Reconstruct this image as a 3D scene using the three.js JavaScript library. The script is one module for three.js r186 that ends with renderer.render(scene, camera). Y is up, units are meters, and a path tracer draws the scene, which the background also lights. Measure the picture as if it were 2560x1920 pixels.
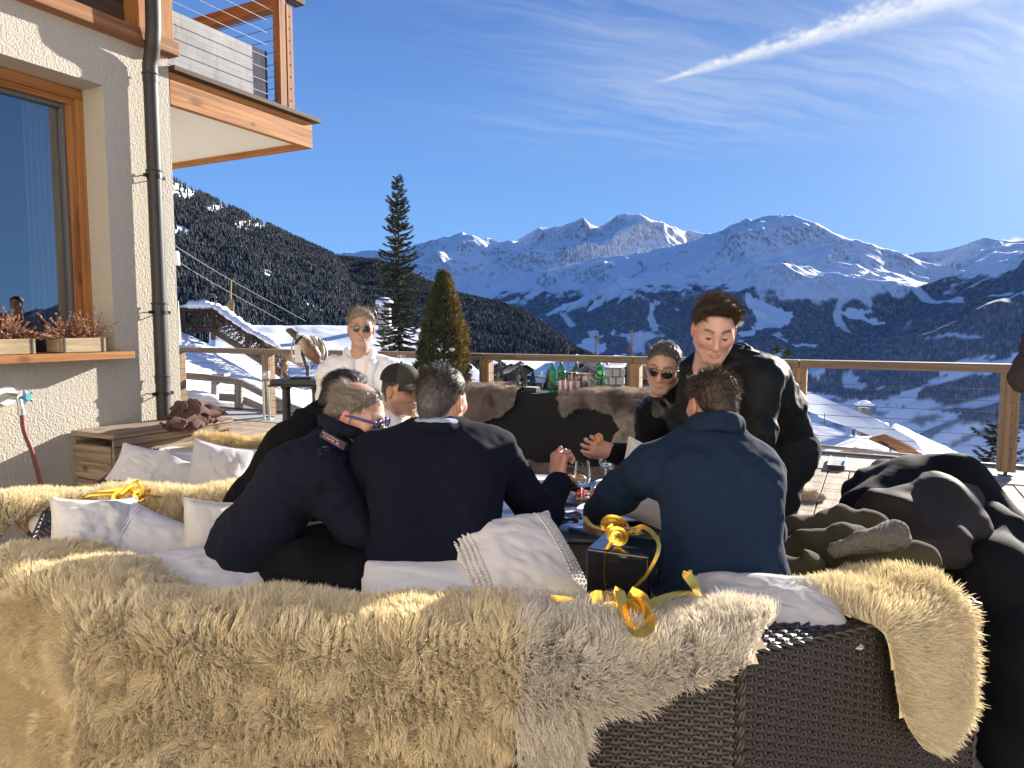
import * as THREE from 'three';
import { mergeGeometries } from 'three/addons/utils/BufferGeometryUtils.js';
import { RoundedBoxGeometry } from 'three/addons/geometries/RoundedBoxGeometry.js';

// ---------- camera, exposure, sun, sky ----------
const scene = new THREE.Scene();
const PITCH = 4.67 * Math.PI / 180, EYE = 1.5, FPX = 1776;          // FPX: focal length in pixels of the 2560 x 1920 photograph
const camera = new THREE.PerspectiveCamera(2 * Math.atan(960 / FPX) * 180 / Math.PI, 1024 / 768, 0.05, 60000);
camera.position.set(0, EYE, 0);
camera.rotation.set(-PITCH, 0, 0);
camera.updateMatrixWorld(true);
const renderer = new THREE.WebGLRenderer({ antialias: true });
renderer.setSize(1024, 768);
renderer.toneMapping = THREE.LinearToneMapping;
renderer.toneMappingExposure = 3.0;
renderer.shadowMap.enabled = true;
const EXPO = 3.0;
const SUN_AZ = 45, SUN_EL = 18;                                    // degrees to the right of the view, degrees up
const sunDir = new THREE.Vector3(Math.sin(SUN_AZ * Math.PI / 180) * Math.cos(SUN_EL * Math.PI / 180), Math.sin(SUN_EL * Math.PI / 180), -Math.cos(SUN_AZ * Math.PI / 180) * Math.cos(SUN_EL * Math.PI / 180));
const sun = new THREE.DirectionalLight(new THREE.Color(1.0, 0.93, 0.82), 5.0);
sun.name = 'sun';
sun.position.copy(sunDir).multiplyScalar(60);
sun.castShadow = true;
sun.shadow.mapSize.set(4096, 4096);
Object.assign(sun.shadow.camera, { left: -25, right: 25, top: 25, bottom: -25, near: 1, far: 150 });
scene.add(sun, sun.target);

// ---------- numbers ----------
const { sin, cos, PI, abs, min, max, floor, sqrt, exp, pow, atan2, hypot } = Math;
function RNG(seed) { let s = seed >>> 0; const f = () => { s = (s + 0x6d2b79f5) | 0; let t = Math.imul(s ^ (s >>> 15), 1 | s); t = (t + Math.imul(t ^ (t >>> 7), 61 | t)) ^ t; return ((t ^ (t >>> 14)) >>> 0) / 4294967296; }; f.r = (a, b) => a + (b - a) * f(); f.n = () => (f() + f() + f() - 1.5) * 1.15; f.pick = (a) => a[floor(f() * a.length)]; return f; }
const rnd = RNG(20241);
const clamp = (x, a = 0, b = 1) => x < a ? a : x > b ? b : x, lerp = (a, b, t) => a + (b - a) * t;
const sstep = (a, b, x) => { const t = clamp((x - a) / (b - a)); return t * t * (3 - 2 * t); };
const PERM = new Uint8Array(1024); { const p = [...Array(256).keys()], r = RNG(7); for (let i = 255; i > 0; i--) { const j = floor(r() * (i + 1)); [p[i], p[j]] = [p[j], p[i]]; } for (let i = 0; i < 1024; i++) PERM[i] = p[i & 255]; }
const fade = (t) => t * t * t * (t * (t * 6 - 15) + 10);
const G2 = []; for (let i = 0; i < 256; i++) { const a = i * 2.399963; G2.push(cos(a), sin(a)); }
function n2(x, y) { const xi = floor(x), yi = floor(y), xf = x - xi, yf = y - yi, X = xi & 255, Y = yi & 255, u = fade(xf), v = fade(yf); const g = (h, a, b) => G2[h * 2] * a + G2[h * 2 + 1] * b; const A = PERM[PERM[X] + Y], B = PERM[PERM[X + 1] + Y], C = PERM[PERM[X] + Y + 1], D = PERM[PERM[X + 1] + Y + 1]; return 1.5 * lerp(lerp(g(A, xf, yf), g(B, xf - 1, yf), u), lerp(g(C, xf, yf - 1), g(D, xf - 1, yf - 1), u), v); }
function g3(h, x, y, z) { h &= 15; const u = h < 8 ? x : y, v = h < 4 ? y : h === 12 || h === 14 ? x : z; return ((h & 1) ? -u : u) + ((h & 2) ? -v : v); }
function n3(x, y, z) { const xi = floor(x), yi = floor(y), zi = floor(z), xf = x - xi, yf = y - yi, zf = z - zi, X = xi & 255, Y = yi & 255, Z = zi & 255, u = fade(xf), v = fade(yf), w = fade(zf); const A = PERM[X] + Y, AA = PERM[A] + Z, AB = PERM[A + 1] + Z, B = PERM[X + 1] + Y, BA = PERM[B] + Z, BB = PERM[B + 1] + Z; return lerp(lerp(lerp(g3(PERM[AA], xf, yf, zf), g3(PERM[BA], xf - 1, yf, zf), u), lerp(g3(PERM[AB], xf, yf - 1, zf), g3(PERM[BB], xf - 1, yf - 1, zf), u), v), lerp(lerp(g3(PERM[AA + 1], xf, yf, zf - 1), g3(PERM[BA + 1], xf - 1, yf, zf - 1), u), lerp(g3(PERM[AB + 1], xf, yf - 1, zf - 1), g3(PERM[BB + 1], xf - 1, yf - 1, zf - 1), u), v), w); }
function fbm2(x, y, o = 4, g = 0.5) { let s = 0, a = 1, t = 0; for (let i = 0; i < o; i++) { s += a * n2(x, y); t += a; a *= g; x = x * 2.03 + 17.3; y = y * 2.03 - 9.1; } return s / t; }
function fbm3(x, y, z, o = 3, g = 0.5) { let s = 0, a = 1, t = 0; for (let i = 0; i < o; i++) { s += a * n3(x, y, z); t += a; a *= g; x = x * 2.03 + 7.3; y = y * 2.03 - 9.1; z = z * 2.03 + 3.7; } return s / t; }
function ridge2(x, y, o = 5) { let s = 0, a = 1, t = 0, w = 1; for (let i = 0; i < o; i++) { let n = 1 - abs(n2(x, y)) * 1.6; n = max(0, n); n *= n; s += a * n * w; w = clamp(n * 1.4); t += a; a *= 0.5; x = x * 2.07 + 31.7; y = y * 2.07 - 11.3; } return s / t; }
const V3 = (x = 0, y = 0, z = 0) => new THREE.Vector3(x, y, z);

// ---------- from picture to place ----------
const CP = cos(PITCH), SP = sin(PITCH);
function ray(px, py) { const x = (px - 1280) / FPX, y = -(py - 960) / FPX; return V3(x, y * CP - SP, -(CP + y * SP)); }
function at(px, py, d) { const r = ray(px, py); return r.multiplyScalar(d / -r.z).add(V3(0, EYE, 0)); }          // a point d metres in front
function onY(px, py, h = 0) { const r = ray(px, py); return r.multiplyScalar((h - EYE) / r.y).add(V3(0, EYE, 0)); } // a point at height h
const TH = -Math.atan2(0.456, 0.89), UX = 0.456, UZ = -0.89;           // the terrace is turned: u runs away along the chalet wall, v along the railing
const H = (v, y, u) => V3(u * UX + v * 0.89, y, u * UZ + v * 0.456);
const toV = (p) => p.x * 0.89 + p.z * 0.456, toU = (p) => p.x * UX + p.z * UZ;
function onV(px, py, v) { const r = ray(px, py); return r.multiplyScalar(v / (r.x * 0.89 + r.z * 0.456)).add(V3(0, EYE, 0)); }
function onU(px, py, u) { const r = ray(px, py); return r.multiplyScalar(u / (r.x * UX + r.z * UZ)).add(V3(0, EYE, 0)); }

// ---------- sky: deep alpine blue, cirrus streaks, one contrail, a bank of cloud behind the far right ridge ----------
{
  const W = 4096, HH = 2048, d = new Float32Array(W * HH * 4), k = 1 / EXPO;
  const A = ray(1588, 222).normalize(), B = ray(2330, 0).normalize(), N = A.clone().cross(B).normalize(), T = N.clone().cross(A).normalize();
  const stops = [[0, 0.27, 0.60, 1.12], [5, 0.225, 0.50, 1.0], [12, 0.175, 0.40, 0.88], [24, 0.100, 0.245, 0.64], [45, 0.055, 0.16, 0.48], [90, 0.025, 0.09, 0.35]];
  for (let r = 0; r < HH; r++) {
    const el = ((r + 0.5) / HH - 0.5) * PI, e = el * 180 / PI, y = sin(el), ce = cos(el);
    let i = 0; while (i < stops.length - 2 && e > stops[i + 1][0]) i++;
    const s0 = stops[i], s1 = stops[i + 1], t = clamp((e - s0[0]) / (s1[0] - s0[0]));
    for (let c = 0; c < W; c++) {
      const ph = ((c + 0.5) / W - 0.5) * 2 * PI, x = cos(ph) * ce, z = sin(ph) * ce, o = (r * W + c) * 4;
      if (e < -1) { d[o] = 0.16 * k; d[o + 1] = 0.2 * k; d[o + 2] = 0.27 * k; d[o + 3] = 1; continue; }
      let R = lerp(s0[1], s1[1], t), G = lerp(s0[2], s1[2], t), Bl = lerp(s0[3], s1[3], t);
      const cs = x * sunDir.x + y * sunDir.y + z * sunDir.z, ang = Math.acos(clamp(cs, -1, 1));
      const glow = 0.26 * exp(-ang * 3.6) + 0.8 * exp(-ang * 9), back = 1 - 0.13 * sstep(1.0, 2.2, ang);
      R = R * back + glow * 1.0; G = G * back + glow * 0.98; Bl = Bl * back + glow * 0.82;
      let w = 0;
      if (e > 4) {                                                   // cirrus: fibres drawn out along the wind, in the plane of the high cloud
        const q = 1 / (y + 0.05), cx = x * q, cz = z * q, a = cx * 0.92 - cz * 0.39, b = cx * 0.39 + cz * 0.92;
        const warp = 0.16 * fbm2(a * 0.7, b * 1.1 + 4, 3) + 0.035 * fbm2(a * 4, b * 6, 2);
        const band = fbm2(a * 0.35 + 3.1, b * 0.7 + 1.7, 3), st = fbm2(a * 0.9, (b + warp) * 7, 4), fine = fbm2(a * 3.2 + 5, (b + warp) * 26, 4);
        const side = 0.06 + 0.55 * sstep(0.98, 0.40, ang);
        w = clamp(0.16 + band * 0.9 + side * 0.75) * clamp(0.42 + st * 1.0 + fine * 0.6) * sstep(11.5, 18, e) * side * 1.25;
      }
      const off = Math.asin(x * N.x + y * N.y + z * N.z), al = atan2(x * T.x + y * T.y + z * T.z, x * A.x + y * A.y + z * A.z);
      if (al > -0.02 && al < 1.2) {                                  // contrail: thin and fresh at its lower end, wider and torn further up
        const wid = 0.0025 + 0.021 * clamp(al / 0.42, 0, 1.3), nz = fbm2(al * 40, off * 90, 4), nf = fbm2(al * 130, off * 260, 3);
        const pr = off / wid + nz * 0.5 + nf * 0.35, body = exp(-pr * pr * 1.7) * sstep(-0.012, 0.07, al) * (0.72 + 0.45 * nz + 0.3 * nf);
        w = max(w, clamp(body * 1.0));
      }
      if (e > -1 && e < 9) {                                         // sunlit cumulus just over the far ridge, brighter towards the sun
        const az = atan2(x, -z), top = (4.4 + 3.4 * sstep(0.50, 0.72, az) + 1.5 * fbm2(az * 16, 3, 4)) * sstep(0.42, 0.52, az) * sstep(1.6, 1.2, az);
        const nn = fbm2(az * 60, e * 1.3, 5) * 0.9;
        w = max(w, sstep(0.0, 0.5, top - e + nn) * 0.93);
      }
      const lit = 1.0 + glow * 0.6;
      d[o] = lerp(R, 0.93 * lit, w) * k; d[o + 1] = lerp(G, 0.95 * lit, w) * k; d[o + 2] = lerp(Bl, 0.98 * lit, w) * k; d[o + 3] = 1;
    }
  }
  const t = new THREE.DataTexture(d, W, HH, THREE.RGBAFormat, THREE.FloatType);
  t.mapping = THREE.EquirectangularReflectionMapping; t.magFilter = THREE.LinearFilter; t.minFilter = THREE.LinearFilter; t.needsUpdate = true;
  scene.background = t; scene.environment = t;
}
scene.fog = new THREE.FogExp2(new THREE.Color(0.44, 0.66, 1.0), 2.1e-4);

// ---------- objects ----------
const used = new Map();
function numbered(name) { const n = used.get(name) || 0; used.set(name, n + 1); return n ? name + '_' + String(n).padStart(3, '0') : name; }
function shadows(o) { o.castShadow = o.receiveShadow = true; return o; }
function describe(o, label, category, group) { if (label) o.userData.label = label; if (category) o.userData.category = category; if (group) o.userData.group = group; return o; }
function thing(name, label, category, p = V3(), turn = 0, group) { const o = new THREE.Group(); o.name = numbered(name); scene.add(o); o.position.copy(p); o.rotation.y = turn; return describe(o, label, category, group); }
function part(name, geo, mat, parent, label) { const m = shadows(new THREE.Mesh(Array.isArray(geo) ? join(geo) : geo, mat)); m.name = name; parent.add(m); if (label) m.userData.label = label; return m; }
function solo(name, label, category, geo, mat, group, p, turn = 0) { const m = part(numbered(name), geo, mat, scene); if (p) m.position.copy(p); m.rotation.y = turn; return describe(m, label, category, group); }
function structure(name, geo, mat, parent) { const m = part(parent ? name : numbered(name), geo, mat, parent || scene); if (!parent) m.userData.kind = 'structure'; return m; }
function join(list) {                                                // merges geometries that may or may not be indexed
  const g = list.map((x) => { const y = x.index ? x.toNonIndexed() : x; for (const k of Object.keys(y.attributes)) if (!['position', 'normal', 'uv', 'color'].includes(k)) y.deleteAttribute(k); return y; });
  const hasC = g.some((x) => x.attributes.color), hasU = g.every((x) => x.attributes.uv);
  for (const x of g) { if (hasC && !x.attributes.color) x.setAttribute('color', new THREE.BufferAttribute(new Float32Array(x.attributes.position.count * 3).fill(1), 3)); if (!hasU && x.attributes.uv) x.deleteAttribute('uv'); }
  return mergeGeometries(g);
}
// box with uv in metres, grain (u) along its longest side
function grainUV(g, axis, ou = 0, ov = 0) {
  g = g.index ? g.toNonIndexed() : g; const p = g.attributes.position, n = g.attributes.normal, uv = new Float32Array(p.count * 2);
  g.computeBoundingBox(); const s = g.boundingBox.getSize(V3());
  if (axis === undefined) axis = s.x >= s.y && s.x >= s.z ? 0 : s.y >= s.z ? 1 : 2;
  for (let i = 0; i < p.count; i++) {
    const P = [p.getX(i), p.getY(i), p.getZ(i)], A = [abs(n.getX(i)), abs(n.getY(i)), abs(n.getZ(i))];
    const f = A[0] > A[1] && A[0] > A[2] ? 0 : A[1] > A[2] ? 1 : 2, o = [0, 1, 2].filter((k) => k !== f), a = o.includes(axis) ? axis : o[0], b = o.find((k) => k !== a);
    uv[i * 2] = P[a] + ou; uv[i * 2 + 1] = P[b] + ov;
  }
  g.setAttribute('uv', new THREE.BufferAttribute(uv, 2)); return g;
}
function box(w, h, d, x = 0, y = 0, z = 0, r = 0.004, axis) {
  const g = r > 0 ? new RoundedBoxGeometry(w, h, d, 1, min(r, w / 2.2, h / 2.2, d / 2.2)) : new THREE.BoxGeometry(w, h, d);
  return grainUV(g, axis, rnd() * 7, rnd() * 5).translate(x, y, z);
}
function bar(a, b, w, h, r = 0.004, up = V3(0, 1, 0)) {               // a straight beam between two points
  const d = b.clone().sub(a), L = d.length(), x = d.clone().normalize(), z = x.clone().cross(up).normalize(), y = z.clone().cross(x);
  return box(L, h, w, 0, 0, 0, r, 0).applyMatrix4(new THREE.Matrix4().makeBasis(x, y, z).setPosition(a.clone().add(b).multiplyScalar(0.5)));
}
function tube(pts, r, seg = 24, sides = 8, closed = false) { return new THREE.TubeGeometry(new THREE.CatmullRomCurve3(pts, closed, 'centripetal'), seg, r, sides, closed); }
function rod(a, b, r, r2 = r, sides = 10) { const d = b.clone().sub(a), g = new THREE.CylinderGeometry(r2, r, d.length(), sides, 1); return g.applyQuaternion(new THREE.Quaternion().setFromUnitVectors(V3(0, 1, 0), d.clone().normalize())).translate((a.x + b.x) / 2, (a.y + b.y) / 2, (a.z + b.z) / 2); }
function lathe(pts, seg = 24) { return new THREE.LatheGeometry(pts.map((p) => new THREE.Vector2(p[0], p[1])), seg); }
function polyPrism(pts, dir, th) {                                   // a planar polygon (3D points) thickened along dir
  const n = pts.length, top = pts.map((p) => p.clone()), bot = pts.map((p) => p.clone().addScaledVector(dir, th)), pos = [];
  const q = pts[1].clone().sub(pts[0]).normalize(), nn = q.clone().cross(pts[n - 1].clone().sub(pts[0])).normalize(), qy = nn.clone().cross(q);
  const tri = THREE.ShapeUtils.triangulateShape(pts.map((p) => new THREE.Vector2(p.clone().sub(pts[0]).dot(q), p.clone().sub(pts[0]).dot(qy))), []);
  const push = (...v) => v.forEach((p) => pos.push(p.x, p.y, p.z)), flip = nn.dot(dir) > 0;
  for (const [a, b, c] of tri) { if (flip) { push(top[a], top[c], top[b], bot[a], bot[b], bot[c]); } else { push(top[a], top[b], top[c], bot[a], bot[c], bot[b]); } }
  for (let i = 0; i < n; i++) { const j = (i + 1) % n; push(top[i], bot[i], bot[j], top[i], bot[j], top[j]); }
  const g = new THREE.BufferGeometry(); g.setAttribute('position', new THREE.BufferAttribute(new Float32Array(pos), 3)); g.computeVertexNormals(); return grainUV(g);
}
function gridGeo(nu, nv, f, closedU = false) {                       // f(u, v) -> Vector3, optional colour in out array
  const pos = new Float32Array((nu + 1) * (nv + 1) * 3), uv = new Float32Array((nu + 1) * (nv + 1) * 2), idx = [];
  for (let j = 0, k = 0; j <= nv; j++) for (let i = 0; i <= nu; i++, k++) { const p = f(i / nu, j / nv, i, j); pos[k * 3] = p.x; pos[k * 3 + 1] = p.y; pos[k * 3 + 2] = p.z; uv[k * 2] = i / nu; uv[k * 2 + 1] = j / nv; }
  for (let j = 0; j < nv; j++) for (let i = 0; i < nu; i++) { const a = j * (nu + 1) + i, b = a + 1, c = a + nu + 1, d = c + 1; idx.push(a, b, c, b, d, c); }
  const g = new THREE.BufferGeometry(); g.setAttribute('position', new THREE.BufferAttribute(pos, 3)); g.setAttribute('uv', new THREE.BufferAttribute(uv, 2)); g.setIndex(idx); g.computeVertexNormals(); return g;
}
// ---------- textures ----------
const S8 = (x) => { x = clamp(x); return 255 * (x <= 0.0031308 ? x * 12.92 : 1.055 * pow(x, 1 / 2.4) - 0.055); };
function tex(w, h, f, srgb = true, rx = 1, ry = 1) {                  // f(u, v) -> [r, g, b] linear, or a number
  const d = new Uint8Array(w * h * 4);
  for (let y = 0; y < h; y++) for (let x = 0; x < w; x++) { const c = f(x / w, y / h), o = (y * w + x) * 4, m = typeof c === 'number' ? [c, c, c] : c; for (let k = 0; k < 3; k++) d[o + k] = srgb ? S8(m[k]) : 255 * clamp(m[k]); d[o + 3] = 255; }
  const t = new THREE.DataTexture(d, w, h, THREE.RGBAFormat); t.wrapS = t.wrapT = THREE.RepeatWrapping; t.magFilter = THREE.LinearFilter; t.minFilter = THREE.LinearMipmapLinearFilter; t.generateMipmaps = true; if (srgb) t.colorSpace = THREE.SRGBColorSpace; t.repeat.set(rx, ry); t.needsUpdate = true; return t;
}
// periodic noise for tiling: blends the noise with its shifted copies
const mixv = (a, b, t) => typeof a === 'number' ? lerp(a, b, t) : a.map((x, i) => lerp(x, b[i], t));
const per = (f) => (u, v) => { const a = f(u, v), b = f(u - 1, v), c = f(u, v - 1), e = f(u - 1, v - 1), s = sstep(0.7, 1, u), t = sstep(0.7, 1, v); return mixv(mixv(a, b, s), mixv(c, e, s), t); };
const std = (o) => new THREE.MeshStandardMaterial({ roughness: 0.8, metalness: 0, ...o });
const phy = (o) => new THREE.MeshPhysicalMaterial({ roughness: 0.6, metalness: 0, ...o });
const C = (r, g, b) => new THREE.Color().setRGB(r, g, b);
function woodTex(c1, c2, o = {}) {                                   // 1 x 1 tile = o.len metres along the grain, o.wid across
  const sx = o.fx || 2, sy = o.fy || 26, kn = o.knots || 0, r = RNG(o.seed || 3), ks = [...Array(kn)].map(() => [r(), r(), r.r(0.02, 0.05)]);
  const f = per((u, v) => {
    let w = v + 0.02 * fbm2(u * 3 + 5, v * 3, 3); let k = 0;
    for (const [a, b, s] of ks) { const dx = (u - a) * 1.6, dy = (v - b), q = hypot(dx, dy) / s; k = max(k, exp(-q * q)); w += 0.5 * s * exp(-q * q * 0.25) * Math.sign(dy || 1); }
    const g = fbm2(u * sx, w * sy, 4), fine = fbm2(u * sx * 6, w * sy * 6, 3), big = fbm2(u * 1.5 + 9, v * 4, 3);
    return clamp(0.5 + 0.75 * g + 0.35 * fine + 0.35 * big - k * 0.9);
  });
  const W = o.w || 512, Hh = o.h || 512;
  return { map: tex(W, Hh, (u, v) => { const t = f(u, v); return [0, 1, 2].map((k) => lerp(c2[k], c1[k], t)); }, true, 1 / (o.len || 1.6), 1 / (o.wid || 0.6)), bump: tex(256, 256, (u, v) => f(u, v), false, 1 / (o.len || 1.6), 1 / (o.wid || 0.6)) };
}
function woodMat(c1, c2, o = {}) { const t = woodTex(c1, c2, o); return std({ map: t.map, bumpMap: t.bump, bumpScale: o.bump ?? 0.002, roughness: o.rough ?? 0.75 }); }
// ---------- the land: snow hillside, village shelf, wooded mountain on the left, valley and high range ----------
const snowMat = std({ color: C(0.86, 0.88, 0.90), roughness: 0.7, bumpMap: tex(256, 256, per((u, v) => 0.5 + 0.5 * fbm2(u * 7, v * 7, 4)), false, 1, 1), bumpScale: 0.02 });
const landMat = std({ vertexColors: true, roughness: 0.9 });
function P3(px, py, d) { const r = ray(px, py), k = d / hypot(r.x, r.z); return [r.x * k, r.z * k, EYE + r.y * k]; }   // [x, z, height] at horizontal distance d
function ridgeHeight(ridges, x, z) {                                 // highest of the flanks that fall away from the crest lines; also the distance from that crest
  let best = -1e9, bd = 0;
  for (const R of ridges) {
    let hm = -1e9, dm = 1e9;
    for (let i = 0; i < R.p.length - 1; i++) {
      const a = R.p[i], b = R.p[i + 1], dx = b[0] - a[0], dz = b[1] - a[1], t = clamp(((x - a[0]) * dx + (z - a[1]) * dz) / (dx * dx + dz * dz)), d = hypot(x - a[0] - dx * t, z - a[1] - dz * t);
      const h = lerp(a[2], b[2], t) - R.s * d * (1 - 0.25 * d / (d + 2500)) + (R.c || 0) * d * d;
      if (h > hm) hm = h; if (d < dm) dm = d;
    }
    if (hm > best) { best = hm; bd = dm; }
  }
  return [best, bd];
}
function landMesh(name, az, rr, height, color) {                     // polar sheet round the viewpoint
  const nu = az.length - 1, nv = rr.length - 1, n = (nu + 1) * (nv + 1), pos = new Float32Array(n * 3), idx = [];
  for (let j = 0, k = 0; j <= nv; j++) for (let i = 0; i <= nu; i++, k++) { const x = sin(az[i]) * rr[j], z = -cos(az[i]) * rr[j]; pos[k * 3] = x; pos[k * 3 + 2] = z; pos[k * 3 + 1] = height(x, z, rr[j], az[i]); }
  for (let j = 0; j < nv; j++) for (let i = 0; i < nu; i++) { const a = j * (nu + 1) + i, b = a + 1, c = a + nu + 1, d = c + 1; idx.push(a, b, c, b, d, c); }
  const g = new THREE.BufferGeometry(); g.setAttribute('position', new THREE.BufferAttribute(pos, 3)); g.setIndex(idx); g.computeVertexNormals();
  const col = new Float32Array(n * 3), N = g.attributes.normal;
  for (let k = 0; k < n; k++) { const c = color(pos[k * 3], pos[k * 3 + 1], pos[k * 3 + 2], N.getX(k), N.getY(k), N.getZ(k)); col.set(c, k * 3); }
  g.setAttribute('color', new THREE.BufferAttribute(col, 3)); g.setAttribute('uv', new THREE.BufferAttribute(new Float32Array(n * 2), 2));
  return structure(name, g, landMat);
}
function coneTree(seed) {                                            // a small conifer for woods far away: a few ragged tiers
  const r = RNG(seed), pos = [], T = 4, S = 6;
  for (let t = 0; t < T; t++) {
    const y0 = 0.06 + t * 0.22, y1 = min(1, y0 + 0.40), R = 0.17 * (1 - t / T) + 0.03;
    for (let s = 0; s < S; s++) { const a = (s + r() * 0.4) / S * 2 * PI, b = (s + 1 + r() * 0.4) / S * 2 * PI, Ra = R * r.r(0.75, 1.2), Rb = R * r.r(0.75, 1.2); pos.push(0, y1, 0, sin(b) * Rb, y0 + r.r(-.03, .03), cos(b) * Rb, sin(a) * Ra, y0 + r.r(-.03, .03), cos(a) * Ra); }
  }
  const g = new THREE.BufferGeometry(); g.setAttribute('position', new THREE.BufferAttribute(new Float32Array(pos.map((v) => -v).map((v) => -v)), 3)); g.computeVertexNormals(); return g;
}
function forest(name, label, list, seed) {                           // list of [x, y, z, height, tint]
  const im = new THREE.InstancedMesh(coneTree(seed), std({ color: C(1, 1, 1), roughness: 0.95 }), list.length), M = new THREE.Matrix4(), r = RNG(seed + 9), q = new THREE.Quaternion(), c = new THREE.Color();
  list.forEach(([x, y, z, h, t], i) => { q.setFromAxisAngle(V3(0, 1, 0), r() * 6.28); M.compose(V3(x, y - h * 0.03, z), q, V3(h * r.r(0.8, 1.25), h, h * r.r(0.8, 1.25))); im.setMatrixAt(i, M); im.setColorAt(i, c.setRGB(...t)); });
  im.name = numbered(name); shadows(im); describe(im, label, 'forest'); im.userData.kind = 'stuff'; scene.add(im); return im;
}
const azPx = (px) => Math.atan((px - 1280) / (FPX * CP + 0));
const range = (a, b, n) => [...Array(n)].map((_, i) => lerp(a, b, i / (n - 1)));
// near ground and village shelf
function nearGround(x, z) {
  const r = hypot(x, z), az = atan2(x, -z);
  let h = -3.0 - 0.105 * clamp(r - 12, 0, 150) - 0.046 * max(0, r - 162);
  h -= 0.55 * max(0, r - 1150) * sstep(-0.15, 0.25, az);
  h -= sstep(0.20, 0.30, az) * (0.27 * clamp(r - 14, 0, 900));
  h += (1.2 * fbm2(x / 60, z / 60, 3)) * sstep(20, 80, r) + 9 * fbm2(x / 300, z / 300, 3) * sstep(150, 500, r);
  if (az > 1.6 || az < -1.5) h = lerp(h, -3, 0.8);
  return max(h, -700);
}
landMesh('snow_ground', range(-PI, PI, 361), [0.5, 3, 6, 9, 12, ...range(Math.log(15), Math.log(3400), 110).map(exp)], nearGround, (x, y, z) => { const t = sstep(0.1, 0.35, fbm2(x / 40, z / 40, 3)); return hypot(x, z) > 250 && t > 0.5 ? [0.5, 0.5, 0.52] : [0.86, 0.88, 0.91]; });

// wooded mountain on the left, with its long spur
// each crest: [px, py, distance] from left to right; below it the flank runs evenly down to its foot
const crestMain = [[-900, 60, 1300], [-60, 200, 1350], [330, 372, 1450], [430, 430, 1500], [470, 448, 1530], [520, 478, 1560], [620, 526, 1620], [700, 566, 1680], [780, 604, 1740], [838, 630, 1800], [900, 700, 1850], [1000, 830, 1850]];
const crestSpur = [[700, 640, 2400], [800, 634, 2350], [880, 641, 2300], [950, 647, 2200], [1005, 666, 2100], [1060, 695, 2000], [1150, 731, 1850], [1250, 753, 1750], [1310, 772, 1650], [1380, 822, 1480], [1440, 866, 1320], [1500, 892, 1180], [1575, 919, 1050], [1680, 980, 1000]];
function flank(crest, foot, x, z) {
  const az = atan2(x, -z), r = hypot(x, z), px = 1280 + FPX * Math.tan(clamp(az, -1.2, 1.2)) * CP; let i = 0; while (i < crest.length - 2 && px > crest[i + 1][0]) i++;
  const a = crest[i], b = crest[i + 1], t = clamp((px - a[0]) / (b[0] - a[0])); if (px > b[0] && i === crest.length - 2) return [-900, 900];
  const D = lerp(a[2], b[2], t), py = lerp(a[1], b[1], t), q = P3(px, py, D), h = q[2], k = (D - r) / (D - foot);
  return r > D ? [h - 0.55 * (r - D), r - D] : [h - (h + 62) * k * (0.8 + 0.2 * k), D - r];
}
const leftH = (x, z) => { const [h1, d1] = flank(crestMain, 620, x, z), [h2, d2] = flank(crestSpur, 800, x, z), h = max(h1, h2), d = h1 > h2 ? d1 : d2; return max(h + (fbm2(x / 220, z / 220, 4) * 30 + fbm2(x / 70, z / 70, 3) * 9) * sstep(0, 200, d) - 9, nearGround(x, z) - 8); };
// clearings on the left mountain, as ellipses in the picture of the slope: px, py, half sizes
const clearings = [[455, 455, 55, 22], [455, 480, 48, 22], [533, 524, 22, 12], [558, 520, 16, 11], [577, 512, 9, 14], [610, 565, 24, 14], [634, 560, 22, 18], [652, 566, 14, 16], [452, 578, 22, 14], [540, 745, 26, 8], [660, 752, 14, 8], [775, 765, 22, 8], [800, 780, 14, 7], [670, 690, 10, 16], [765, 758, 5, 14], [800, 700, 10, 10], [745, 712, 6, 4], [980, 700, 5, 9], [1225, 745, 5, 3]];
const project = (x, y, z) => { const yy = y - EYE, yc = yy * CP - z * SP, zc = -z * CP - yy * SP; return [1280 + FPX * x / zc, 960 - FPX * yc / zc]; };
const inClearing = (x, y, z) => { const [px, py] = project(x, y, z); let m = 0; for (const [a, b, rx, ry] of clearings) { const q = hypot((px - a) / rx, (py - b) / ry) + 0.5 * fbm2(x / 30, z / 30, 3); m = max(m, 1.15 - q); } return m; };
{
  const az = [...range(azPx(-300), azPx(300), 40), ...range(azPx(310), azPx(1640), 520)], rr = range(Math.log(380), Math.log(2900), 260).map(exp);
  landMesh('wooded_mountain', az, rr, leftH, (x, y, z, nx, ny) => { const c = inClearing(x, y, z); const g = 0.05 + 0.07 * clamp(fbm2(x / 25, z / 25, 3) + 0.4); return c > 0.1 ? [0.88, 0.9, 0.92] : [g, g * 1.05, g * 1.12]; });
  const r = RNG(55), list = [];
  for (let k = 0; k < 600000 && list.length < 190000; k++) {
    const a = r.r(azPx(380), azPx(1600)), d = sqrt(r.r(560 * 560, 2450 * 2450)), x = sin(a) * d, z = -cos(a) * d, y = leftH(x, z);
    if (y < nearGround(x, z) + 3 && d < 1000 && r() > 0.25) continue;
    if (y < nearGround(x, z) - 4) continue;
    const c = inClearing(x, y, z); if (c > 0.12 && r() > 0.06) continue;
    const g = r.r(0.55, 1.25), w = r() < 0.05 ? 1 : 0, fr = r() < 0.22;
    list.push([x, y, z, r.r(7, 13.5), w ? [0.06 * g, 0.042 * g, 0.022 * g] : fr ? [0.13 * g, 0.14 * g, 0.155 * g] : [0.060 * g, 0.076 * g, 0.086 * g]]);
  }
  forest('conifer_forest', 'dense dark conifer forest dusted with snow on the steep mountain at left', list, 5);
}
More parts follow.
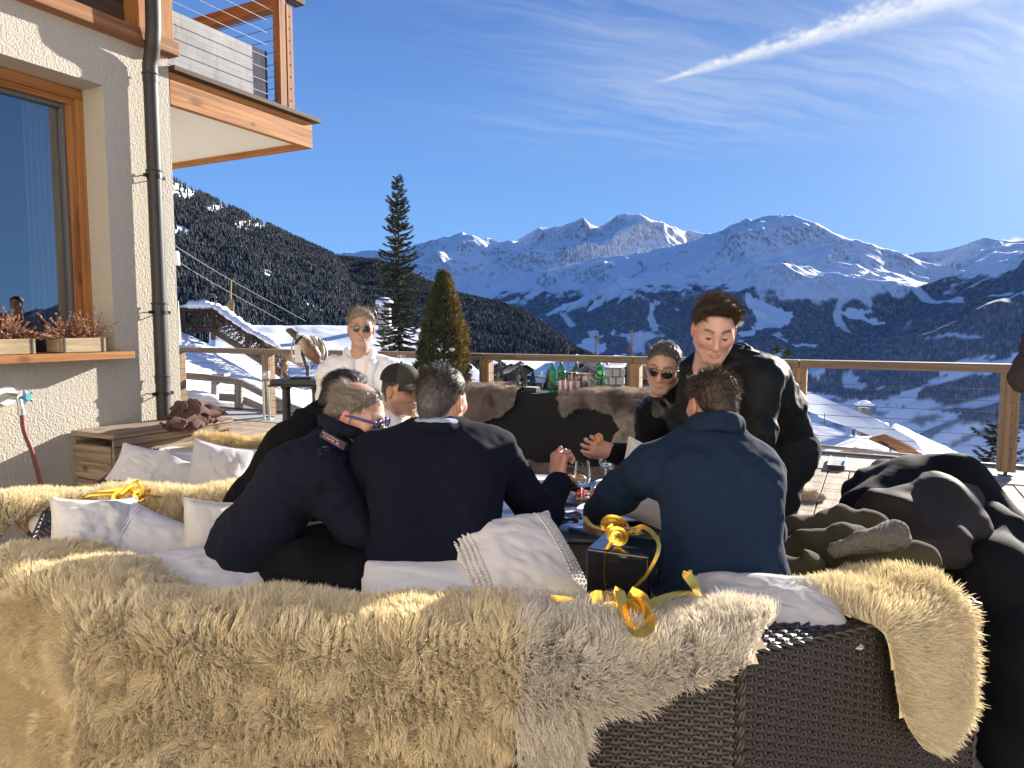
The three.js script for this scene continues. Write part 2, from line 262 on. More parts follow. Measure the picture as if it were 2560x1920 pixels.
// valley floor and the high range
const hiRidges = [
  { s: 0.62, c: 6e-6, p: [[780, 640, 14500], [900, 628, 14000], [1015, 622, 13000], [1040, 608, 13000], [1065, 604, 13000], [1085, 599, 12800], [1110, 590, 12800], [1130, 588, 12800], [1156, 578, 12800], [1175, 592, 12800], [1200, 596, 12800], [1230, 595, 12800], [1246, 603, 12600], [1280, 601, 12400], [1302, 603, 12600]].map((a) => P3(...a)) },
  { s: 0.66, c: 6e-6, p: [[1285, 600, 13500], [1325, 601, 13500], [1331, 588, 13500], [1350, 567, 13500], [1375, 568, 13500], [1402, 565, 13400], [1430, 554, 13000], [1458, 545, 12700], [1475, 558, 12800], [1498, 567, 12900], [1521, 556, 12700], [1546, 536, 12500], [1566, 532, 12500], [1600, 536, 12500], [1622, 546, 12500], [1660, 557, 12600], [1690, 573, 12700], [1716, 580, 12800], [1736, 577, 12800], [1766, 584, 12800], [1830, 590, 12800]].map((a) => P3(...a)) },
  { s: 0.55, p: [[1100, 770, 9000], [1180, 722, 9800], [1280, 692, 10000], [1380, 669, 10000], [1480, 647, 10000], [1600, 632, 9800], [1700, 611, 9600], [1762, 588, 9400], [1792, 579, 9300], [1815, 571, 9200], [1836, 558, 9100], [1852, 553, 9100], [1866, 547, 9000], [1876, 556, 9000], [1896, 545, 8950], [1925, 538, 8900], [1950, 536, 8850], [1990, 542, 8800], [2020, 550, 8800], [2042, 566, 8800], [2080, 580, 8800], [2120, 595, 8800], [2160, 605, 8800], [2200, 618, 8900], [2240, 627, 9000], [2290, 645, 9150], [2340, 680, 9300], [2400, 740, 9500]].map((a) => P3(...a)) },
  { s: 0.60, p: [[1560, 640, 9700], [1582, 652, 9300], [1608, 676, 8800], [1628, 708, 8200], [1660, 770, 7500]].map((a) => P3(...a)) },
  { s: 0.60, p: [[1815, 571, 9200], [1800, 640, 8600], [1835, 668, 8100], [1905, 692, 7800], [1965, 730, 7300], [2010, 775, 6800]].map((a) => P3(...a)) },
  { s: 0.60, p: [[1895, 630, 8300], [1940, 660, 7900], [1985, 692, 7600], [2010, 712, 7300]].map((a) => P3(...a)) },
  { s: 0.50, p: [[1330, 700, 9500], [1380, 740, 8800], [1420, 800, 7800]].map((a) => P3(...a)) },
  { s: 0.56, p: [[2230, 640, 9600], [2290, 630, 10000], [2330, 628, 10100], [2370, 624, 10100], [2402, 613, 10100], [2440, 601, 10000], [2470, 592, 9900], [2500, 598, 9800], [2532, 606, 9700], [2562, 597, 9600], [2640, 594, 9500], [2760, 575, 9200], [2880, 500, 8500], [3050, 410, 7600], [3300, 375, 7000], [3700, 380, 6800], [4400, 430, 6800], [7000, 300, 6500], [20000, -400, 6500]].map((a) => P3(...a)) },
  { s: 0.50, p: [[2225, 1200, 3600], [2290, 1140, 3700], [2380, 1075, 3800], [2470, 1025, 3900], [2560, 985, 4000], [2750, 965, 3900], [3300, 1000, 3600], [5000, 1000, 3400]].map((a) => P3(...a)) },
];
const hiBase = (x, z) => -660 + 18 * fbm2(x / 900, z / 900, 3);
function hiH(x, z, r, az) {
  const [h, d] = ridgeHeight(hiRidges, x, z), k = sstep(0, 420, d), b = hiBase(x, z);
  let y = h + (ridge2(x / 2400 + 3, z / 2400, 4) - 0.45) * 360 * k * sstep(4200, 6800, r) + (fbm2(x / 420, z / 420, 4)) * 45 * sstep(0, 260, d) + fbm2(x / 110, z / 110, 3) * 7 + (ridge2(x / 420 + 9, z / 420, 3) - 0.4) * 30 * sstep(200, 700, h);
  const m = y - b; return b + (m > 120 ? m : 120 * exp((m - 120) / 160) - 120 * exp(-120 / 160) * sstep(120, -200, m));
}
const hsh = (x, z) => { const s = sin(floor(x) * 12.9898 + floor(z) * 78.233) * 43758.5453; return s - floor(s); };
const treeline = (x, z) => 330 + 260 * fbm2(x / 1100, z / 1100, 4) + 150 * fbm2(x / 240, z / 240, 4) + 60 * fbm2(x / 60, z / 60, 2);
function woodAt(x, y, z) {                                           // 0 open snow .. 1 closed forest
  const b = hiBase(x, z), az = atan2(x, -z); let f = sstep(25, -45, y - treeline(x, z) - 330 * sstep(0.50, 0.68, az)) * sstep(18, 70, y - b);
  const cl = fbm2(x / 520 + 2.2, z / 520 - 7, 4), gul = ridge2(x / 700 + 8, z / 1400, 3);
  f *= 1 - sstep(0.25, 0.28, cl + 0.05 * n2(x / 40, z / 40)) * 0.96; f *= 1 - 0.85 * sstep(0.68, 0.76, gul);
  if (y < -430 && hypot(x, z) < 5600) f *= sstep(0.08, 0.22, fbm2(x / 200, z / 200, 3)) * 0.8;
  return clamp(f);
}
{
  const az = [...range(azPx(700), azPx(2700), 1000), ...range(azPx(2720), 1.95, 120)], rr = [...range(Math.log(2300), Math.log(6000), 120), ...range(Math.log(6030), Math.log(15500), 430)].map(exp);
  landMesh('snowy_range', az, rr, hiH, (x, y, z, nx, ny, nz) => {
    const f = woodAt(x, y, z), steep = sstep(0.80, 0.66, ny + 0.10 * fbm2(x / 60, z / 60, 3)) * sstep(100, 700, y), n = clamp(0.5 + 0.5 * fbm2(x / 45, z / 45, 3) + 0.7 * (hsh(x, z) - 0.5));
    const s = [0.88, 0.90, 0.93], rock = [0.33, 0.33, 0.35], wood = [0.05 + 0.26 * n * n, 0.06 + 0.27 * n * n, 0.072 + 0.28 * n * n];
    const rk = clamp(steep * 0.9 * sstep(0.35, 0.62, n)); let c = [0, 1, 2].map((k) => lerp(s[k], rock[k], rk));
    return [0, 1, 2].map((k) => lerp(c[k], wood[k], f * 0.93));
  });
  const r = RNG(77), list = [];
  for (let k = 0; k < 900000 && list.length < 150000; k++) {
    const a = r.r(azPx(1150), azPx(2640)), d = r.r(4800, 9900), x = sin(a) * d, z = -cos(a) * d, y = hiH(x, z);
    if (r() > woodAt(x, y, z)) { if (!(y > 0 && y < treeline(x, z) + 150 && r() < 0.03)) continue; }
    const g = r.r(0.6, 1.3); list.push([x, y, z, r.r(14, 27), [0.050 * g, 0.060 * g, 0.066 * g]]);
  }
  forest('mountain_forest', 'blue hazy conifer forest on the flanks of the snowy range across the valley', list, 8);
}
// ---------- terrace: planks, concrete edge, railing ----------
const plankMats = [0, 1, 2, 3].map((i) => woodMat([0.46 + 0.04 * i, 0.36 + 0.03 * i, 0.25 + 0.02 * i], [0.20 + 0.02 * i, 0.15 + 0.015 * i, 0.105 + 0.01 * i], { seed: 20 + i, fx: 3, fy: 7, len: 2.2, wid: 0.5, bump: 0.004, knots: 5, rough: 0.85 }));
const deck = new THREE.Group(); deck.name = 'deck'; deck.rotation.y = TH; deck.userData.kind = 'structure'; scene.add(deck);
{
  const r = RNG(31), lens = [2.4, 3.2, 4.1], geos = lens.flatMap((L) => [0, 1].map(() => box(0.192, 0.04, L, 0, -0.02, 0, 0.006, 2)));
  for (let v = -11.6; v < 6.6; v += 0.2) {
    let u = -2.4 - r() * 2;
    while (u < 7.95) {
      let k = floor(r() * 3), L = lens[k]; const left = 8.04 - u; if (left < 0.5) break;
      const m = shadows(new THREE.Mesh(geos[k * 2 + floor(r() * 2)], r.pick(plankMats))); m.name = numbered('plank');
      const l = min(L, left); m.scale.z = (l - 0.006) / L; m.position.set(v + 0.1, r.r(-0.003, 0.003), -(u + l / 2)); m.rotation.z = r.r(-0.006, 0.006); deck.add(m); u += l;
    }
  }
  part('substructure', new THREE.BoxGeometry(18.6, 0.2, 11).translate(-2.4, -0.16, -2.7), std({ color: C(0.05, 0.045, 0.04) }), deck);
}
const concreteMat = std({ map: tex(512, 512, per((u, v) => { const n = 0.34 + 0.10 * fbm2(u * 5, v * 5, 5) + 0.05 * fbm2(u * 40, v * 40, 3) - 0.08 * sstep(0.2, 0.5, fbm2(u * 3 + 4, v * 9, 4)); return [n, n * 0.99, n * 0.95]; }), true, 1, 1), bumpMap: tex(256, 256, per((u, v) => 0.5 + 0.5 * fbm2(u * 24, v * 24, 4)), false, 1, 1), bumpScale: 0.002, roughness: 0.9 });
{
  const edge = structure('terrace_edge', grainUV(new THREE.BoxGeometry(18.6, 0.26, 0.9)), concreteMat); edge.rotation.y = TH; edge.position.copy(H(-2.4, -0.125, 8.53));
  const lip = part('metal_lip', grainUV(new THREE.BoxGeometry(18.6, 0.03, 0.05).translate(0, 0.15, -0.47)), std({ color: C(0.12, 0.12, 0.12), roughness: 0.5, metalness: 0.7 }), edge);
}
{ const d = thing('drain_channel', 'dark metal drain channel crossing the grey concrete terrace edge at right', 'drain', H(-0.33, 0.005, 8.32), TH), m = std({ color: C(0.30, 0.31, 0.32), metalness: 0.8, roughness: 0.45 });
  part('tray', [box(0.16, 0.012, 0.56, 0, 0.006, 0, 0.002)], m, d); part('rim', [box(0.012, 0.05, 0.56, -0.08, 0.025, 0, 0.002), box(0.012, 0.05, 0.56, 0.08, 0.025, 0, 0.002)], m, d); part('end_cap', box(0.15, 0.05, 0.02, 0, 0.025, 0.285, 0.002), std({ color: C(0.03, 0.03, 0.03) }), d); }
const railWood = woodMat([0.40, 0.27, 0.15], [0.15, 0.09, 0.045], { seed: 41, fx: 1.5, fy: 16, len: 1.8, wid: 0.5, bump: 0.003, knots: 4 });
const handWood = woodMat([0.30, 0.22, 0.15], [0.12, 0.085, 0.055], { seed: 43, fx: 1.5, fy: 16, len: 2.1, wid: 0.5, bump: 0.003, knots: 3 });
const steel = std({ color: C(0.55, 0.55, 0.55), metalness: 0.95, roughness: 0.35 }), darkSteel = std({ color: C(0.10, 0.10, 0.105), metalness: 0.6, roughness: 0.5 }), blackMetal = std({ color: C(0.012, 0.012, 0.013), metalness: 0.2, roughness: 0.38 });
const RAILS = [-11.0, -8.85, -6.8, -4.76, -2.65, -0.75, 1.2, 3.1, 5.0];
{
  const rl = thing('terrace_railing', 'brown timber railing with thin steel cables along the edge of the terrace', 'railing', H(0, 0, 8.52), TH);
  for (const v of RAILS) { const p = part('post', box(0.15, 0.99, 0.15, v, 0.545, 0, 0.006), railWood, rl); part('post_shoe', [box(0.11, 0.014, 0.11, v, 0.012, 0, 0.002), rod(V3(v, 0.01, 0), V3(v, 0.06, 0), 0.018)], darkSteel, p); const n = []; for (let k = 0; k < 7; k++) n.push(new THREE.SphereGeometry(0.009, 8, 6).translate(v + 0.02, 0.17 + k * 0.116, 0.074)); part('cable_stop', n, darkSteel, p).userData.kind = 'stuff'; }
  for (let i = 0; i < RAILS.length - 1; i++) part('handrail', box(RAILS[i + 1] - RAILS[i] - 0.003, 0.085, 0.19, (RAILS[i] + RAILS[i + 1]) / 2, 1.082, 0, 0.008), handWood, rl);
  for (let k = 0; k < 7; k++) part('cable', rod(V3(-11.1, 0.17 + k * 0.116, 0), V3(5.2, 0.17 + k * 0.116, 0), 0.0032, 0.0032, 6), darkSteel, rl);
}
// ---------- the chalet ----------
const stuccoTex = per((u, v) => { const a = fbm2(u * 95, v * 80, 2), b = fbm2(u * 40 + 3, v * 30, 3); return clamp(0.5 + 0.5 * a + 0.3 * b); });
const stucco = std({ map: tex(512, 512, (u, v) => { const n = stuccoTex(u, v), m = 0.92 + 0.16 * (n - 0.5); return [0.46 * m, 0.425 * m, 0.355 * m]; }, true, 0.8, 0.8), bumpMap: tex(1024, 1024, stuccoTex, false, 0.8, 0.8), bumpScale: 0.0042, roughness: 0.95 });
const pineMat = woodMat([0.46, 0.20, 0.052], [0.15, 0.05, 0.012], { seed: 51, fx: 1.0, fy: 20, len: 1.5, wid: 0.55, bump: 0.002, knots: 4 });
const larchMat = woodMat([0.34, 0.15, 0.055], [0.13, 0.05, 0.018], { seed: 52, fx: 1.2, fy: 18, len: 1.5, wid: 0.5, bump: 0.002, knots: 3 });
const darkWood = woodMat([0.10, 0.055, 0.03], [0.035, 0.018, 0.011], { seed: 53, fx: 1.2, fy: 18, len: 1.5, wid: 0.5, bump: 0.003, knots: 3 });
const chalet = thing('chalet', 'cream roughcast chalet wall with big wood framed window, timber upper floor and balcony', 'house', H(-4.8, 0, 3.72), TH);
const L = (v, y, u) => V3(v + 4.8, y, 3.72 - u);
const bxL = (v0, v1, y0, y1, u0, u1, r = 0.004, axis) => box(abs(v1 - v0), abs(y1 - y0), abs(u1 - u0), (v0 + v1) / 2 + 4.8, (y0 + y1) / 2, 3.72 - (u0 + u1) / 2, r, axis);
{
  const sh = new THREE.Shape([[-3.4, -0.1], [3.72, -0.1], [3.72, 3.5], [-3.4, 3.5]].map((p) => new THREE.Vector2(...p)));
  sh.holes.push(new THREE.Path([[0.6, 1.29], [3.2, 1.29], [3.2, 3.15], [0.6, 3.15]].map((p) => new THREE.Vector2(...p))));
  let g = grainUV(new THREE.ExtrudeGeometry(sh, { depth: 0.34, bevelEnabled: false }), 0);
  g.applyMatrix4(new THREE.Matrix4().makeBasis(V3(0, 0, -1), V3(0, 1, 0), V3(1, 0, 0)).setPosition(V3(-0.34, 0, 3.72)));
  part('wall', g, stucco, chalet);
  part('wall', grainUV(new THREE.BoxGeometry(5.0, 3.6, 0.3).translate(-0.342 - 2.5, 1.7, 0.15)), stucco, chalet);
  const win = part('window_frame', [bxL(-5.12, -5.03, 3.075, 3.15, 0.6, 3.2), bxL(-5.12, -5.03, 1.32, 3.075, 3.145, 3.2), bxL(-5.12, -5.03, 1.32, 3.075, 0.6, 0.69), bxL(-5.15, -5.05, 3.035, 3.075, 0.69, 3.145), bxL(-5.15, -5.05, 1.32, 3.035, 3.105, 3.145)], pineMat, chalet);
  part('sash', [bxL(-5.14, -5.085, 1.33, 3.033, 3.08, 3.103), bxL(-5.14, -5.085, 3.008, 3.033, 0.7, 3.08)], std({ color: C(0.10, 0.10, 0.095), roughness: 0.5 }), win);
  part('pane', new THREE.BoxGeometry(0.006, 1.68, 2.38).translate(...L(-5.12, 2.168, 1.89).toArray()), phy({ color: C(0.9, 0.95, 1), roughness: 0.0, transmission: 1, thickness: 0, ior: 2.2 }), win);
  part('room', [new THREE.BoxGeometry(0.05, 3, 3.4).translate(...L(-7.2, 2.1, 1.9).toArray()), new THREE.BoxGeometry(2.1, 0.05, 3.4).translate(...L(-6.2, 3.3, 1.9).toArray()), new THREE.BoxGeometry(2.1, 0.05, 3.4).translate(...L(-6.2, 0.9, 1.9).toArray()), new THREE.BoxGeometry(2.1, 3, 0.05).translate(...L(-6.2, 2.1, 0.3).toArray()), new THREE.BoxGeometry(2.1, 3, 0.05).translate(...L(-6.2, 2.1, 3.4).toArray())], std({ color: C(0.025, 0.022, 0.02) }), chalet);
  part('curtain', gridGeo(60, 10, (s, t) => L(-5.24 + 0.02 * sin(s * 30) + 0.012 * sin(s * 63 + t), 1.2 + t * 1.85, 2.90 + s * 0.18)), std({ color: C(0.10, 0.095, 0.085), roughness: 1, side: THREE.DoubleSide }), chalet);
  part('window_sill', bxL(-5.1, -4.63, 1.272, 1.322, 0.3, 3.235, 0.005), pineMat, chalet);
  // the wing behind the viewpoint, which closes the terrace
  { const wg = new THREE.Shape([[-4.8, -0.1], [7, -0.1], [7, 7.5], [-4.8, 7.5]].map((p) => new THREE.Vector2(...p))); for (const a of [-3.6, -0.6, 2.6]) for (const b of [0.9, 3.9]) wg.holes.push(new THREE.Path([[a, b], [a + 1.4, b], [a + 1.4, b + 1.4], [a, b + 1.4]].map((p) => new THREE.Vector2(...p))));
    const g2 = grainUV(new THREE.ExtrudeGeometry(wg, { depth: 0.3, bevelEnabled: false }), 0); g2.translate(4.8, 0, 3.72 + 3.4); part('wall', g2, std({ color: C(0.78, 0.74, 0.66), roughness: 0.95 }), chalet); part('cladding', grainUV(new THREE.BoxGeometry(11.8, 1.6, 0.05).translate(4.8 + 1.1, 6.7, 3.72 + 3.37)), larchMat, chalet);
    for (const a of [-3.6, -0.6, 2.6]) for (const b of [0.9, 3.9]) { const w = part('window_frame', [bxL(a, a + 1.4, b, b + 0.08, -3.55, -3.47), bxL(a, a + 1.4, b + 1.32, b + 1.4, -3.55, -3.47), bxL(a, a + 0.08, b + 0.08, b + 1.32, -3.55, -3.47), bxL(a + 1.32, a + 1.4, b + 0.08, b + 1.32, -3.55, -3.47), bxL(a + 0.67, a + 0.73, b + 0.08, b + 1.32, -3.55, -3.47)], pineMat, chalet); part('pane', box(1.24, 1.24, 0.01, a + 0.7 + 4.8, b + 0.7, 3.72 + 3.52, 0), phy({ color: C(0.02, 0.022, 0.025), roughness: 0.02, ior: 2 }), w); } }
  // upper floor
  part('floor_beam', bxL(-5.0, -4.70, 3.50, 3.60, -4, 3.745, 0.006), larchMat, chalet);
  part('corner_post', bxL(-4.98, -4.73, 3.602, 6.0, 3.44, 3.72, 0.006), pineMat, chalet);
  for (let k = 0; k < 9; k++) part('cladding_board', bxL(-4.92 - 0.004 * (k % 2), -4.88, 3.602 + k * 0.2, 3.796 + k * 0.2, -4, 3.435, 0.004), darkWood, chalet);
  part('cladding_batten', bxL(-4.88, -4.80, 3.602, 5.2, 2.99, 3.03, 0.003), larchMat, chalet);
  part('cladding_batten', bxL(-4.88, -4.80, 3.602, 5.2, 2.2, 2.24, 0.003), larchMat, chalet);
  part('upper_wall', grainUV(new THREE.BoxGeometry(4.6, 3, 0.3).translate(-2.6, 5.0, 0.16)), larchMat, chalet);
  part('eave_beam', bxL(-4.9, -4.1, 6.1, 6.3, -4, 3.9, 0.01), larchMat, chalet);
  // balcony
  const bal = part('balcony_slab', bxL(-9.0, -4.86, 3.215, 3.40, 3.73, 5.19, 0), std({ color: C(0.70, 0.69, 0.66), roughness: 0.9 }), chalet);
  part('soffit', [bxL(-8.9, -4.91, 3.205, 3.214, 3.78, 5.14, 0)], std({ color: C(0.76, 0.75, 0.72), roughness: 0.9 }), bal);
  part('fascia', bxL(-4.855, -4.80, 3.165, 3.405, 3.725, 5.245, 0.004, 2), pineMat, bal); part('fascia', bxL(-9.0, -4.858, 3.165, 3.405, 5.192, 5.245, 0.004, 0), pineMat, bal);
  part('deck_edge', bxL(-9.0, -4.74, 3.408, 3.445, 3.725, 5.31, 0.004, 2), darkWood, bal);
  const pst = part('railing_post', [bxL(-4.88, -4.80, 3.447, 4.42, 4.86, 4.94, 0.004), bxL(-4.875, -4.795, 3.447, 4.36, 4.943, 5.02, 0.004)], larchMat, bal);
  part('bolt', [...Array(8)].map((_, k) => rod(L(-4.797, 3.53 + k * 0.105, 4.98), L(-4.793, 3.53 + k * 0.105, 4.98), 0.009)), std({ color: C(0.02, 0.02, 0.02) }), pst).userData.kind = 'stuff';
  part('handrail', bxL(-9.0, -4.87, 4.30, 4.42, 4.86, 4.95, 0.006, 0), larchMat, bal);
  part('handrail', bxL(-4.89, -4.77, 4.424, 4.50, 3.6, 5.16, 0.006, 2), darkWood, bal);
  for (let k = 0; k < 8; k++) { const y = 3.53 + k * 0.105; part('cable', rod(L(-4.84, y, 3.7), L(-4.84, y, 4.95), 0.003, 0.003, 6), steel, bal); part('cable', rod(L(-4.88, y, 4.9), L(-9, y, 4.9), 0.003, 0.003, 6), darkSteel, bal); }
  // downpipe
  const pm = std({ color: C(0.035, 0.031, 0.03), roughness: 0.55, metalness: 0.2 }), px = 0.09, pu = 3.5;
  const pipe = part('downpipe', [tube([L(-4.71, -0.02, pu), L(-4.71, 1.0, pu), L(-4.71, 2, pu), L(-4.71, 3.30, pu)], 0.05, 12, 20), tube([L(-4.71, 3.30, pu), L(-4.71, 3.36, pu), L(-4.69, 3.42, pu), L(-4.645, 3.50, pu - 0.02), L(-4.63, 3.6, pu - 0.02), L(-4.63, 4.4, pu - 0.02), L(-4.63, 5.8, pu - 0.02)], 0.052, 40, 20)], pm, chalet);
  part('pipe_joint', [3.3, 2.62, 1.665, 1.13].flatMap((y) => [new THREE.TorusGeometry(0.053, 0.007, 8, 24).rotateX(PI / 2).translate(...L(-4.71, y, pu).toArray()), new THREE.CylinderGeometry(0.054, 0.054, 0.05, 24, 1, true).translate(...L(-4.71, y - 0.03, pu).toArray())]), pm, pipe);
  for (const y of [2.58, 1.6, 1.0]) part('bracket', [new THREE.CylinderGeometry(0.056, 0.056, 0.025, 24, 1, true).translate(...L(-4.71, y, pu).toArray()), bxL(-4.72, -4.70, y - 0.012, y + 0.012, pu - 0.085, pu + 0.085, 0.002), rod(L(-4.70, y, pu + 0.07), L(-4.8, y, pu + 0.07), 0.004), rod(L(-4.70, y, pu - 0.07), L(-4.8, y, pu - 0.07), 0.004)], blackMetal, pipe);
}
// grey planter box on the balcony
{ const p = thing('planter_box', 'long grey concrete planter box standing on the chalet balcony', 'planter', H(-5.02, 3.447, 4.26), TH), cm = std({ map: tex(512, 256, per((u, v) => { const n = 0.27 + 0.10 * fbm2(u * 4, v * 3, 5) + 0.05 * fbm2(u * 26, v * 3, 4) - 0.05 * sstep(0.1, 0.5, fbm2(u * 20, v * 2, 3)); return [n, n * 0.99, n]; }), true, 0.9, 1.6), roughness: 0.8 });
  part('trough', [box(0.02, 0.46, 1.0, 0.13, 0.23, 0, 0.004), box(0.02, 0.46, 1.0, -0.13, 0.23, 0, 0.004), box(0.24, 0.02, 0.98, 0, 0.012, 0, 0.002), box(0.24, 0.44, 0.02, 0, 0.24, 0.485, 0.004)], cm, p); part('end_panel', box(0.285, 0.465, 0.02, 0, 0.2325, -0.512, 0.003), std({ color: C(0.03, 0.03, 0.033), roughness: 0.6 }), p); part('soil', box(0.24, 0.02, 0.98, 0, 0.41, 0, 0.004), std({ color: C(0.05, 0.035, 0.025) }), p); }
// tap and hose on the wall
{ const p0 = H(-4.8, 1.05, 2.50), t = thing('water_tap', 'grey outdoor tap with blue cross handle on the cream chalet wall', 'tap', p0, TH), gm = std({ color: C(0.45, 0.45, 0.43), metalness: 0.7, roughness: 0.4 });
  part('wall_flange', new THREE.CylinderGeometry(0.055, 0.06, 0.02, 28).rotateZ(PI / 2).translate(0.011, 0.02, 0.03), std({ color: C(0.62, 0.62, 0.62), roughness: 0.4 }), t);
  part('spout', [rod(V3(0.02, 0.02, 0.03), V3(0.10, 0.012, 0.0), 0.022, 0.02, 14), rod(V3(0.09, 0.01, 0.0), V3(0.10, -0.07, -0.005), 0.016, 0.016, 14), rod(V3(0.10, -0.06, -0.005), V3(0.10, -0.10, -0.005), 0.021, 0.021, 8)], gm, t);
  const hd = new THREE.CylinderGeometry(0.022, 0.022, 0.03, 16).rotateZ(PI / 2), arms = [0, 1, 2, 3, 4].map((k) => rod(V3(0, 0, 0), V3(0, 0.042 * sin(k * 1.2566), 0.042 * cos(k * 1.2566)), 0.010, 0.008, 8));
  const hh = part('handle', join([hd, ...arms]).translate(0.155, 0.012, -0.012), std({ color: C(0.10, 0.30, 0.55), roughness: 0.4 }), t); part('handle_cap', new THREE.CylinderGeometry(0.017, 0.017, 0.006, 16).rotateZ(PI / 2).translate(0.173, 0.012, -0.012), std({ color: C(0.12, 0.42, 0.36), roughness: 0.4 }), hh);
  const hm = std({ color: C(0.10, 0.07, 0.065), roughness: 0.5 }), a = (v, y, u) => H(v, y, u);
  const hs = thing('garden_hose', 'thin dark red striped hose hanging from the wall tap to the deck', 'hose', H(-4.7, 0, 2.56), TH), q = (dv, y, du) => V3(dv, y, -du);
  part('tube', tube([q(0, 0.95, -0.055), q(0.0, 0.86, -0.05), q(0.01, 0.7, -0.01), q(0.0, 0.45, 0.04), q(0.0, 0.2, 0.07), q(0.03, 0.02, 0.12), q(0.2, 0.012, 0.3)], 0.011, 40, 10), hm, hs); part('stripe', tube([q(0.008, 0.95, -0.05), q(0.008, 0.86, -0.045), q(0.018, 0.7, -0.005), q(0.008, 0.45, 0.045), q(0.008, 0.2, 0.075), q(0.03, 0.025, 0.125)], 0.006, 40, 6), std({ color: C(0.45, 0.06, 0.06), roughness: 0.5 }), hs); }
// flower boxes with dry heather on the sill
{
  const bm = woodMat([0.42, 0.33, 0.20], [0.22, 0.16, 0.09], { seed: 61, fy: 12, len: 0.6, wid: 0.3, bump: 0.002, knots: 2 });
  const mk = (u, label) => {
    const p = thing('flower_box', label, 'flower box', H(-4.80, 1.3225, u), TH);
    part('board', box(0.018, 0.095, 0.30, 0.075, 0.05, 0, 0.004, 2), bm, p); part('board', box(0.018, 0.095, 0.30, -0.075, 0.05, 0, 0.004, 2), bm, p);
    part('end_board', box(0.13, 0.088, 0.022, 0, 0.046, 0.15, 0.02), bm, p); part('end_board', box(0.13, 0.088, 0.022, 0, 0.046, -0.15, 0.02), bm, p); part('base_board', box(0.13, 0.012, 0.28, 0, 0.007, 0, 0.002), bm, p);
    for (const s of [1, -1]) part('strap', box(0.004, 0.098, 0.012, 0.086, 0.05, s * 0.13, 0.001), std({ color: C(0.06, 0.055, 0.05), metalness: 0.6, roughness: 0.6 }), p);
  };
  mk(2.93, 'wooden flower box nearest the downpipe on the window sill'); mk(2.47, 'wooden flower box on the window sill, cut by the left picture edge');
  const heather = (u, seed, label) => {
    const r = RNG(seed), p = thing('heather', label, 'plant', H(-4.80, 1.405, u), TH), stems = [], tw = [], cols = [C(0.24, 0.10, 0.055), C(0.36, 0.17, 0.10), C(0.45, 0.25, 0.16)];
    part('pot', [lathe([[0.0, -0.06], [0.045, -0.06], [0.06, 0.012], [0.064, 0.012], [0.064, 0.0]], 16).translate(0, 0, -0.07), lathe([[0.0, -0.06], [0.045, -0.06], [0.06, 0.012], [0.064, 0.012], [0.064, 0.0]], 16).translate(0, 0, 0.07)], std({ color: C(0.35, 0.12, 0.07) }), p);
    for (let i = 0; i < 85; i++) {
      const z0 = r.r(-0.12, 0.12), a = r.r(-1.35, 1.35) + z0 * 3, b = r.r(-0.5, 0.55), Ln = r.r(0.09, 0.25), d = V3(sin(b), cos(a) * cos(b) + 0.15, sin(a)).normalize(), pts = [];
      for (let k = 0; k <= 4; k++) pts.push(V3(r.n() * 0.004, 0, z0 + r.n() * 0.004).addScaledVector(d, Ln * k / 4).add(V3(0, -0.03 * (k / 4) ** 2 + 0.012 * k / 4, 0)));
      stems.push(tube(pts, 0.0016, 5, 4));
      for (let k = 0; k < 26; k++) { const t = r.r(0.25, 1), i0 = min(3, floor(t * 4)), q = pts[i0].clone().lerp(pts[i0 + 1], t * 4 - i0), g = new THREE.TetrahedronGeometry(r.r(0.003, 0.0062)).scale(1, 1.7, 1).rotateX(r() * 6).rotateZ(r() * 6).translate(q.x + r.n() * 0.006, q.y + r.n() * 0.006, q.z + r.n() * 0.006); const c = r.pick(cols), n = g.attributes.position.count, ca = new Float32Array(n * 3); for (let j = 0; j < n; j++) ca.set([c.r, c.g, c.b], j * 3); g.setAttribute('color', new THREE.BufferAttribute(ca, 3)); tw.push(g); }
    }
    part('stem', stems, std({ color: C(0.14, 0.07, 0.045) }), p).userData.kind = 'stuff'; part('blossom', tw, std({ vertexColors: true }), p).userData.kind = 'stuff';
  };
  heather(2.93, 71, 'dry reddish heather in the flower box nearest the downpipe'); heather(2.47, 72, 'dry reddish heather in the flower box cut by the left picture edge');
}
// big weathered timber chest against the wall
const chestWood = woodMat([0.38, 0.29, 0.20], [0.10, 0.07, 0.045], { seed: 63, fx: 1.4, fy: 20, len: 1.0, wid: 0.45, bump: 0.006, knots: 4, rough: 0.85 });
{ const c = thing('timber_chest', 'weathered timber chest against the chalet wall with a towel on it', 'chest', H(-4.57, 0, 3.335), TH);
  part('lid', [box(0.44, 0.035, 0.97, 0.005, 0.785, 0, 0.008, 2)], chestWood, c); part('lid_edge', box(0.02, 0.05, 0.955, 0.215, 0.742, 0, 0.006, 2), chestWood, c);
  for (let k = 0; k < 3; k++) { part('front_board', box(0.03, 0.232, 0.93, 0.195 - 0.004 * (k % 2), 0.125 + k * 0.238, 0, 0.008, 2), chestWood, c); part('side_board', box(0.39, 0.232, 0.03, -0.015, 0.125 + k * 0.238, 0.455, 0.008, 0), chestWood, c); part('side_board', box(0.39, 0.232, 0.03, -0.015, 0.125 + k * 0.238, -0.455, 0.008, 0), chestWood, c); }
  part('back_board', box(0.03, 0.72, 0.9, -0.2, 0.37, 0, 0.004, 2), chestWood, c); }
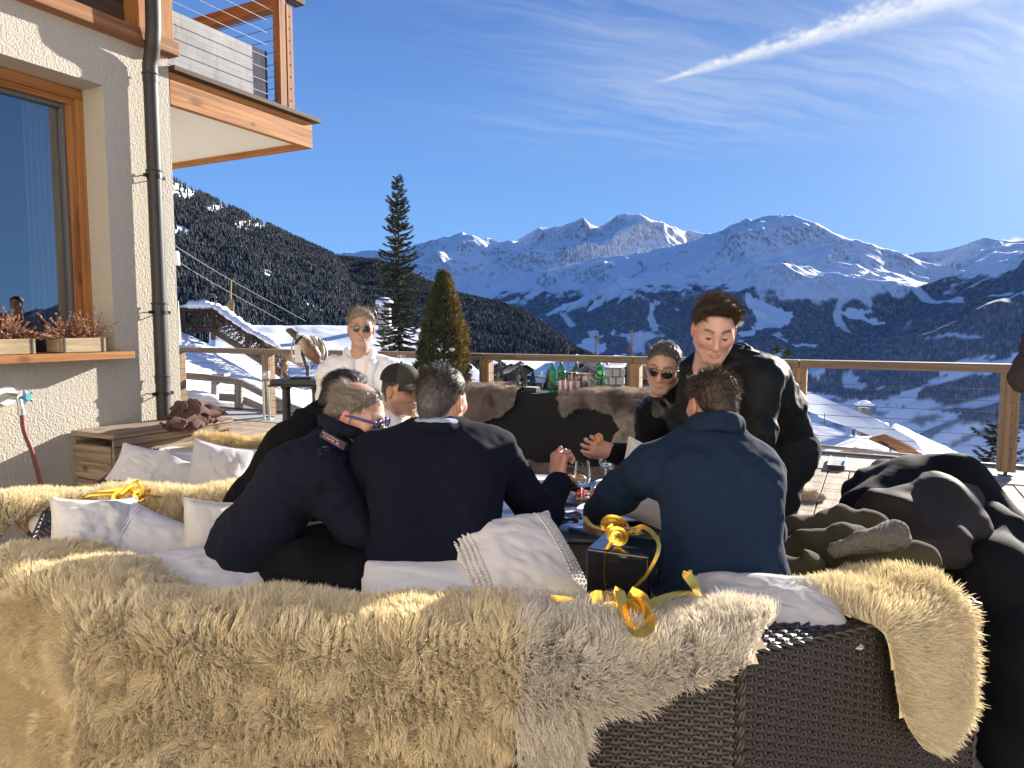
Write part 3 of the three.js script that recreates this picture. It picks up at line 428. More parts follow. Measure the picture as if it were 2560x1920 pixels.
// ---------- beyond the railing: snow bank, vine covered stair rail, fences, roofs, trees, village ----------
const bilin = (A, B, Cc, D, s, t) => A.clone().lerp(B, s).lerp(D.clone().lerp(Cc, s), t);
const greyWood = woodMat([0.34, 0.31, 0.27], [0.13, 0.115, 0.10], { seed: 81, fx: 1.4, fy: 14, len: 1.2, wid: 0.4, bump: 0.004, knots: 4 });
const barkMat = std({ color: C(0.075, 0.052, 0.038), roughness: 0.95 });
{ // snow bank behind the left of the railing
  const A = at(330, 990, 12.2), B = at(900, 1075, 12.6), Cc = at(830, 1000, 18.5), D = at(330, 752, 18.0);
  structure('snow_bank', gridGeo(70, 60, (s, t) => { const p = bilin(A, B, Cc, D, s, t), e = min(s, 1 - s, t, 1 - t); p.y += 0.10 * fbm2(p.x * 0.7, p.z * 0.7, 3) + 0.03 * fbm2(p.x * 4, p.z * 4, 3); if (t > 0.93) p.y -= (t - 0.93) * 30; if (t < 0.12) p.y -= (0.12 - t) * 10 * (0.6 + 0.7 * fbm2(p.x * 2.2, 3, 3)); if (e < 0.02) p.y -= 1.5; return p; }), snowMat);
}
function snowCap(pts, r, seed, seg = 90) {                          // a lumpy roll of snow lying along a line
  const c = new THREE.CatmullRomCurve3(pts, false, 'centripetal');
  return gridGeo(seg, 14, (s, t) => { const p = c.getPointAt(s), a = t * 2 * PI, q = r * (0.75 + 0.7 * fbm2(s * 14 + seed, 2.2, 3) + 0.3 * n2(s * 46, seed)) * min(1, s * 14 + 0.1, (1 - s) * 14 + 0.1), d = c.getTangentAt(s), w = V3(-d.z, 0, d.x).normalize(); return p.addScaledVector(w, cos(a) * q * 1.15).add(V3(0, sin(a) * q * 0.8 + q * 0.35, 0)); });
}
{ // stair railing overgrown with bare vines
  const top = [[446, 776, 17.6], [494, 776, 17.6], [537, 778, 17.4], [580, 806, 17.1], [624, 836, 16.7], [664, 858, 16.4], [702, 880, 16.1], [757, 914, 15.7]].map((a) => at(...a));
  const bot = [[446, 818, 17.6], [481, 821, 17.6], [528, 823, 17.4], [546, 834, 17.3], [600, 868, 16.9], [655, 904, 16.4], [706, 938, 16.1], [735, 958, 15.9]].map((a) => at(...a));
  const f = thing('stair_railing', 'dark stair railing overgrown with bare vines and topped with snow beyond the terrace', 'railing', V3());
  for (let i = 0; i < top.length - 1; i++) part('handrail', bar(top[i], top[i + 1], 0.07, 0.11), i > 4 ? railWood : darkWood, f);
  for (let i = 1; i < bot.length - 1; i++) part('lower_rail', bar(bot[i], bot[i + 1], 0.06, 0.14), darkWood, f);
  for (const [x, y0, y1, d] of [[536, 770, 850, 17.4], [711, 880, 948, 16.1], [460, 776, 830, 17.6], [620, 832, 884, 16.8]]) part('post', bar(at(x, y0, d), at(x, y1, d), 0.12, 0.12), d < 16.5 ? railWood : darkWood, f);
  part('snow_cap', snowCap(top.slice(0, 7).map((p) => p.clone().add(V3(0, 0.09, 0))), 0.135, 4), snowMat, f);
  const r = RNG(91), vs = [], ct = new THREE.CatmullRomCurve3(top), cb = new THREE.CatmullRomCurve3(bot);
  for (let i = 0; i < 260; i++) { const s = r.r(0.02, 0.9), a = ct.getPoint(s), b = cb.getPoint(clamp(s + r.n() * 0.03)), pts = [a]; for (let k = 1; k < 5; k++) pts.push(a.clone().lerp(b, k / 5 * r.r(0.9, 1.1)).add(V3(r.n() * 0.08, r.n() * 0.05, r.n() * 0.10))); if (r() < 0.75) pts.push(b); vs.push(tube(pts, r.r(0.005, 0.011), 10, 4)); }
  for (let i = 0; i < 60; i++) { const s = r.r(0.02, 0.85), a = ct.getPoint(s), pts = [a]; for (let k = 1; k < 6; k++) pts.push(ct.getPoint(clamp(s + k * 0.018)).add(V3(r.n() * 0.06, r.n() * 0.1 - 0.05, r.n() * 0.1))); vs.push(tube(pts, r.r(0.006, 0.014), 12, 4)); }
  part('vine', vs, barkMat, f).userData.kind = 'stuff';
}
{ // weathered log fence below it
  const d = 12.6, f = thing('log_fence', 'grey weathered log fence in the snow just outside the terrace railing', 'fence', V3());
  const seg = (n, list, w, h) => { for (let i = 0; i < list.length - 1; i++) part(n, bar(at(...list[i]), at(...list[i + 1]), w, h, 0.02), greyWood, f); };
  seg('top_rail', [[446, 938, 12.9], [530, 945, 12.8], [601, 955, 12.7], [660, 985, 12.5], [722, 1015, 12.3], [800, 1045, 12.1]], 0.10, 0.12); seg('lower_rail', [[548, 992, 13.0], [598, 996, 12.9], [660, 1022, 12.7], [730, 1052, 12.5]], 0.05, 0.14);
  for (const [x, a, b, dd] of [[597, 958, 1042, 12.72], [700, 1010, 1075, 12.4], [452, 940, 1010, 12.9]]) part('post', bar(at(x, a, dd), at(x, b, dd), 0.12, 0.13, 0.02), greyWood, f);
  const b = thing('bird_table', 'dark grey wooden post with a tilted board on top beside the log fence', 'bird table', V3()); part('post', bar(at(537, 942, 13.3), at(537, 1012, 13.3), 0.10, 0.10), greyWood, b); part('board', bar(at(528, 939, 13.3), at(568, 937, 13.3), 0.3, 0.06), greyWood, b); part('brace', bar(at(541, 962, 13.3), at(556, 946, 13.3), 0.05, 0.05), greyWood, b);
  const s = thing('stake_bundle', 'bundle of tall tan stakes standing behind the snowy stair railing', 'stakes', V3()); const r = RNG(4); for (let i = 0; i < 6; i++) { const x = 566 + i * 3.2, t = i === 3 ? 702 : r.r(748, 758); part('stake', rod(at(x, 810, 19), at(x + 2, t, 19), 0.022, 0.02, 6), std({ color: C(0.34, 0.22, 0.11) }), s); }
  solo('shade_cloth', 'white cloth hanging at the far corner of the chalet wall', 'cloth', gridGeo(8, 16, (s, t) => at(444 + s * (3 + 9 * (1 - t)), 862 - t * 110, 6.7 + 0.03 * sin(s * 9))), std({ color: C(0.75, 0.75, 0.74), side: THREE.DoubleSide }));
  const lamp = thing('wall_lamp', 'small white lamp at the chalet corner under the balcony', 'lamp', V3()); part('lamp_shade', lathe([[0, 0], [0.03, 0], [0.03, 0.1], [0.02, 0.12], [0, 0.12]], 14).translate(...at(441, 663, 6.2).toArray()), std({ color: C(0.8, 0.8, 0.8) }), lamp); part('arm', rod(at(441, 632, 6.2), at(436, 648, 6.2), 0.008), std({ color: C(0.7, 0.7, 0.7) }), lamp);
  for (const [i, w] of [[[380, 578, 30], [560, 690, 42], [765, 803, 60]], [[380, 612, 30], [520, 700, 42], [705, 803, 60]]].entries()) solo('power_line', i ? 'lower pale cable sloping down in front of the wooded mountain' : 'upper pale cable sloping down in front of the wooded mountain', 'cable', tube(w.map((a) => at(...a)), 0.016, 30, 5), std({ color: C(0.16, 0.16, 0.165) }));
}
// neighbouring roof, deep in snow
{
  const A = at(520, 808, 28), B = at(1082, 812, 27), Cc = at(1300, 1000, 16.5), D = at(500, 1010, 16), n = B.clone().sub(A).cross(D.clone().sub(A)).normalize(); if (n.y < 0) n.negate();
  const h = thing('neighbour_house', 'low neighbouring house with a broad roof deep in smooth snow', 'house', V3());
  const S = (s, t) => { const p = bilin(D, Cc, B, A, s, t); return p.addScaledVector(n, 0.05 * fbm2(s * 6, t * 5, 3) + 0.02 * sin(t * 34 + 2 * sin(s * 5)) * sstep(0.5, 0.9, t)); };
  const topG = gridGeo(90, 50, (s, t) => { const e = min(s, 1 - s, t, 1 - t), q = S(s, t); return q.addScaledVector(n, -0.22 * (1 - sstep(0, 0.03, e)) - (e <= 0 ? 0.25 : 0)); });
  const back = A.clone().add(V3(-1, -4, -6)), back2 = B.clone().add(V3(1, -4, -6));
  const rf = part('roof', [topG, gridGeo(20, 8, (s, t) => A.clone().lerp(B, s).lerp(back.clone().lerp(back2, s), t).add(V3(0, -0.25, 0)))], snowMat, h); rf.material = snowMat;
  part('roof_board', [polyPrism([D, Cc, B, A].map((p) => p.clone().addScaledVector(n, -0.47)), n, -0.12)], darkWood, rf);
  part('wall', [polyPrism([D, Cc, Cc.clone().add(V3(0, -4, 0)), D.clone().add(V3(0, -4, 0))].map((p) => p.clone().add(V3(-0.3, -0.7, -0.9))), V3(0, 0, -1), 0.3), polyPrism([Cc, B, B.clone().add(V3(0, -6, 0)), Cc.clone().add(V3(0, -4, 0))].map((p) => p.clone().add(V3(-0.7, -0.7, -0.4))), V3(-1, 0, 0), 0.3)], darkWood, h);
  const cp = at(962, 812, 26), ch = part('chimney', [box(0.42, 1.0, 0.42, 0, 0, 0, 0.02)], std({ color: C(0.55, 0.51, 0.45) }), h); ch.position.copy(cp).add(V3(0, 0.1, 0)); part('chimney_snow', [new THREE.SphereGeometry(0.33, 18, 12).scale(1, 0.6, 1).translate(0, 0.70, 0)], snowMat, ch); part('chimney_cap', box(0.5, 0.05, 0.5, 0, 0.62, 0, 0.01), std({ color: C(0.1, 0.1, 0.1) }), ch); part('cap_leg', [[-1, -1], [1, -1], [-1, 1], [1, 1]].map(([a, b]) => box(0.05, 0.14, 0.05, a * 0.17, 0.55, b * 0.17, 0.005)), std({ color: C(0.1, 0.1, 0.1) }), ch).userData.kind = 'stuff';
}
// conifers with drooping needle covered branches
function conifer(name, label, base, height, radius, o = {}) {
  const r = RNG(o.seed || 1), t = thing(name, label, 'tree', base), wood = [], leaf = [], col = [], pos = [], c1 = o.c1 || [0.035, 0.055, 0.030], c2 = o.c2 || [0.085, 0.10, 0.055];
  part('trunk', lathe([[0.001, height], [0.012 * height / 6, height * 0.8], [0.035 * height / 6, height * 0.5], [0.085 * height / 6, 0], [0, 0]].reverse(), 8), barkMat, t);
  const tri = (a, b, c, k) => { pos.push(a.x, a.y, a.z, b.x, b.y, b.z, c.x, c.y, c.z); for (let i = 0; i < 3; i++) col.push(...k); };
  const N = o.whorls || 34;
  for (let w = 0; w < N; w++) {
    const q = (w + r() * 0.6) / N, y = lerp(o.from ?? 0.06, 0.97, pow(q, 0.92)) * height, R = radius * pow(1 - q, o.pw || 0.8) * r.r(0.75, 1.15) * (o.shape ? o.shape(q) : 1) + 0.05;
    const nb = max(3, floor((o.nb || 7) * (0.7 + 0.5 * (1 - q)))), ph = r() * 6.28;
    for (let b = 0; b < nb; b++) {
      const yy = y; const a = ph + b / nb * 2 * PI + r.n() * 0.3, y2 = (r() - 0.5) * height / N * 1.3, Ln = R * r.r(0.6, 1.15), rise = lerp(-0.10, 0.75, pow(q, 1.6)) + r.n() * 0.1, d = V3(cos(a), 0, sin(a)), pts = [];
      for (let k = 0; k <= 6; k++) { const s = k / 6; pts.push(V3(0, y + y2, 0).addScaledVector(d, Ln * s).add(V3(0, Ln * (rise * s - (0.55 - 0.3 * q) * s * s + 0.36 * s * s * s * s), 0))); }
      if (Ln > 0.12) wood.push(tube(pts, 0.006 + 0.006 * Ln, 4, 3));
      const ns = max(8, floor(Ln * (o.dens || 62)));
      for (let k = 0; k < ns; k++) {
        const s = pow(r(), 0.7) * 6, i = min(5, floor(s)), p = pts[i].clone().lerp(pts[i + 1], s - i), side = V3(-d.z, 0, d.x).multiplyScalar(k % 2 ? 1 : -1), f = (o.spr || 0.15) * r.r(0.5, 1.1) * (1 - 0.45 * s / 6) + 0.02;
        const dir = d.clone().multiplyScalar(0.75).addScaledVector(side, r.r(0.1, 0.9)).add(V3(r.n() * 0.15, r.r(-0.35, 0.15), r.n() * 0.15)).normalize(), e = p.clone().addScaledVector(dir, f), wv = dir.clone().cross(V3(r.n(), 1, r.n())).normalize().multiplyScalar(f * 0.14), up = dir.clone().cross(wv).normalize().multiplyScalar(f * 0.14), m = p.clone().lerp(e, 0.45), g = r();
        const kk = [0, 1, 2].map((c) => lerp(c1[c], c2[c], g * g));
        tri(p.clone().sub(wv), m.clone().add(wv.clone().multiplyScalar(1.3)), e, kk); tri(p.clone().add(wv), e, m.clone().sub(wv.clone().multiplyScalar(1.3)), kk); tri(p.clone().add(up), e, m.clone().sub(up), kk);
      }
    }
  }
  const g = new THREE.BufferGeometry(); g.setAttribute('position', new THREE.BufferAttribute(new Float32Array(pos), 3)); g.setAttribute('color', new THREE.BufferAttribute(new Float32Array(col), 3)); g.computeVertexNormals();
  if (wood.length) part('branch', wood, barkMat, t).userData.kind = 'stuff';
  part('crown', g, std({ vertexColors: true, roughness: 0.9, side: THREE.DoubleSide }), t).userData.kind = 'stuff';
  return t;
}
{
  const b = at(1000, 900, 22); conifer('spruce_tree', 'tall slim blue green spruce standing behind the terrace railing', V3(b.x, -2.0, b.z), 8.25, 0.98, { seed: 11, whorls: 62, nb: 8, dens: 150, pw: 0.62, spr: 0.13, c1: [0.05, 0.065, 0.04], c2: [0.15, 0.165, 0.10] });
  const b2 = at(968, 940, 19); conifer('young_spruce', 'young bright green spruce at the foot of the tall slim spruce', V3(b2.x, -1.2, b2.z), 2.75, 0.42, { seed: 12, whorls: 22, c1: [0.06, 0.075, 0.03], c2: [0.14, 0.15, 0.06], dens: 110 });
  const b3 = at(943, 800, 30); conifer('pine_tree', 'yellowish young pine top behind the snowy neighbouring roof', V3(b3.x, -1.5, b3.z), 4.4, 0.8, { seed: 13, whorls: 20, c1: [0.07, 0.08, 0.03], c2: [0.17, 0.16, 0.07] });
  const b4 = at(2492, 1150, 15); conifer('fir_tree', 'dark green pine standing by the right post beyond the railing', V3(b4.x, -4.6, b4.z), 4.15, 0.85, { seed: 14, whorls: 22, nb: 8, pw: 0.5, c1: [0.02, 0.032, 0.02], c2: [0.05, 0.065, 0.035], dens: 95, spr: 0.17 });
  const b5 = at(1950, 1000, 11); conifer('small_fir', 'small fir behind the railing hidden by the bending man', V3(b5.x, -1.5, b5.z), 2.76, 0.55, { seed: 15, whorls: 18, c1: [0.05, 0.06, 0.02], c2: [0.13, 0.13, 0.05] });
  const b6 = at(2052, 1200, 24); conifer('low_spruce', 'low dark spruce to the left of the snowy chalet below', V3(b6.x, -7.9, b6.z), 4.3, 1.0, { seed: 16, whorls: 14 });
}
function bareTree(name, label, base, height, spread, seed, colr = [0.11, 0.075, 0.055]) {
  const r = RNG(seed), t = thing(name, label, 'tree', base), g = [], m = std({ color: C(...colr), roughness: 0.95 });
  part('trunk', rod(V3(0, 0, 0), V3(r.n() * 0.05, height, 0), height * 0.014, height * 0.002, 7), m, t);
  for (let i = 0; i < 70; i++) { const q = r.r(0.1, 0.98), y = q * height, a = r() * 6.28, Ln = spread * (1.05 - q) * r.r(0.5, 1.1), d = V3(cos(a), r.r(0.0, 0.35), sin(a)), pts = [V3(0, y, 0), V3(0, y, 0).addScaledVector(d, Ln * 0.5).add(V3(0, -0.03 * Ln, 0)), V3(0, y, 0).addScaledVector(d, Ln)]; g.push(tube(pts, height * 0.0022, 5, 3)); for (let k = 0; k < 7; k++) { const p = pts[0].clone().lerp(pts[2], r.r(0.25, 1)); g.push(rod(p, p.clone().add(V3(r.n(), r.n() * 0.7, r.n()).multiplyScalar(spread * 0.16)), height * 0.0012, height * 0.0008, 3)); } }
  part('branch', g, m, t).userData.kind = 'stuff';
}
{
  const p = (x, d, y) => { const q = at(x, 1000, d); return V3(q.x, y, q.z); };
  bareTree('larch_tree', 'bare brown larch between the middle railing post and the snowy chalet', p(2064, 26, -7.9), 6.2, 0.85, 21); bareTree('larch_tree', 'bare grey brown shrub tree behind the railing left of the vest man', p(1628, 15, -1.6), 2.7, 1.1, 22, [0.16, 0.12, 0.10]); bareTree('larch_tree', 'thin bare tree rising above the handrail behind the water bottles', p(1490, 34, -4), 5.2, 1.0, 23); bareTree('larch_tree', 'bare brown tree rising above the handrail left of the vest man', p(1578, 30, -4), 5.4, 1.1, 24, [0.14, 0.09, 0.06]); bareTree('larch_tree', 'thin bare tree at the edge of the village left of the other trees', p(1420, 60, -6), 6.0, 1.3, 25);
}
{ // stone chimney with its hat of snow
  const b = at(1536, 985, 13.5), c = thing('stone_chimney', 'stone chimney with a round hat of snow behind the water bottles', 'chimney', V3(b.x, b.y - 0.9, b.z)), r = RNG(33), cm = [0, 1, 2].map((i) => std({ color: C(0.16 + 0.05 * i, 0.15 + 0.045 * i, 0.14 + 0.035 * i), roughness: 0.95 }));
  for (let j = 0; j < 9; j++) for (let i = 0; i < 8; i++) { const a = (i + 0.5 * (j % 2)) / 8 * 2 * PI, m = part('stone', box(0.12, 0.145, 0.08, 0, 0, 0, 0.02), r.pick(cm), c); m.position.set(cos(a) * 0.15, 0.08 + j * 0.155, sin(a) * 0.15); m.rotation.y = -a + PI / 2; }
  part('snow_hat', lathe([[0, 0.16], [0.08, 0.155], [0.17, 0.13], [0.215, 0.07], [0.205, 0.0], [0.15, -0.03], [0, -0.03]].reverse(), 28).translate(0, 1.43, 0), snowMat, c);
}
// the chalet below on the right
{
  const h = thing('lower_chalet', 'brown chalet below the terrace under a thick snow roof with two gables', 'house', V3()), Z = (x, y, d) => at(1920 + x / 3.456, 760 + y / 3.456, d), up = V3(0, 1, 0);
  const roof = (pts, th = 0.42) => { const g = polyPrism(pts, up, -th); return g; };
  const smooth = (A, B, Cc, D, k = 0.1) => gridGeo(40, 30, (s, t) => { const p = bilin(A, B, Cc, D, s, t), e = min(s, 1 - s, t, 1 - t); p.y += 0.06 * fbm2(p.x * 0.6, p.z * 0.6, 3) - 0.28 * (1 - sstep(0, 0.05, e)) - (e <= 0 ? 0.35 : 0); return p; });
  const pk = Z(1060, 985, 33), pk2 = Z(1130, 985, 36), lE = Z(330, 1290, 27), rE = Z(1880, 1430, 29), mid = Z(1060, 1500, 22), lB = Z(370, 1250, 36), rB = Z(1880, 1400, 40);
  part('roof', [smooth(lE, mid, pk, lB), smooth(mid, rE, rB, pk)], snowMat, h);
  part('wall', [polyPrism([lE, mid, mid.clone().add(V3(0, -5, 0)), lE.clone().add(V3(0, -5, 0))].map((p) => p.clone().add(V3(0.4, -0.7, -0.8))), V3(0, 0, -1), 0.3), polyPrism([mid, rE, rE.clone().add(V3(0, -5, 0)), mid.clone().add(V3(0, -5, 0))].map((p) => p.clone().add(V3(-0.3, -0.7, -0.8))), V3(0, 0, -1), 0.3)], larchMat, h);
  const gable = (L0, P0, R0, back) => {
    const b = V3(0, 0, -back), s = 0.16;
    const wl = part('gable', polyPrism([L0, P0, R0].map((p) => p.clone().add(V3(0, -0.12, -0.5))), V3(0, 0, -1), 0.2), larchMat, h);
    for (let k = 1; k < 6; k++) { const t = k / 6, a = L0.clone().lerp(R0, t), y = t < 0.5 ? lerp(L0.y, P0.y, t * 2) : lerp(P0.y, R0.y, t * 2 - 1); part('cladding_strip', box(0.05, max(0.1, (y - a.y) * 0.95), 0.03, a.x, (y + a.y) / 2 - 0.12, a.z - 0.48, 0.005), darkWood, wl); }
    part('verge_board', [bar(L0.clone().add(V3(0, -0.06, 0)), P0.clone().add(V3(0, -0.06, 0)), 0.12, 0.2), bar(P0.clone().add(V3(0, -0.06, 0)), R0.clone().add(V3(0, -0.06, 0)), 0.12, 0.2)], pineMat, wl);
    const up2 = V3(0, 0.34, 0), side = (A, B) => gridGeo(14, 22, (t, q) => { const p = A.clone().lerp(B, q).add(V3(0, 0.05, 0.15)).addScaledVector(V3(0, 0, -1), back * t); const e = min(t * 3, q, 1 - q * 0.999); p.y += 0.34 * sstep(0, 0.10, min(q + 0.02, 1.06 - 0)) * (t > 0 ? 1 : 0.55) - (q <= 0 ? 0.2 : 0); return p; });
    part('gable_snow', [side(L0, P0), side(R0, P0)], snowMat, wl);
    part('gable_snow', [polyPrism([L0, P0, P0.clone().add(up2), L0.clone().add(V3(0, 0.2, 0))].map((p) => p.clone().add(V3(0, 0.04, 0.12))), V3(0, 0, -1), 0.3), polyPrism([P0, R0, R0.clone().add(V3(0, 0.2, 0)), P0.clone().add(up2)].map((p) => p.clone().add(V3(0, 0.04, 0.12))), V3(0, 0, -1), 0.3)], snowMat, wl);
  };
  gable(Z(430, 1330, 23), Z(740, 1240, 23), Z(1010, 1345, 23), 6);
  const A = Z(885, 1150, 25.5), B = Z(1010, 1122, 25), Cc = Z(1350, 1300, 23.6), D = Z(1150, 1268, 24.6);
  const g1 = part('gable', polyPrism([A, B, Cc, D], V3(0, -0.4, -0.6), 0.25), larchMat, h); part('gable_opening', polyPrism([Z(940, 1188, 25.3), Z(985, 1180, 25.1), Z(1165, 1262, 24.5), Z(1080, 1262, 24.8)].map((p) => p.clone().add(V3(0, 0.01, 0.06))), V3(0, -0.2, -0.3), 0.1), std({ color: C(0.02, 0.015, 0.012) }), g1);
  part('gable_snow', [gridGeo(30, 16, (s, t) => { const p = A.clone().lerp(B, min(1, s * 3)).lerp(Cc, max(0, (s - 0.333) * 1.5)); const q = p.clone().add(V3(-0.5 - s * 0.5, 0.5 + 0.3 * sin(s * 3.1), -6)); p.add(V3(0, 0.05, 0.1)).lerp(q, t); p.y += 0.36 * sstep(0, 0.08, t) * sstep(0, 0.06, min(s, 1 - s)); return p; })], snowMat, g1);
  const cb = Z(820, 1110, 29), ch = part('chimney', box(0.38, 1.15, 0.38, 0, 0, 0, 0.02), std({ color: C(0.10, 0.09, 0.085) }), h); ch.position.copy(cb).add(V3(0, 0.45, 0)); part('chimney_cap', box(0.6, 0.06, 0.5, 0, 0.72, 0, 0.01), std({ color: C(0.35, 0.36, 0.38), metalness: 0.6, roughness: 0.4 }), ch); part('chimney_snow', new THREE.SphereGeometry(0.26, 14, 10).scale(1, 0.35, 0.9).translate(0, 0.78, 0), snowMat, ch);
  const v = part('roof_vent', rod(V3(0, 0, 0), V3(0, 0.42, 0), 0.06, 0.06, 10), std({ color: C(0.12, 0.12, 0.12) }), h); v.position.copy(Z(738, 1180, 25.5));
  const f = thing('grey_fence', 'grey two rail wooden fence in front of the snowy chalet below', 'fence', V3());
  for (const [y0, y1] of [[1218, 1300], [1282, 1352]]) part('rail', bar(Z(300, y0 - 6, 11.4), Z(1290, y1 + 18, 11.0), 0.05, 0.055), greyWood, f); for (const [x, y] of [[495, 1222], [975, 1262], [1440, 1310]]) part('post', bar(Z(x, y, 11.3), Z(x, y, 11.3).add(V3(0, -3, 0)), 0.07, 0.07), greyWood, f);
}
// village on the shelf below: snow roofed houses and trees
{
  const r = RNG(101), wallM = [std({ color: C(0.20, 0.13, 0.09) }), std({ color: C(0.42, 0.37, 0.31) }), std({ color: C(0.12, 0.075, 0.05) })], wg = box(1, 0.62, 0.8, 0, 0.31, 0, 0), wing = [[-0.28, 0.36], [0, 0.36], [0.28, 0.36]].map(([x, y]) => box(0.12, 0.12, 0.02, x, y, 0.405, 0)), pg = [0, 1].map(() => polyPrism([V3(-0.62, 0.6, 0.5), V3(0, 0.95, 0.5), V3(0.62, 0.6, 0.5)], V3(0, 0, -1), 1.0));
  const bg = mergeGeometries([gridGeo(2, 1, (s, t) => V3(-0.66 + s * 1.32, 0.70 + 0.36 * (1 - abs(2 * s - 1)), 0.54 - t * 1.08)), gridGeo(2, 1, (s, t) => V3(0.66 - s * 1.32, 0.58 + 0.36 * (1 - abs(2 * s - 1)) + 0, 0.54 - t * 1.08))]);
  const dark = std({ color: C(0.03, 0.03, 0.035) });
  const spots = [];
  for (let k = 0; k < 900 && spots.length < 110; k++) { const px = r.r(1235, 1600), d = 170 + 800 * pow(r(), 0.8), p = at(px, 900, d), q = [p.x, nearGround(p.x, p.z), p.z], s = r.r(9, 14); if (spots.every((o) => hypot(o[0] - q[0], o[2] - q[2]) > 15)) spots.push([...q, s]); }
  for (const [x, y, z, s] of spots) {
    const h = thing('village_house', 'small snow roofed house in the hazy village below the terrace', 'house', V3(x, y - 0.3, z), r.r(-0.7, 0.7), 'houses of the village below the terrace'); h.scale.setScalar(s);
    part('wall', wg, r.pick(wallM), h); part('gable', pg[0], wallM[2], h); const rf = part('roof', bg, snowMat, h); for (const g of wing) part('window', g, dark, h);
  }
  const list = []; for (let k = 0; k < 5000; k++) { const px = r.r(1150, 1680), d = r.r(140, 1100), p = at(px, 900, d), y = nearGround(p.x, p.z), m = fbm2(p.x / 60, p.z / 60, 3); if (m < 0.0 || r() > 0.55 || d < 150) continue; if (spots.some((o) => hypot(o[0] - p.x, o[2] - p.z) < 9)) continue; const g = r.r(0.7, 1.3), b = r() < 0.45; list.push([p.x, y, p.z, r.r(5, 11), b ? [0.085 * g, 0.062 * g, 0.048 * g] : [0.03 * g, 0.036 * g, 0.030 * g]]); }
  forest('village_trees', 'scattered dark trees between the houses of the village below', list, 12);
}
// ---------- soft shapes: distance fields meshed by surface nets ----------
const smin = (a, b, k) => { const h = max(k - abs(a - b), 0) / k; return min(a, b) - h * h * k * 0.25; };
const smax = (a, b, k) => -smin(-a, -b, k);
function capD(px, py, pz, a, b, ra, rb) { const bx = b.x - a.x, by = b.y - a.y, bz = b.z - a.z, x = px - a.x, y = py - a.y, z = pz - a.z, h = clamp((x * bx + y * by + z * bz) / (bx * bx + by * by + bz * bz + 1e-9)); return hypot(x - bx * h, y - by * h, z - bz * h) - (ra + (rb - ra) * h); }
function ellD(x, y, z, a, b, c) { const k0 = hypot(x / a, y / b, z / c), k1 = hypot(x / (a * a), y / (b * b), z / (c * c)); return k1 < 1e-6 ? -min(a, b, c) : k0 * (k0 - 1) / k1; }
const spD = (x, y, z, cx, cy, cz, r) => hypot(x - cx, y - cy, z - cz) - r;
function field(prims) {                                              // prims: [a, b, ra, rb, k]
  const P = prims.map((p) => [p[0], p[1], p[2], p[3] ?? p[2], p[4] ?? 0.05]);
  return (x, y, z) => { let d = 1e9; for (const p of P) { const e = capD(x, y, z, p[0], p[1], p[2], p[3]); d = d > 1e8 ? e : smin(d, e, p[4]); } return d; };
}
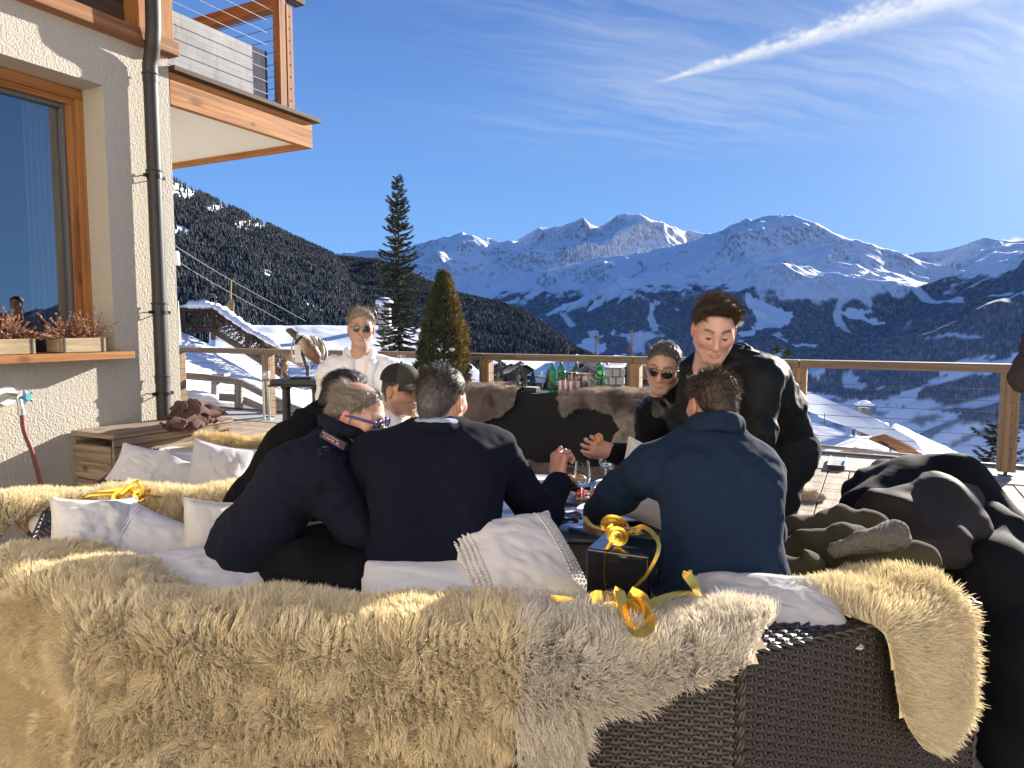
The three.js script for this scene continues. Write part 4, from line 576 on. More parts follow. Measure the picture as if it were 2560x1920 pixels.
function nets(f, lo, hi, cell, color) {
  const n = [0, 1, 2].map((i) => Math.ceil((hi.getComponent(i) - lo.getComponent(i)) / cell) + 2), [nx, ny, nz] = n, G = new Float32Array(nx * ny * nz).fill(1), B = 4, id = (i, j, k) => (k * ny + j) * nx + i;
  for (let k = 0; k < nz; k += B) for (let j = 0; j < ny; j += B) for (let i = 0; i < nx; i += B) {
    const h = cell * B / 2, d = f(lo.x + i * cell + h, lo.y + j * cell + h, lo.z + k * cell + h), far = abs(d) > cell * B * 1.25;
    for (let c = k; c < min(nz, k + B); c++) for (let b = j; b < min(ny, j + B); b++) for (let a = i; a < min(nx, i + B); a++) G[id(a, b, c)] = far ? d : f(lo.x + a * cell, lo.y + b * cell, lo.z + c * cell);
  }
  const vid = new Int32Array(nx * ny * nz).fill(-1), pos = [], idx = [], O = [[0, 0, 0], [1, 0, 0], [0, 1, 0], [1, 1, 0], [0, 0, 1], [1, 0, 1], [0, 1, 1], [1, 1, 1]], E = [[0, 1], [2, 3], [4, 5], [6, 7], [0, 2], [1, 3], [4, 6], [5, 7], [0, 4], [1, 5], [2, 6], [3, 7]];
  for (let k = 0; k < nz - 1; k++) for (let j = 0; j < ny - 1; j++) for (let i = 0; i < nx - 1; i++) {
    let m = 0; const g = []; for (let c = 0; c < 8; c++) { const v = G[id(i + O[c][0], j + O[c][1], k + O[c][2])]; g.push(v); if (v < 0) m |= 1 << c; }
    if (m === 0 || m === 255) continue; let x = 0, y = 0, z = 0, q = 0;
    for (const [a, b] of E) if ((g[a] < 0) !== (g[b] < 0)) { const t = g[a] / (g[a] - g[b]); x += O[a][0] + (O[b][0] - O[a][0]) * t; y += O[a][1] + (O[b][1] - O[a][1]) * t; z += O[a][2] + (O[b][2] - O[a][2]) * t; q++; }
    vid[id(i, j, k)] = pos.length / 3; pos.push(lo.x + (i + x / q) * cell, lo.y + (j + y / q) * cell, lo.z + (k + z / q) * cell);
  }
  const quad = (a, b, c, d, fl) => { if (a < 0 || b < 0 || c < 0 || d < 0) return; if (fl) idx.push(a, b, c, a, c, d); else idx.push(a, c, b, a, d, c); };
  for (let k = 1; k < nz - 1; k++) for (let j = 1; j < ny - 1; j++) for (let i = 1; i < nx - 1; i++) {
    const s = G[id(i, j, k)] < 0;
    if (s !== G[id(i + 1, j, k)] < 0) quad(vid[id(i, j - 1, k - 1)], vid[id(i, j, k - 1)], vid[id(i, j, k)], vid[id(i, j - 1, k)], s);
    if (s !== G[id(i, j + 1, k)] < 0) quad(vid[id(i - 1, j, k - 1)], vid[id(i - 1, j, k)], vid[id(i, j, k)], vid[id(i, j, k - 1)], s);
    if (s !== G[id(i, j, k + 1)] < 0) quad(vid[id(i - 1, j - 1, k)], vid[id(i, j - 1, k)], vid[id(i, j, k)], vid[id(i - 1, j, k)], s);
  }
  const g = new THREE.BufferGeometry(); g.setAttribute('position', new THREE.BufferAttribute(new Float32Array(pos), 3)); g.setIndex(idx); g.computeVertexNormals();
  if (color) { const c = new Float32Array(pos.length), N = g.attributes.normal; for (let i = 0; i < pos.length / 3; i++) c.set(color(pos[i * 3], pos[i * 3 + 1], pos[i * 3 + 2], N.getX(i), N.getY(i), N.getZ(i)), i * 3); g.setAttribute('color', new THREE.BufferAttribute(c, 3)); }
  g.setAttribute('uv', new THREE.BufferAttribute(new Float32Array(pos.length / 3 * 2), 2));
  return g;
}
// planar uv in metres for meshed cloth, so that weave textures keep their size
function clothUV(g) { const p = g.attributes.position, u = new Float32Array(p.count * 2); for (let i = 0; i < p.count; i++) { u[i * 2] = p.getX(i) + p.getZ(i) * 0.7; u[i * 2 + 1] = p.getY(i) + p.getZ(i) * 0.3; } g.setAttribute('uv', new THREE.BufferAttribute(u, 2)); return g; }
function boundsOf(prims, pad) { const b = new THREE.Box3(); for (const p of prims) for (const q of [p[0], p[1]]) b.expandByPoint(q); return [b.min.clone().addScalar(-pad), b.max.clone().addScalar(pad)]; }

// ---------- hair and wool: curved tapering locks ----------
function lockGeo(seed, wave = 0.09, bend = 0.35, w = 0.085, seg = 5) {
  const r = RNG(seed), pos = [], idx = [], ph = r() * 6;
  for (let k = 0; k <= seg; k++) { const t = k / seg, cx = wave * sin(t * 7 + ph) * t, cz = bend * t * t + wave * cos(t * 6 + ph * 2) * t, rad = w * (k === seg ? 0.08 : 1 - 0.75 * t); for (let s = 0; s < 3; s++) { const a = s / 3 * 2 * PI + ph; pos.push(cx + cos(a) * rad, t, cz + sin(a) * rad); } }
  for (let k = 0; k < seg; k++) for (let s = 0; s < 3; s++) { const a = k * 3 + s, b = k * 3 + (s + 1) % 3; idx.push(a, a + 3, b, b, a + 3, b + 3); }
  const g = new THREE.BufferGeometry(); g.setAttribute('position', new THREE.BufferAttribute(new Float32Array(pos), 3)); g.setIndex(idx); g.computeVertexNormals(); return g;
}
const woolGeos = [1, 2, 3].map((s) => lockGeo(s, 0.20, 0.75, 0.06, 6)), hairGeo = lockGeo(9, 0.03, 0.25, 0.022, 4), shortFur = lockGeo(5, 0.04, 0.3, 0.07, 3);
const woolMat = phy({ color: C(1, 1, 1), roughness: 0.9, transmission: 0.45, thickness: 0, side: THREE.DoubleSide }), hairMat = phy({ color: C(1, 1, 1), roughness: 0.45, specularIntensity: 0.6, side: THREE.DoubleSide });
const _M = new THREE.Matrix4(), _c = new THREE.Color();
function locks(name, parent, geo, mat, list) {                       // list of [p, up, flow, length, width, colour]
  const im = new THREE.InstancedMesh(geo, mat, list.length);
  list.forEach(([p, y, f, l, w, c], i) => { const Y = y.clone().normalize(), X = f.clone().cross(Y).normalize(); if (X.lengthSq() < 0.5) X.set(1, 0, 0); const Z = X.clone().cross(Y); _M.makeBasis(X.multiplyScalar(w), Y.multiplyScalar(l), Z.multiplyScalar((w + l) / 2)).setPosition(p); im.setMatrixAt(i, _M); im.setColorAt(i, _c.setRGB(...c)); });
  im.name = name; im.userData.kind = 'stuff'; shadows(im); parent.add(im); return im;
}
function inPoly(P, x, y) { let c = false; for (let i = 0, j = P.length - 1; i < P.length; j = i++) if ((P[i][1] > y) !== (P[j][1] > y) && x < (P[j][0] - P[i][0]) * (y - P[i][1]) / (P[j][1] - P[i][1]) + P[i][0]) c = !c; return c; }
function smoothPoly(P, n = 6) { const c = new THREE.CatmullRomCurve3(P.map((p) => V3(p[0], p[1], 0)), true, 'centripetal'); return c.getPoints(P.length * n).map((p) => [p.x, p.y]); }
function fur(name, label, category, group, S, poly, o) {              // S(s, t) -> point on the draped hide; poly: outline in (s, t) metres
  poly = smoothPoly(poly); const r = RNG(o.seed), b = [1e9, 1e9, -1e9, -1e9]; for (const [x, y] of poly) { b[0] = min(b[0], x); b[1] = min(b[1], y); b[2] = max(b[2], x); b[3] = max(b[3], y); }
  const org = S((b[0] + b[2]) / 2, (b[1] + b[3]) / 2), t = thing(name, label, category, V3(org.x, o.base ?? 0, org.z), 0, group), off = t.position, fl = -1;
  const N = (s, q) => { const e = 0.006, p = S(s, q), a = S(s + e, q).sub(p), c = S(s, q + e).sub(p); return a.cross(c).normalize().multiplyScalar(fl); };
  const pos = [], h = o.cell || 0.03; for (let x = b[0]; x < b[2]; x += h) for (let y = b[1]; y < b[3]; y += h) if (inPoly(poly, x + h / 2, y + h / 2)) { const q = [[0, 0], [h, 0], [h, h], [0, h]].map(([i, j]) => S(x + i, y + j).sub(off)); for (const k of [0, 1, 2, 0, 2, 3]) pos.push(q[k].x, q[k].y, q[k].z); }
  const g = new THREE.BufferGeometry(); g.setAttribute('position', new THREE.BufferAttribute(new Float32Array(pos), 3)); g.computeVertexNormals(); part('hide', g, std({ color: C(...(o.hide || [0.85, 0.70, 0.46])), side: THREE.DoubleSide, roughness: 1 }), t);
  const lists = woolGeos.map(() => []); let made = 0;
  for (let k = 0; k < o.count * 6 && made < o.count; k++) {
    const s = r.r(b[0], b[2]), q = r.r(b[1], b[3]); if (!inPoly(poly, s, q)) continue; made++;
    const cl = o.clump || 0.019, ci = floor(s / cl), cj = floor(q / cl + 0.5 * (ci & 1)), jx = n2(ci * 3.7 + o.seed, cj * 5.3) * 0.5, jy = n2(ci * 2.3 - 9, cj * 4.1 + o.seed) * 0.5, cs = (ci + 0.5 + jx) * cl, cq = (cj + 0.5 + jy - 0.5 * (ci & 1)) * cl, Cp = S(cs, cq);
    const p = S(s, q), n = N(s, q), a = 0.02, e = o.fq || 13, clump = 0.5 + 0.5 * fbm3(p.x * 22 + o.seed, p.y * 22, p.z * 22, 2);
    const flow = V3(n3(Cp.x * e + 9, Cp.y * e, Cp.z * e), n3(Cp.x * e, Cp.y * e + 5, Cp.z * e), n3(Cp.x * e, Cp.y * e, Cp.z * e + 3)).multiplyScalar(o.swirl ?? 0.9).add(V3(r.n() * a, r.n() * a, r.n() * a)); flow.y -= o.grav ?? 0.5; if (o.flow) flow.add(o.flow(s, q));
    flow.addScaledVector(n, -flow.dot(n)); if (flow.lengthSq() < 1e-5) flow.set(1, 0, 0); flow.normalize();
    const up = n.clone().multiplyScalar(o.lift ?? 0.75).addScaledVector(flow, r.r(0.3, 0.8)).addScaledVector(Cp.sub(p), (o.clumping ?? 0.7) / (o.len || 0.06)).add(V3(r.n() * 0.14, r.n() * 0.14, r.n() * 0.14)), l = (o.len || 0.06) * r.r(0.6, 1.2) * (0.7 + 0.6 * clump), w = (o.wid || 0.05) * r.r(0.7, 1.3);
    const c = o.color(p, r, s, q); lists[floor(r() * 3)].push([p.sub(off).addScaledVector(n, -0.004), up, flow, l, w, c]);
  }
  lists.forEach((Ls, i) => locks(o.short ? 'fur' : 'wool', t, o.short ? shortFur : woolGeos[i], woolMat, Ls));
  return t;
}
const cream = (b = 1) => (p, r) => { const n = 0.5 + 0.5 * fbm3(p.x * 7, p.y * 7, p.z * 7, 3), g = r.r(0.85, 1.1) * b; return [lerp(0.95, 0.985, n) * g, lerp(0.84, 0.91, n) * g, lerp(0.58, 0.70, n) * g]; };
function profile(pts) { const c = new THREE.CatmullRomCurve3(pts.map((p) => V3(p[0], p[1], 0)), false, 'centripetal'), L = c.getLength(); return (t) => c.getPointAt(clamp(t / L)); }  // t in metres -> (z, y)

// ---------- wicker ----------
const wickerMats = [std({ color: C(0.027, 0.021, 0.018), roughness: 0.4 }), std({ color: C(0.023, 0.018, 0.015), roughness: 0.4 })], wickerCore = std({ color: C(0.018, 0.014, 0.012), roughness: 0.9 });
function weave(O, X, Y, lx, ly, pitch = 0.0112, gap = 0.034) {        // woven strands over the rectangle O + X * lx + Y * ly, standing out along X x Y
  const N = X.clone().cross(Y), pos = [], idx = [], P = (x, y, z) => { const k = pos.length / 3; pos.push(O.x + X.x * x + Y.x * y + N.x * z, O.y + X.y * x + Y.y * y + N.y * z, O.z + X.z * x + Y.z * y + N.z * z); return k; };
  const strip = (pts, wx, wy) => { let a = -1; for (const [x, y, z] of pts) { const k = P(x - wx, y - wy, z - 0.0022); P(x, y, z + 0.0015); P(x + wx, y + wy, z - 0.0022); if (a >= 0) idx.push(a, k, a + 1, a + 1, k, k + 1, a + 1, k + 1, a + 2, a + 2, k + 1, k + 2); a = k; } };
  const rows = floor(ly / pitch), r = RNG(floor(lx * 1000 + ly * 77));
  for (let j = 0; j < rows; j++) { const y = (j + 0.5) * pitch, pts = [], o = r.n() * 0.0008; for (let x = 0; x <= lx + 1e-6; x += gap / 3) pts.push([x, y + o, 0.0042 * cos(x / gap * PI + j * PI) + 0.004]); strip(pts, 0, pitch * 0.44); }
  for (let i = 0; (i + 0.5) * gap < lx; i++) for (const e of [-0.006, 0.006]) { const x = (i + 0.0) * gap + gap + e, pts = []; if (x > lx) continue; for (let y = 0; y <= ly; y += pitch / 2) pts.push([x, y, -0.0030 * cos(y / pitch * PI - PI / 2 + i * PI) + 0.004]); strip(pts, -0.0042, 0); }
  const g = new THREE.BufferGeometry(); g.setAttribute('position', new THREE.BufferAttribute(new Float32Array(pos), 3)); g.setIndex(idx); g.computeVertexNormals(); return g;
}
function wickerBox(name, parent, x0, x1, y0, y1, z0, z1, faces, m = 0) {   // a padded box clad in weave on the named faces (f front +z, b back, t top, l left, r right)
  const c = part(name, new RoundedBoxGeometry(x1 - x0 - 0.004, y1 - y0 - 0.004, z1 - z0 - 0.004, 2, 0.012).translate((x0 + x1) / 2, (y0 + y1) / 2, (z0 + z1) / 2), wickerCore, parent), X = V3(1, 0, 0), Y = V3(0, 1, 0), Z = V3(0, 0, 1), g = [], n = (v) => v.clone().negate();
  if (faces.includes('f')) g.push(weave(V3(x0, y0, z1), X, Y, x1 - x0, y1 - y0)); if (faces.includes('b')) g.push(weave(V3(x1, y0, z0), n(X), Y, x1 - x0, y1 - y0));
  if (faces.includes('t')) g.push(weave(V3(x0, y1, z1), X, n(Z), x1 - x0, z1 - z0)); if (faces.includes('l')) g.push(weave(V3(x0, y0, z0), Z, Y, z1 - z0, y1 - y0)); if (faces.includes('r')) g.push(weave(V3(x1, y0, z1), n(Z), Y, z1 - z0, y1 - y0));
  if (g.length) part('weave', g, wickerMats[m], c).userData.kind = 'stuff';
  for (const [a, b] of [[V3(x0, y1, z1), V3(x1, y1, z1)], ...(faces.includes('r') ? [[V3(x1, y0, z1), V3(x1, y1, z1)], [V3(x1, y1, z0), V3(x1, y1, z1)]] : []), ...(faces.includes('l') ? [[V3(x0, y0, z1), V3(x0, y1, z1)], [V3(x0, y1, z0), V3(x0, y1, z1)]] : [])]) { const q = part('edge_braid', twist(a, b), wickerMats[m], c); q.userData.kind = 'stuff'; }
  return c;
}
function twist(a, b) { const d = b.clone().sub(a), L2 = d.length(), u = d.clone().normalize(), p = V3(u.z, u.x, u.y).cross(u).normalize(), q = u.clone().cross(p), g = []; for (const ph of [0, PI]) { const pts = []; for (let k = 0; k <= L2 / 0.012; k++) { const s = k * 0.012, w = s / 0.07 * 2 * PI + ph; pts.push(a.clone().addScaledVector(u, s).addScaledVector(p, cos(w) * 0.006).addScaledVector(q, sin(w) * 0.006)); } g.push(tube(pts, 0.0062, pts.length, 5)); } return join(g); }

// ---------- cushions ----------
const linen = tex(256, 256, (u, v) => { const a = sin(u * 2 * PI * 64), b = sin(v * 2 * PI * 64); return 0.5 + 0.25 * a * b + 0.12 * n2(u * 90, v * 90); }, false, 9, 9);
const cushionMat = (r, g, b, bump = 0.0008) => phy({ color: C(r, g, b), roughness: 0.95, bumpMap: linen, bumpScale: bump, sheen: 0.3, sheenRoughness: 0.6, sheenColor: C(0.5, 0.5, 0.5) });
function pillowGeo(w, h, t, seed = 1, sag = 0) {
  const r = RNG(seed), f = (side) => gridGeo(36, 36, (u, v) => {
    const x = u * 2 - 1, y = v * 2 - 1, ax = abs(x), ay = abs(y), pull = 1 - 0.10 * (1 - ay * ay) * ax * ax * ax, pul2 = 1 - 0.10 * (1 - ax * ax) * ay * ay * ay;
    const pf = pow(max(0, 1 - ax ** 3.0), 0.62) * pow(max(0, 1 - ay ** 3.0), 0.62), wr = (fbm2(x * 1.6 + seed * 3, y * 1.6, 3) * 0.20 + 0.05 * n2(x * 5 + seed, y * 2) - 0.07 * pow(1 - abs(n2(x * 2.2 + seed * 5, y * 3.1)), 8) + 0.08 * sin(atan2(y, x) * 9 + seed) * sstep(0.4, 1.2, hypot(x, y))) * sstep(0, 0.35, pf);
    return V3(x * w / 2 * pull, y * h / 2 * pul2 - sag * (1 - x * x), side * t / 2 * pf * (1 + wr));
  });
  const A = f(1), B = f(-1); B.setIndex([...B.index.array].reverse()); B.computeVertexNormals(); return uvScale(join([A, B]), w, h);
}
function uvScale(g, a, b) { const u = g.attributes.uv; for (let i = 0; i < u.count; i++) u.setXY(i, u.getX(i) * a, u.getY(i) * b); return g; }
function cushion(label, p, rot, w, h, t, mat, seed, o = {}) {
  const c = thing('cushion', label, 'cushion', p); c.rotation.set(rot[0], rot[1], rot[2], 'YXZ');
  part('cover', pillowGeo(w, h, t, seed, o.sag), mat, c);
  const pts = []; for (let k = 0; k < 80; k++) { const q = k / 80 * 4, e = floor(q), s = (q - e) * 2 - 1, [x, y] = e === 0 ? [s, -1] : e === 1 ? [1, s] : e === 2 ? [-s, 1] : [-1, -s], ax = abs(x), ay = abs(y); pts.push(V3(x * w / 2 * (1 - 0.10 * (1 - ay * ay) * ax ** 3), y * h / 2 * (1 - 0.10 * (1 - ax * ax) * ay ** 3) - (o.sag || 0) * (1 - x * x), 0)); }
  part('piping', tube(pts, o.pipe || 0.004, 160, 6, true), mat, c);
  if (o.knit) { const g = []; for (const [sx] of [[-1], [1]]) for (let j = 0; j < 26; j++) for (let i = 0; i < 4; i++) { const y = ((j + 0.5) / 26 * 2 - 1) * 0.84, x = sx * (0.62 + i * 0.07), pf = pow(1 - abs(x) ** 3, 0.62) * pow(1 - abs(y) ** 3, 0.62); for (const s of [-1, 1]) g.push(new THREE.SphereGeometry(0.5, 6, 5).scale(w * 0.032, h * 0.034, 0.007).rotateZ((j + i) % 2 ? 0.7 : -0.7).translate(x * w / 2, y * h / 2 * 0.96, s * t / 2 * pf)); } part('knit_band', g, mat, c).userData.kind = 'stuff'; }
  return c;
}
function ribbon(pts, width, seg = 90, tw = 0, up = V3(0, 1, 0)) {      // a thin strip along a curve
  const c = new THREE.CatmullRomCurve3(pts, false, 'centripetal');
  return gridGeo(seg, 2, (s, t) => { const p = c.getPointAt(s), d = c.getTangentAt(s), w = d.clone().cross(up).normalize(), n = w.clone().cross(d), a = tw * s; return p.addScaledVector(w, cos(a) * (t - 0.5) * width).addScaledVector(n, sin(a) * (t - 0.5) * width + 0.001 * (1 - abs(t * 2 - 1))); });
}
const goldMat = std({ color: C(0.85, 0.55, 0.09), metalness: 0.85, roughness: 0.24, side: THREE.DoubleSide });
// ---------- wicker sofas round the table ----------
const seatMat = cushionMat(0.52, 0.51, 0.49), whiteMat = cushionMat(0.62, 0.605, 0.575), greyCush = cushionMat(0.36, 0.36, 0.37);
function sofa(label, A, B, o = {}) {                                  // outer back edge from A to B (B to the right seen from outside); inward is local -z
  const d = B.clone().sub(A), len = hypot(d.x, d.z), t = thing('wicker_sofa', label, 'sofa', V3(A.x, 0, A.z), atan2(-d.z, d.x)), hb = o.h || 0.74;
  wickerBox('backrest', t, 0, len, 0.05, hb, -0.13, 0, o.faces || 'ftlr');
  wickerBox('seat_base', t, 0.0, len, 0.05, 0.28, -(o.depth || 0.72), -0.135, o.base || 'b');
  part('seat_cushion', new RoundedBoxGeometry(len - 0.03, 0.15, (o.depth || 0.72) - 0.16, 3, 0.05).translate(len / 2, 0.355, -(o.depth || 0.72) / 2 - 0.06), seatMat, t);
  if (o.backC !== false) part('back_cushion', new RoundedBoxGeometry(len - 0.08, 0.30, 0.17, 4, 0.07).translate(len / 2, 0.54, -0.225), o.cm || whiteMat, t);
  return { t, len, P: (x, y, z) => t.localToWorld(V3(x, y, z)) };
}
const fA = onY(345, 1575, 0.74), fB = onY(1858, 1640, 0.74), fC0 = onY(2215, 1562, 0.74), fE = onY(35, 1428, 0.74);
const fC = fB.clone().add(fC0.clone().sub(fB).multiplyScalar(1.78));
const g1 = (q) => q.clone().multiplyScalar(1).setY(0);
const sofaMid = sofa('dark wicker sofa in the middle foreground seen from behind', g1(fA), g1(fB).lerp(g1(fA), 0.004));
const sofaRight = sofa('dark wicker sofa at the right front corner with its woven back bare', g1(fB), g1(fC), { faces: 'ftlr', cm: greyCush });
const sofaLeft = sofa('brown wicker sofa at the left front corner under a sheepskin', g1(fE), g1(fA).lerp(g1(fE), 0.006));
const lp = (x, z) => V3(x, 0, -z);
const sofaL2 = sofa('grey brown wicker sofa on the left with white cushions leaning on it', lp(-2.02, 3.02), lp(-1.63, 2.30), { h: 0.70, depth: 0.75, faces: 'ftr', backC: false });
const sofaL3 = sofa('grey brown wicker sofa at far left beside the timber chest', lp(-2.42, 4.55), lp(-2.02, 3.30), { h: 0.70, depth: 0.8, faces: 'ftr', backC: false });
// low padded dividers between the left sofas
function divider(label, A, B, h) { const d = B.clone().sub(A), len = d.length(), t = thing('wicker_divider', label, 'sofa arm', A, atan2(-d.z, d.x)); wickerBox('frame', t, 0, len, 0.05, h, -0.2, 0, 'ft'); part('pad', new RoundedBoxGeometry(len, 0.1, 0.26, 3, 0.045).translate(len / 2, h + 0.03, -0.1), whiteMat, t); return { t, len, P: (x, y, z) => t.localToWorld(V3(x, y, z)) }; }
const div1 = divider('wicker sofa arm under the nearer of the two sheepskins on the left', lp(-2.12, 3.05), lp(-0.98, 3.20), 0.60), div2 = divider('wicker sofa arm under the farther of the two sheepskins on the left', lp(-2.40, 4.62), lp(-1.30, 4.50), 0.60);
scene.updateMatrixWorld(true);

// ---------- sheepskins ----------
const drape = (F, pr) => (s, t) => { const q = pr(t); return F.P(s, q.y, q.x); };
const wob = (S, a, f) => (s, t) => { const p = S(s, t); return p.add(V3(a * n3(s * f, t * f, 1), a * n3(s * f, t * f, 4), a * n3(s * f, t * f, 7))); };
{
  const pr = profile([[-0.44, 0.50], [-0.36, 0.62], [-0.27, 0.70], [-0.17, 0.745], [-0.06, 0.758], [0.02, 0.742], [0.045, 0.67], [0.05, 0.5], [0.055, 0.3], [0.06, 0.05]]);
  const T0 = 0.20, m = sofaMid.len, S1 = wob(drape(sofaMid, pr), 0.03, 5);
  fur('sheepskin', 'large cream sheepskin hanging over the back of the middle sofa', 'sheepskin', 'cream sheepskins on the sofas', S1, [[0.03, 0.38], [0.10, 0.27], [0.22, 0.22], [0.45, 0.22], [0.72, 0.22], [0.90, 0.26], [0.99, 0.34], [1.0, 0.5], [0.965, 0.72], [0.95, 0.9], [0.99, 1.2], [0.8, 1.28], [0.4, 1.26], [0.06, 1.24], [-0.10, 1.05], [-0.13, 0.8], [-0.12, 0.56], [-0.04, 0.42]], { seed: 201, count: 165000, len: 0.044, wid: 0.034, color: cream(1.03), grav: 0.3, swirl: 1.0, lift: 0.95, fq: 17 });
  fur('sheepskin', 'pale shaggy sheepskin with gold ribbon lying on the right end of the middle sofa', 'sheepskin', 'cream sheepskins on the sofas', S1, [[0.86, 0.22], [1.1, 0.02], [1.4, 0.04], [1.55, 0.18], [1.58, 0.36], [1.53, 0.50], [1.42, 0.60], [1.26, 0.67], [1.13, 0.70], [1.09, 0.80], [1.07, 0.88], [1.0, 0.86], [0.97, 0.6], [0.93, 0.4]], { seed: 202, count: 80000, len: 0.052, wid: 0.036, color: (p, r) => { const n = 0.5 + 0.5 * fbm3(p.x * 7, p.y * 7, p.z * 7, 3), g = r.r(0.85, 1.1); return [lerp(0.92, 0.97, n) * g, lerp(0.86, 0.93, n) * g, lerp(0.74, 0.84, n) * g]; }, grav: 0.55, lift: 0.6 });
  const SR = wob(drape(sofaRight, pr), 0.025, 5), R = sofaRight.len;
  fur('sheepskin', 'cream sheepskin draped over the right end of the dark wicker sofa', 'sheepskin', 'cream sheepskins on the sofas', SR, [[-0.14, 0.06], [0.02, 0.0], [0.2, -0.04], [0.45, 0.0], [0.64, 0.10], [0.70, 0.3], [0.69, 0.55], [0.67, 0.72], [0.61, 0.85], [0.54, 0.88], [0.45, 0.76], [0.42, 0.58], [0.38, 0.43], [0.26, 0.33], [0.08, 0.27], [-0.08, 0.23], [-0.18, 0.15]], { seed: 203, count: 95000, len: 0.058, wid: 0.038, color: cream(0.98), grav: 0.8, lift: 0.6, swirl: 0.5 });
  const SL = wob(drape(sofaLeft, pr), 0.04, 4);
  fur('sheepskin', 'cream sheepskin hanging over the back of the left corner sofa', 'sheepskin', 'cream sheepskins on the sofas', SL, [[-0.06, 0.26], [0.08, 0.2], [0.25, 0.16], [0.45, 0.18], [0.66, 0.12], [0.76, 0.22], [0.70, 0.36], [0.60, 0.44], [0.56, 0.6], [0.68, 0.95], [0.66, 1.2], [0.4, 1.3], [0.12, 1.3], [-0.06, 1.15], [-0.10, 0.7]], { seed: 204, count: 115000, len: 0.044, wid: 0.034, color: cream(1.03), grav: 0.4, swirl: 0.8, lift: 0.95, fq: 17 });
  const pd = profile([[-0.36, 0.40], [-0.30, 0.55], [-0.22, 0.68], [-0.1, 0.72], [0.02, 0.69], [0.055, 0.6], [0.06, 0.4], [0.06, 0.1]]);
  fur('sheepskin', 'cream sheepskin over the nearer sofa arm on the left with gold ribbon on it', 'sheepskin', 'cream sheepskins on the sofas', wob(drape(div1, pd), 0.04, 4), [[-0.12, 0.02], [0.15, -0.0], [0.4, 0.1], [0.7, 0.16], [1.05, 0.14], [1.2, 0.3], [1.15, 0.55], [0.9, 0.72], [0.6, 0.74], [0.35, 0.66], [0.2, 0.55], [-0.02, 0.62], [-0.22, 0.8], [-0.34, 0.7], [-0.3, 0.4]], { seed: 205, count: 60000, len: 0.052, wid: 0.04, color: cream(1) });
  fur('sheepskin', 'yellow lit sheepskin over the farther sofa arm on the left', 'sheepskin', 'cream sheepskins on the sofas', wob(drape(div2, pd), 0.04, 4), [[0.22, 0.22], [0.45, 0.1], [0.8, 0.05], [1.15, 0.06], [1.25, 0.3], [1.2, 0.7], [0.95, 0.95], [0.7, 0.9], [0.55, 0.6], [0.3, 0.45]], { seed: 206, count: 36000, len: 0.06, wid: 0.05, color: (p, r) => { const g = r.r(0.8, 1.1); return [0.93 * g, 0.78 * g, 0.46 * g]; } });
}
// ---------- cushions ----------
cushion('plump white cushion with piping, leftmost on the left wicker sofa', at(232, 1342, 2.46), [-0.55, 0.65, -0.15], 0.27, 0.29, 0.17, whiteMat, 3);
cushion('white cushion with raised knit pattern beside the plump white cushion', at(385, 1372, 2.50), [-0.62, 0.35, -0.50], 0.36, 0.26, 0.12, cushionMat(0.58, 0.58, 0.585), 4, { knit: true });
cushion('small white mesh cushion tied with gold ribbon behind the dark jacket', at(562, 1372, 2.5), [-0.35, 0.35, -0.1], 0.30, 0.36, 0.13, cushionMat(0.62, 0.61, 0.58, 0.002), 5);
cushion('long white cushion lying behind the left sheepskin', at(520, 1450, 2.16), [-1.25, 0.25, 0.10], 0.44, 0.34, 0.13, cushionMat(0.58, 0.58, 0.585), 6);
cushion('bright white cushion leaning back on the far left sofa', at(385, 1180, 3.75), [-0.85, 0.35, -0.32], 0.44, 0.30, 0.13, whiteMat, 7);
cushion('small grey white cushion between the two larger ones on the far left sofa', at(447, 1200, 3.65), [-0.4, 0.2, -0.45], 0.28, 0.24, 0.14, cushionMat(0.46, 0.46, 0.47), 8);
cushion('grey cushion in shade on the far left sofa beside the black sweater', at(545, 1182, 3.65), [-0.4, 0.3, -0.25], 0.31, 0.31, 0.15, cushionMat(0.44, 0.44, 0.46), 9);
cushion('big white cushion with knitted borders beside the black gift', at(1285, 1412, 2.10), [-1.05, 0.32, 0.10], 0.40, 0.38, 0.17, cushionMat(0.64, 0.61, 0.56), 10, { knit: true });
cushion('flat white cushion tucked behind the large sheepskin', at(1150, 1492, 1.98), [-1.1, 0.05, 0.0], 0.62, 0.30, 0.11, cushionMat(0.6, 0.6, 0.6), 11);
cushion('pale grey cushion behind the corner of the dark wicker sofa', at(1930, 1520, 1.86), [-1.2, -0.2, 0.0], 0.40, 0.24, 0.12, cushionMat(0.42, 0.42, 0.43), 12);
cushion('white cushion at the far side of the table behind the white plate', at(1650, 1225, 3.0), [-0.2, -0.3, -0.3], 0.40, 0.34, 0.15, cushionMat(0.66, 0.63, 0.57), 13);
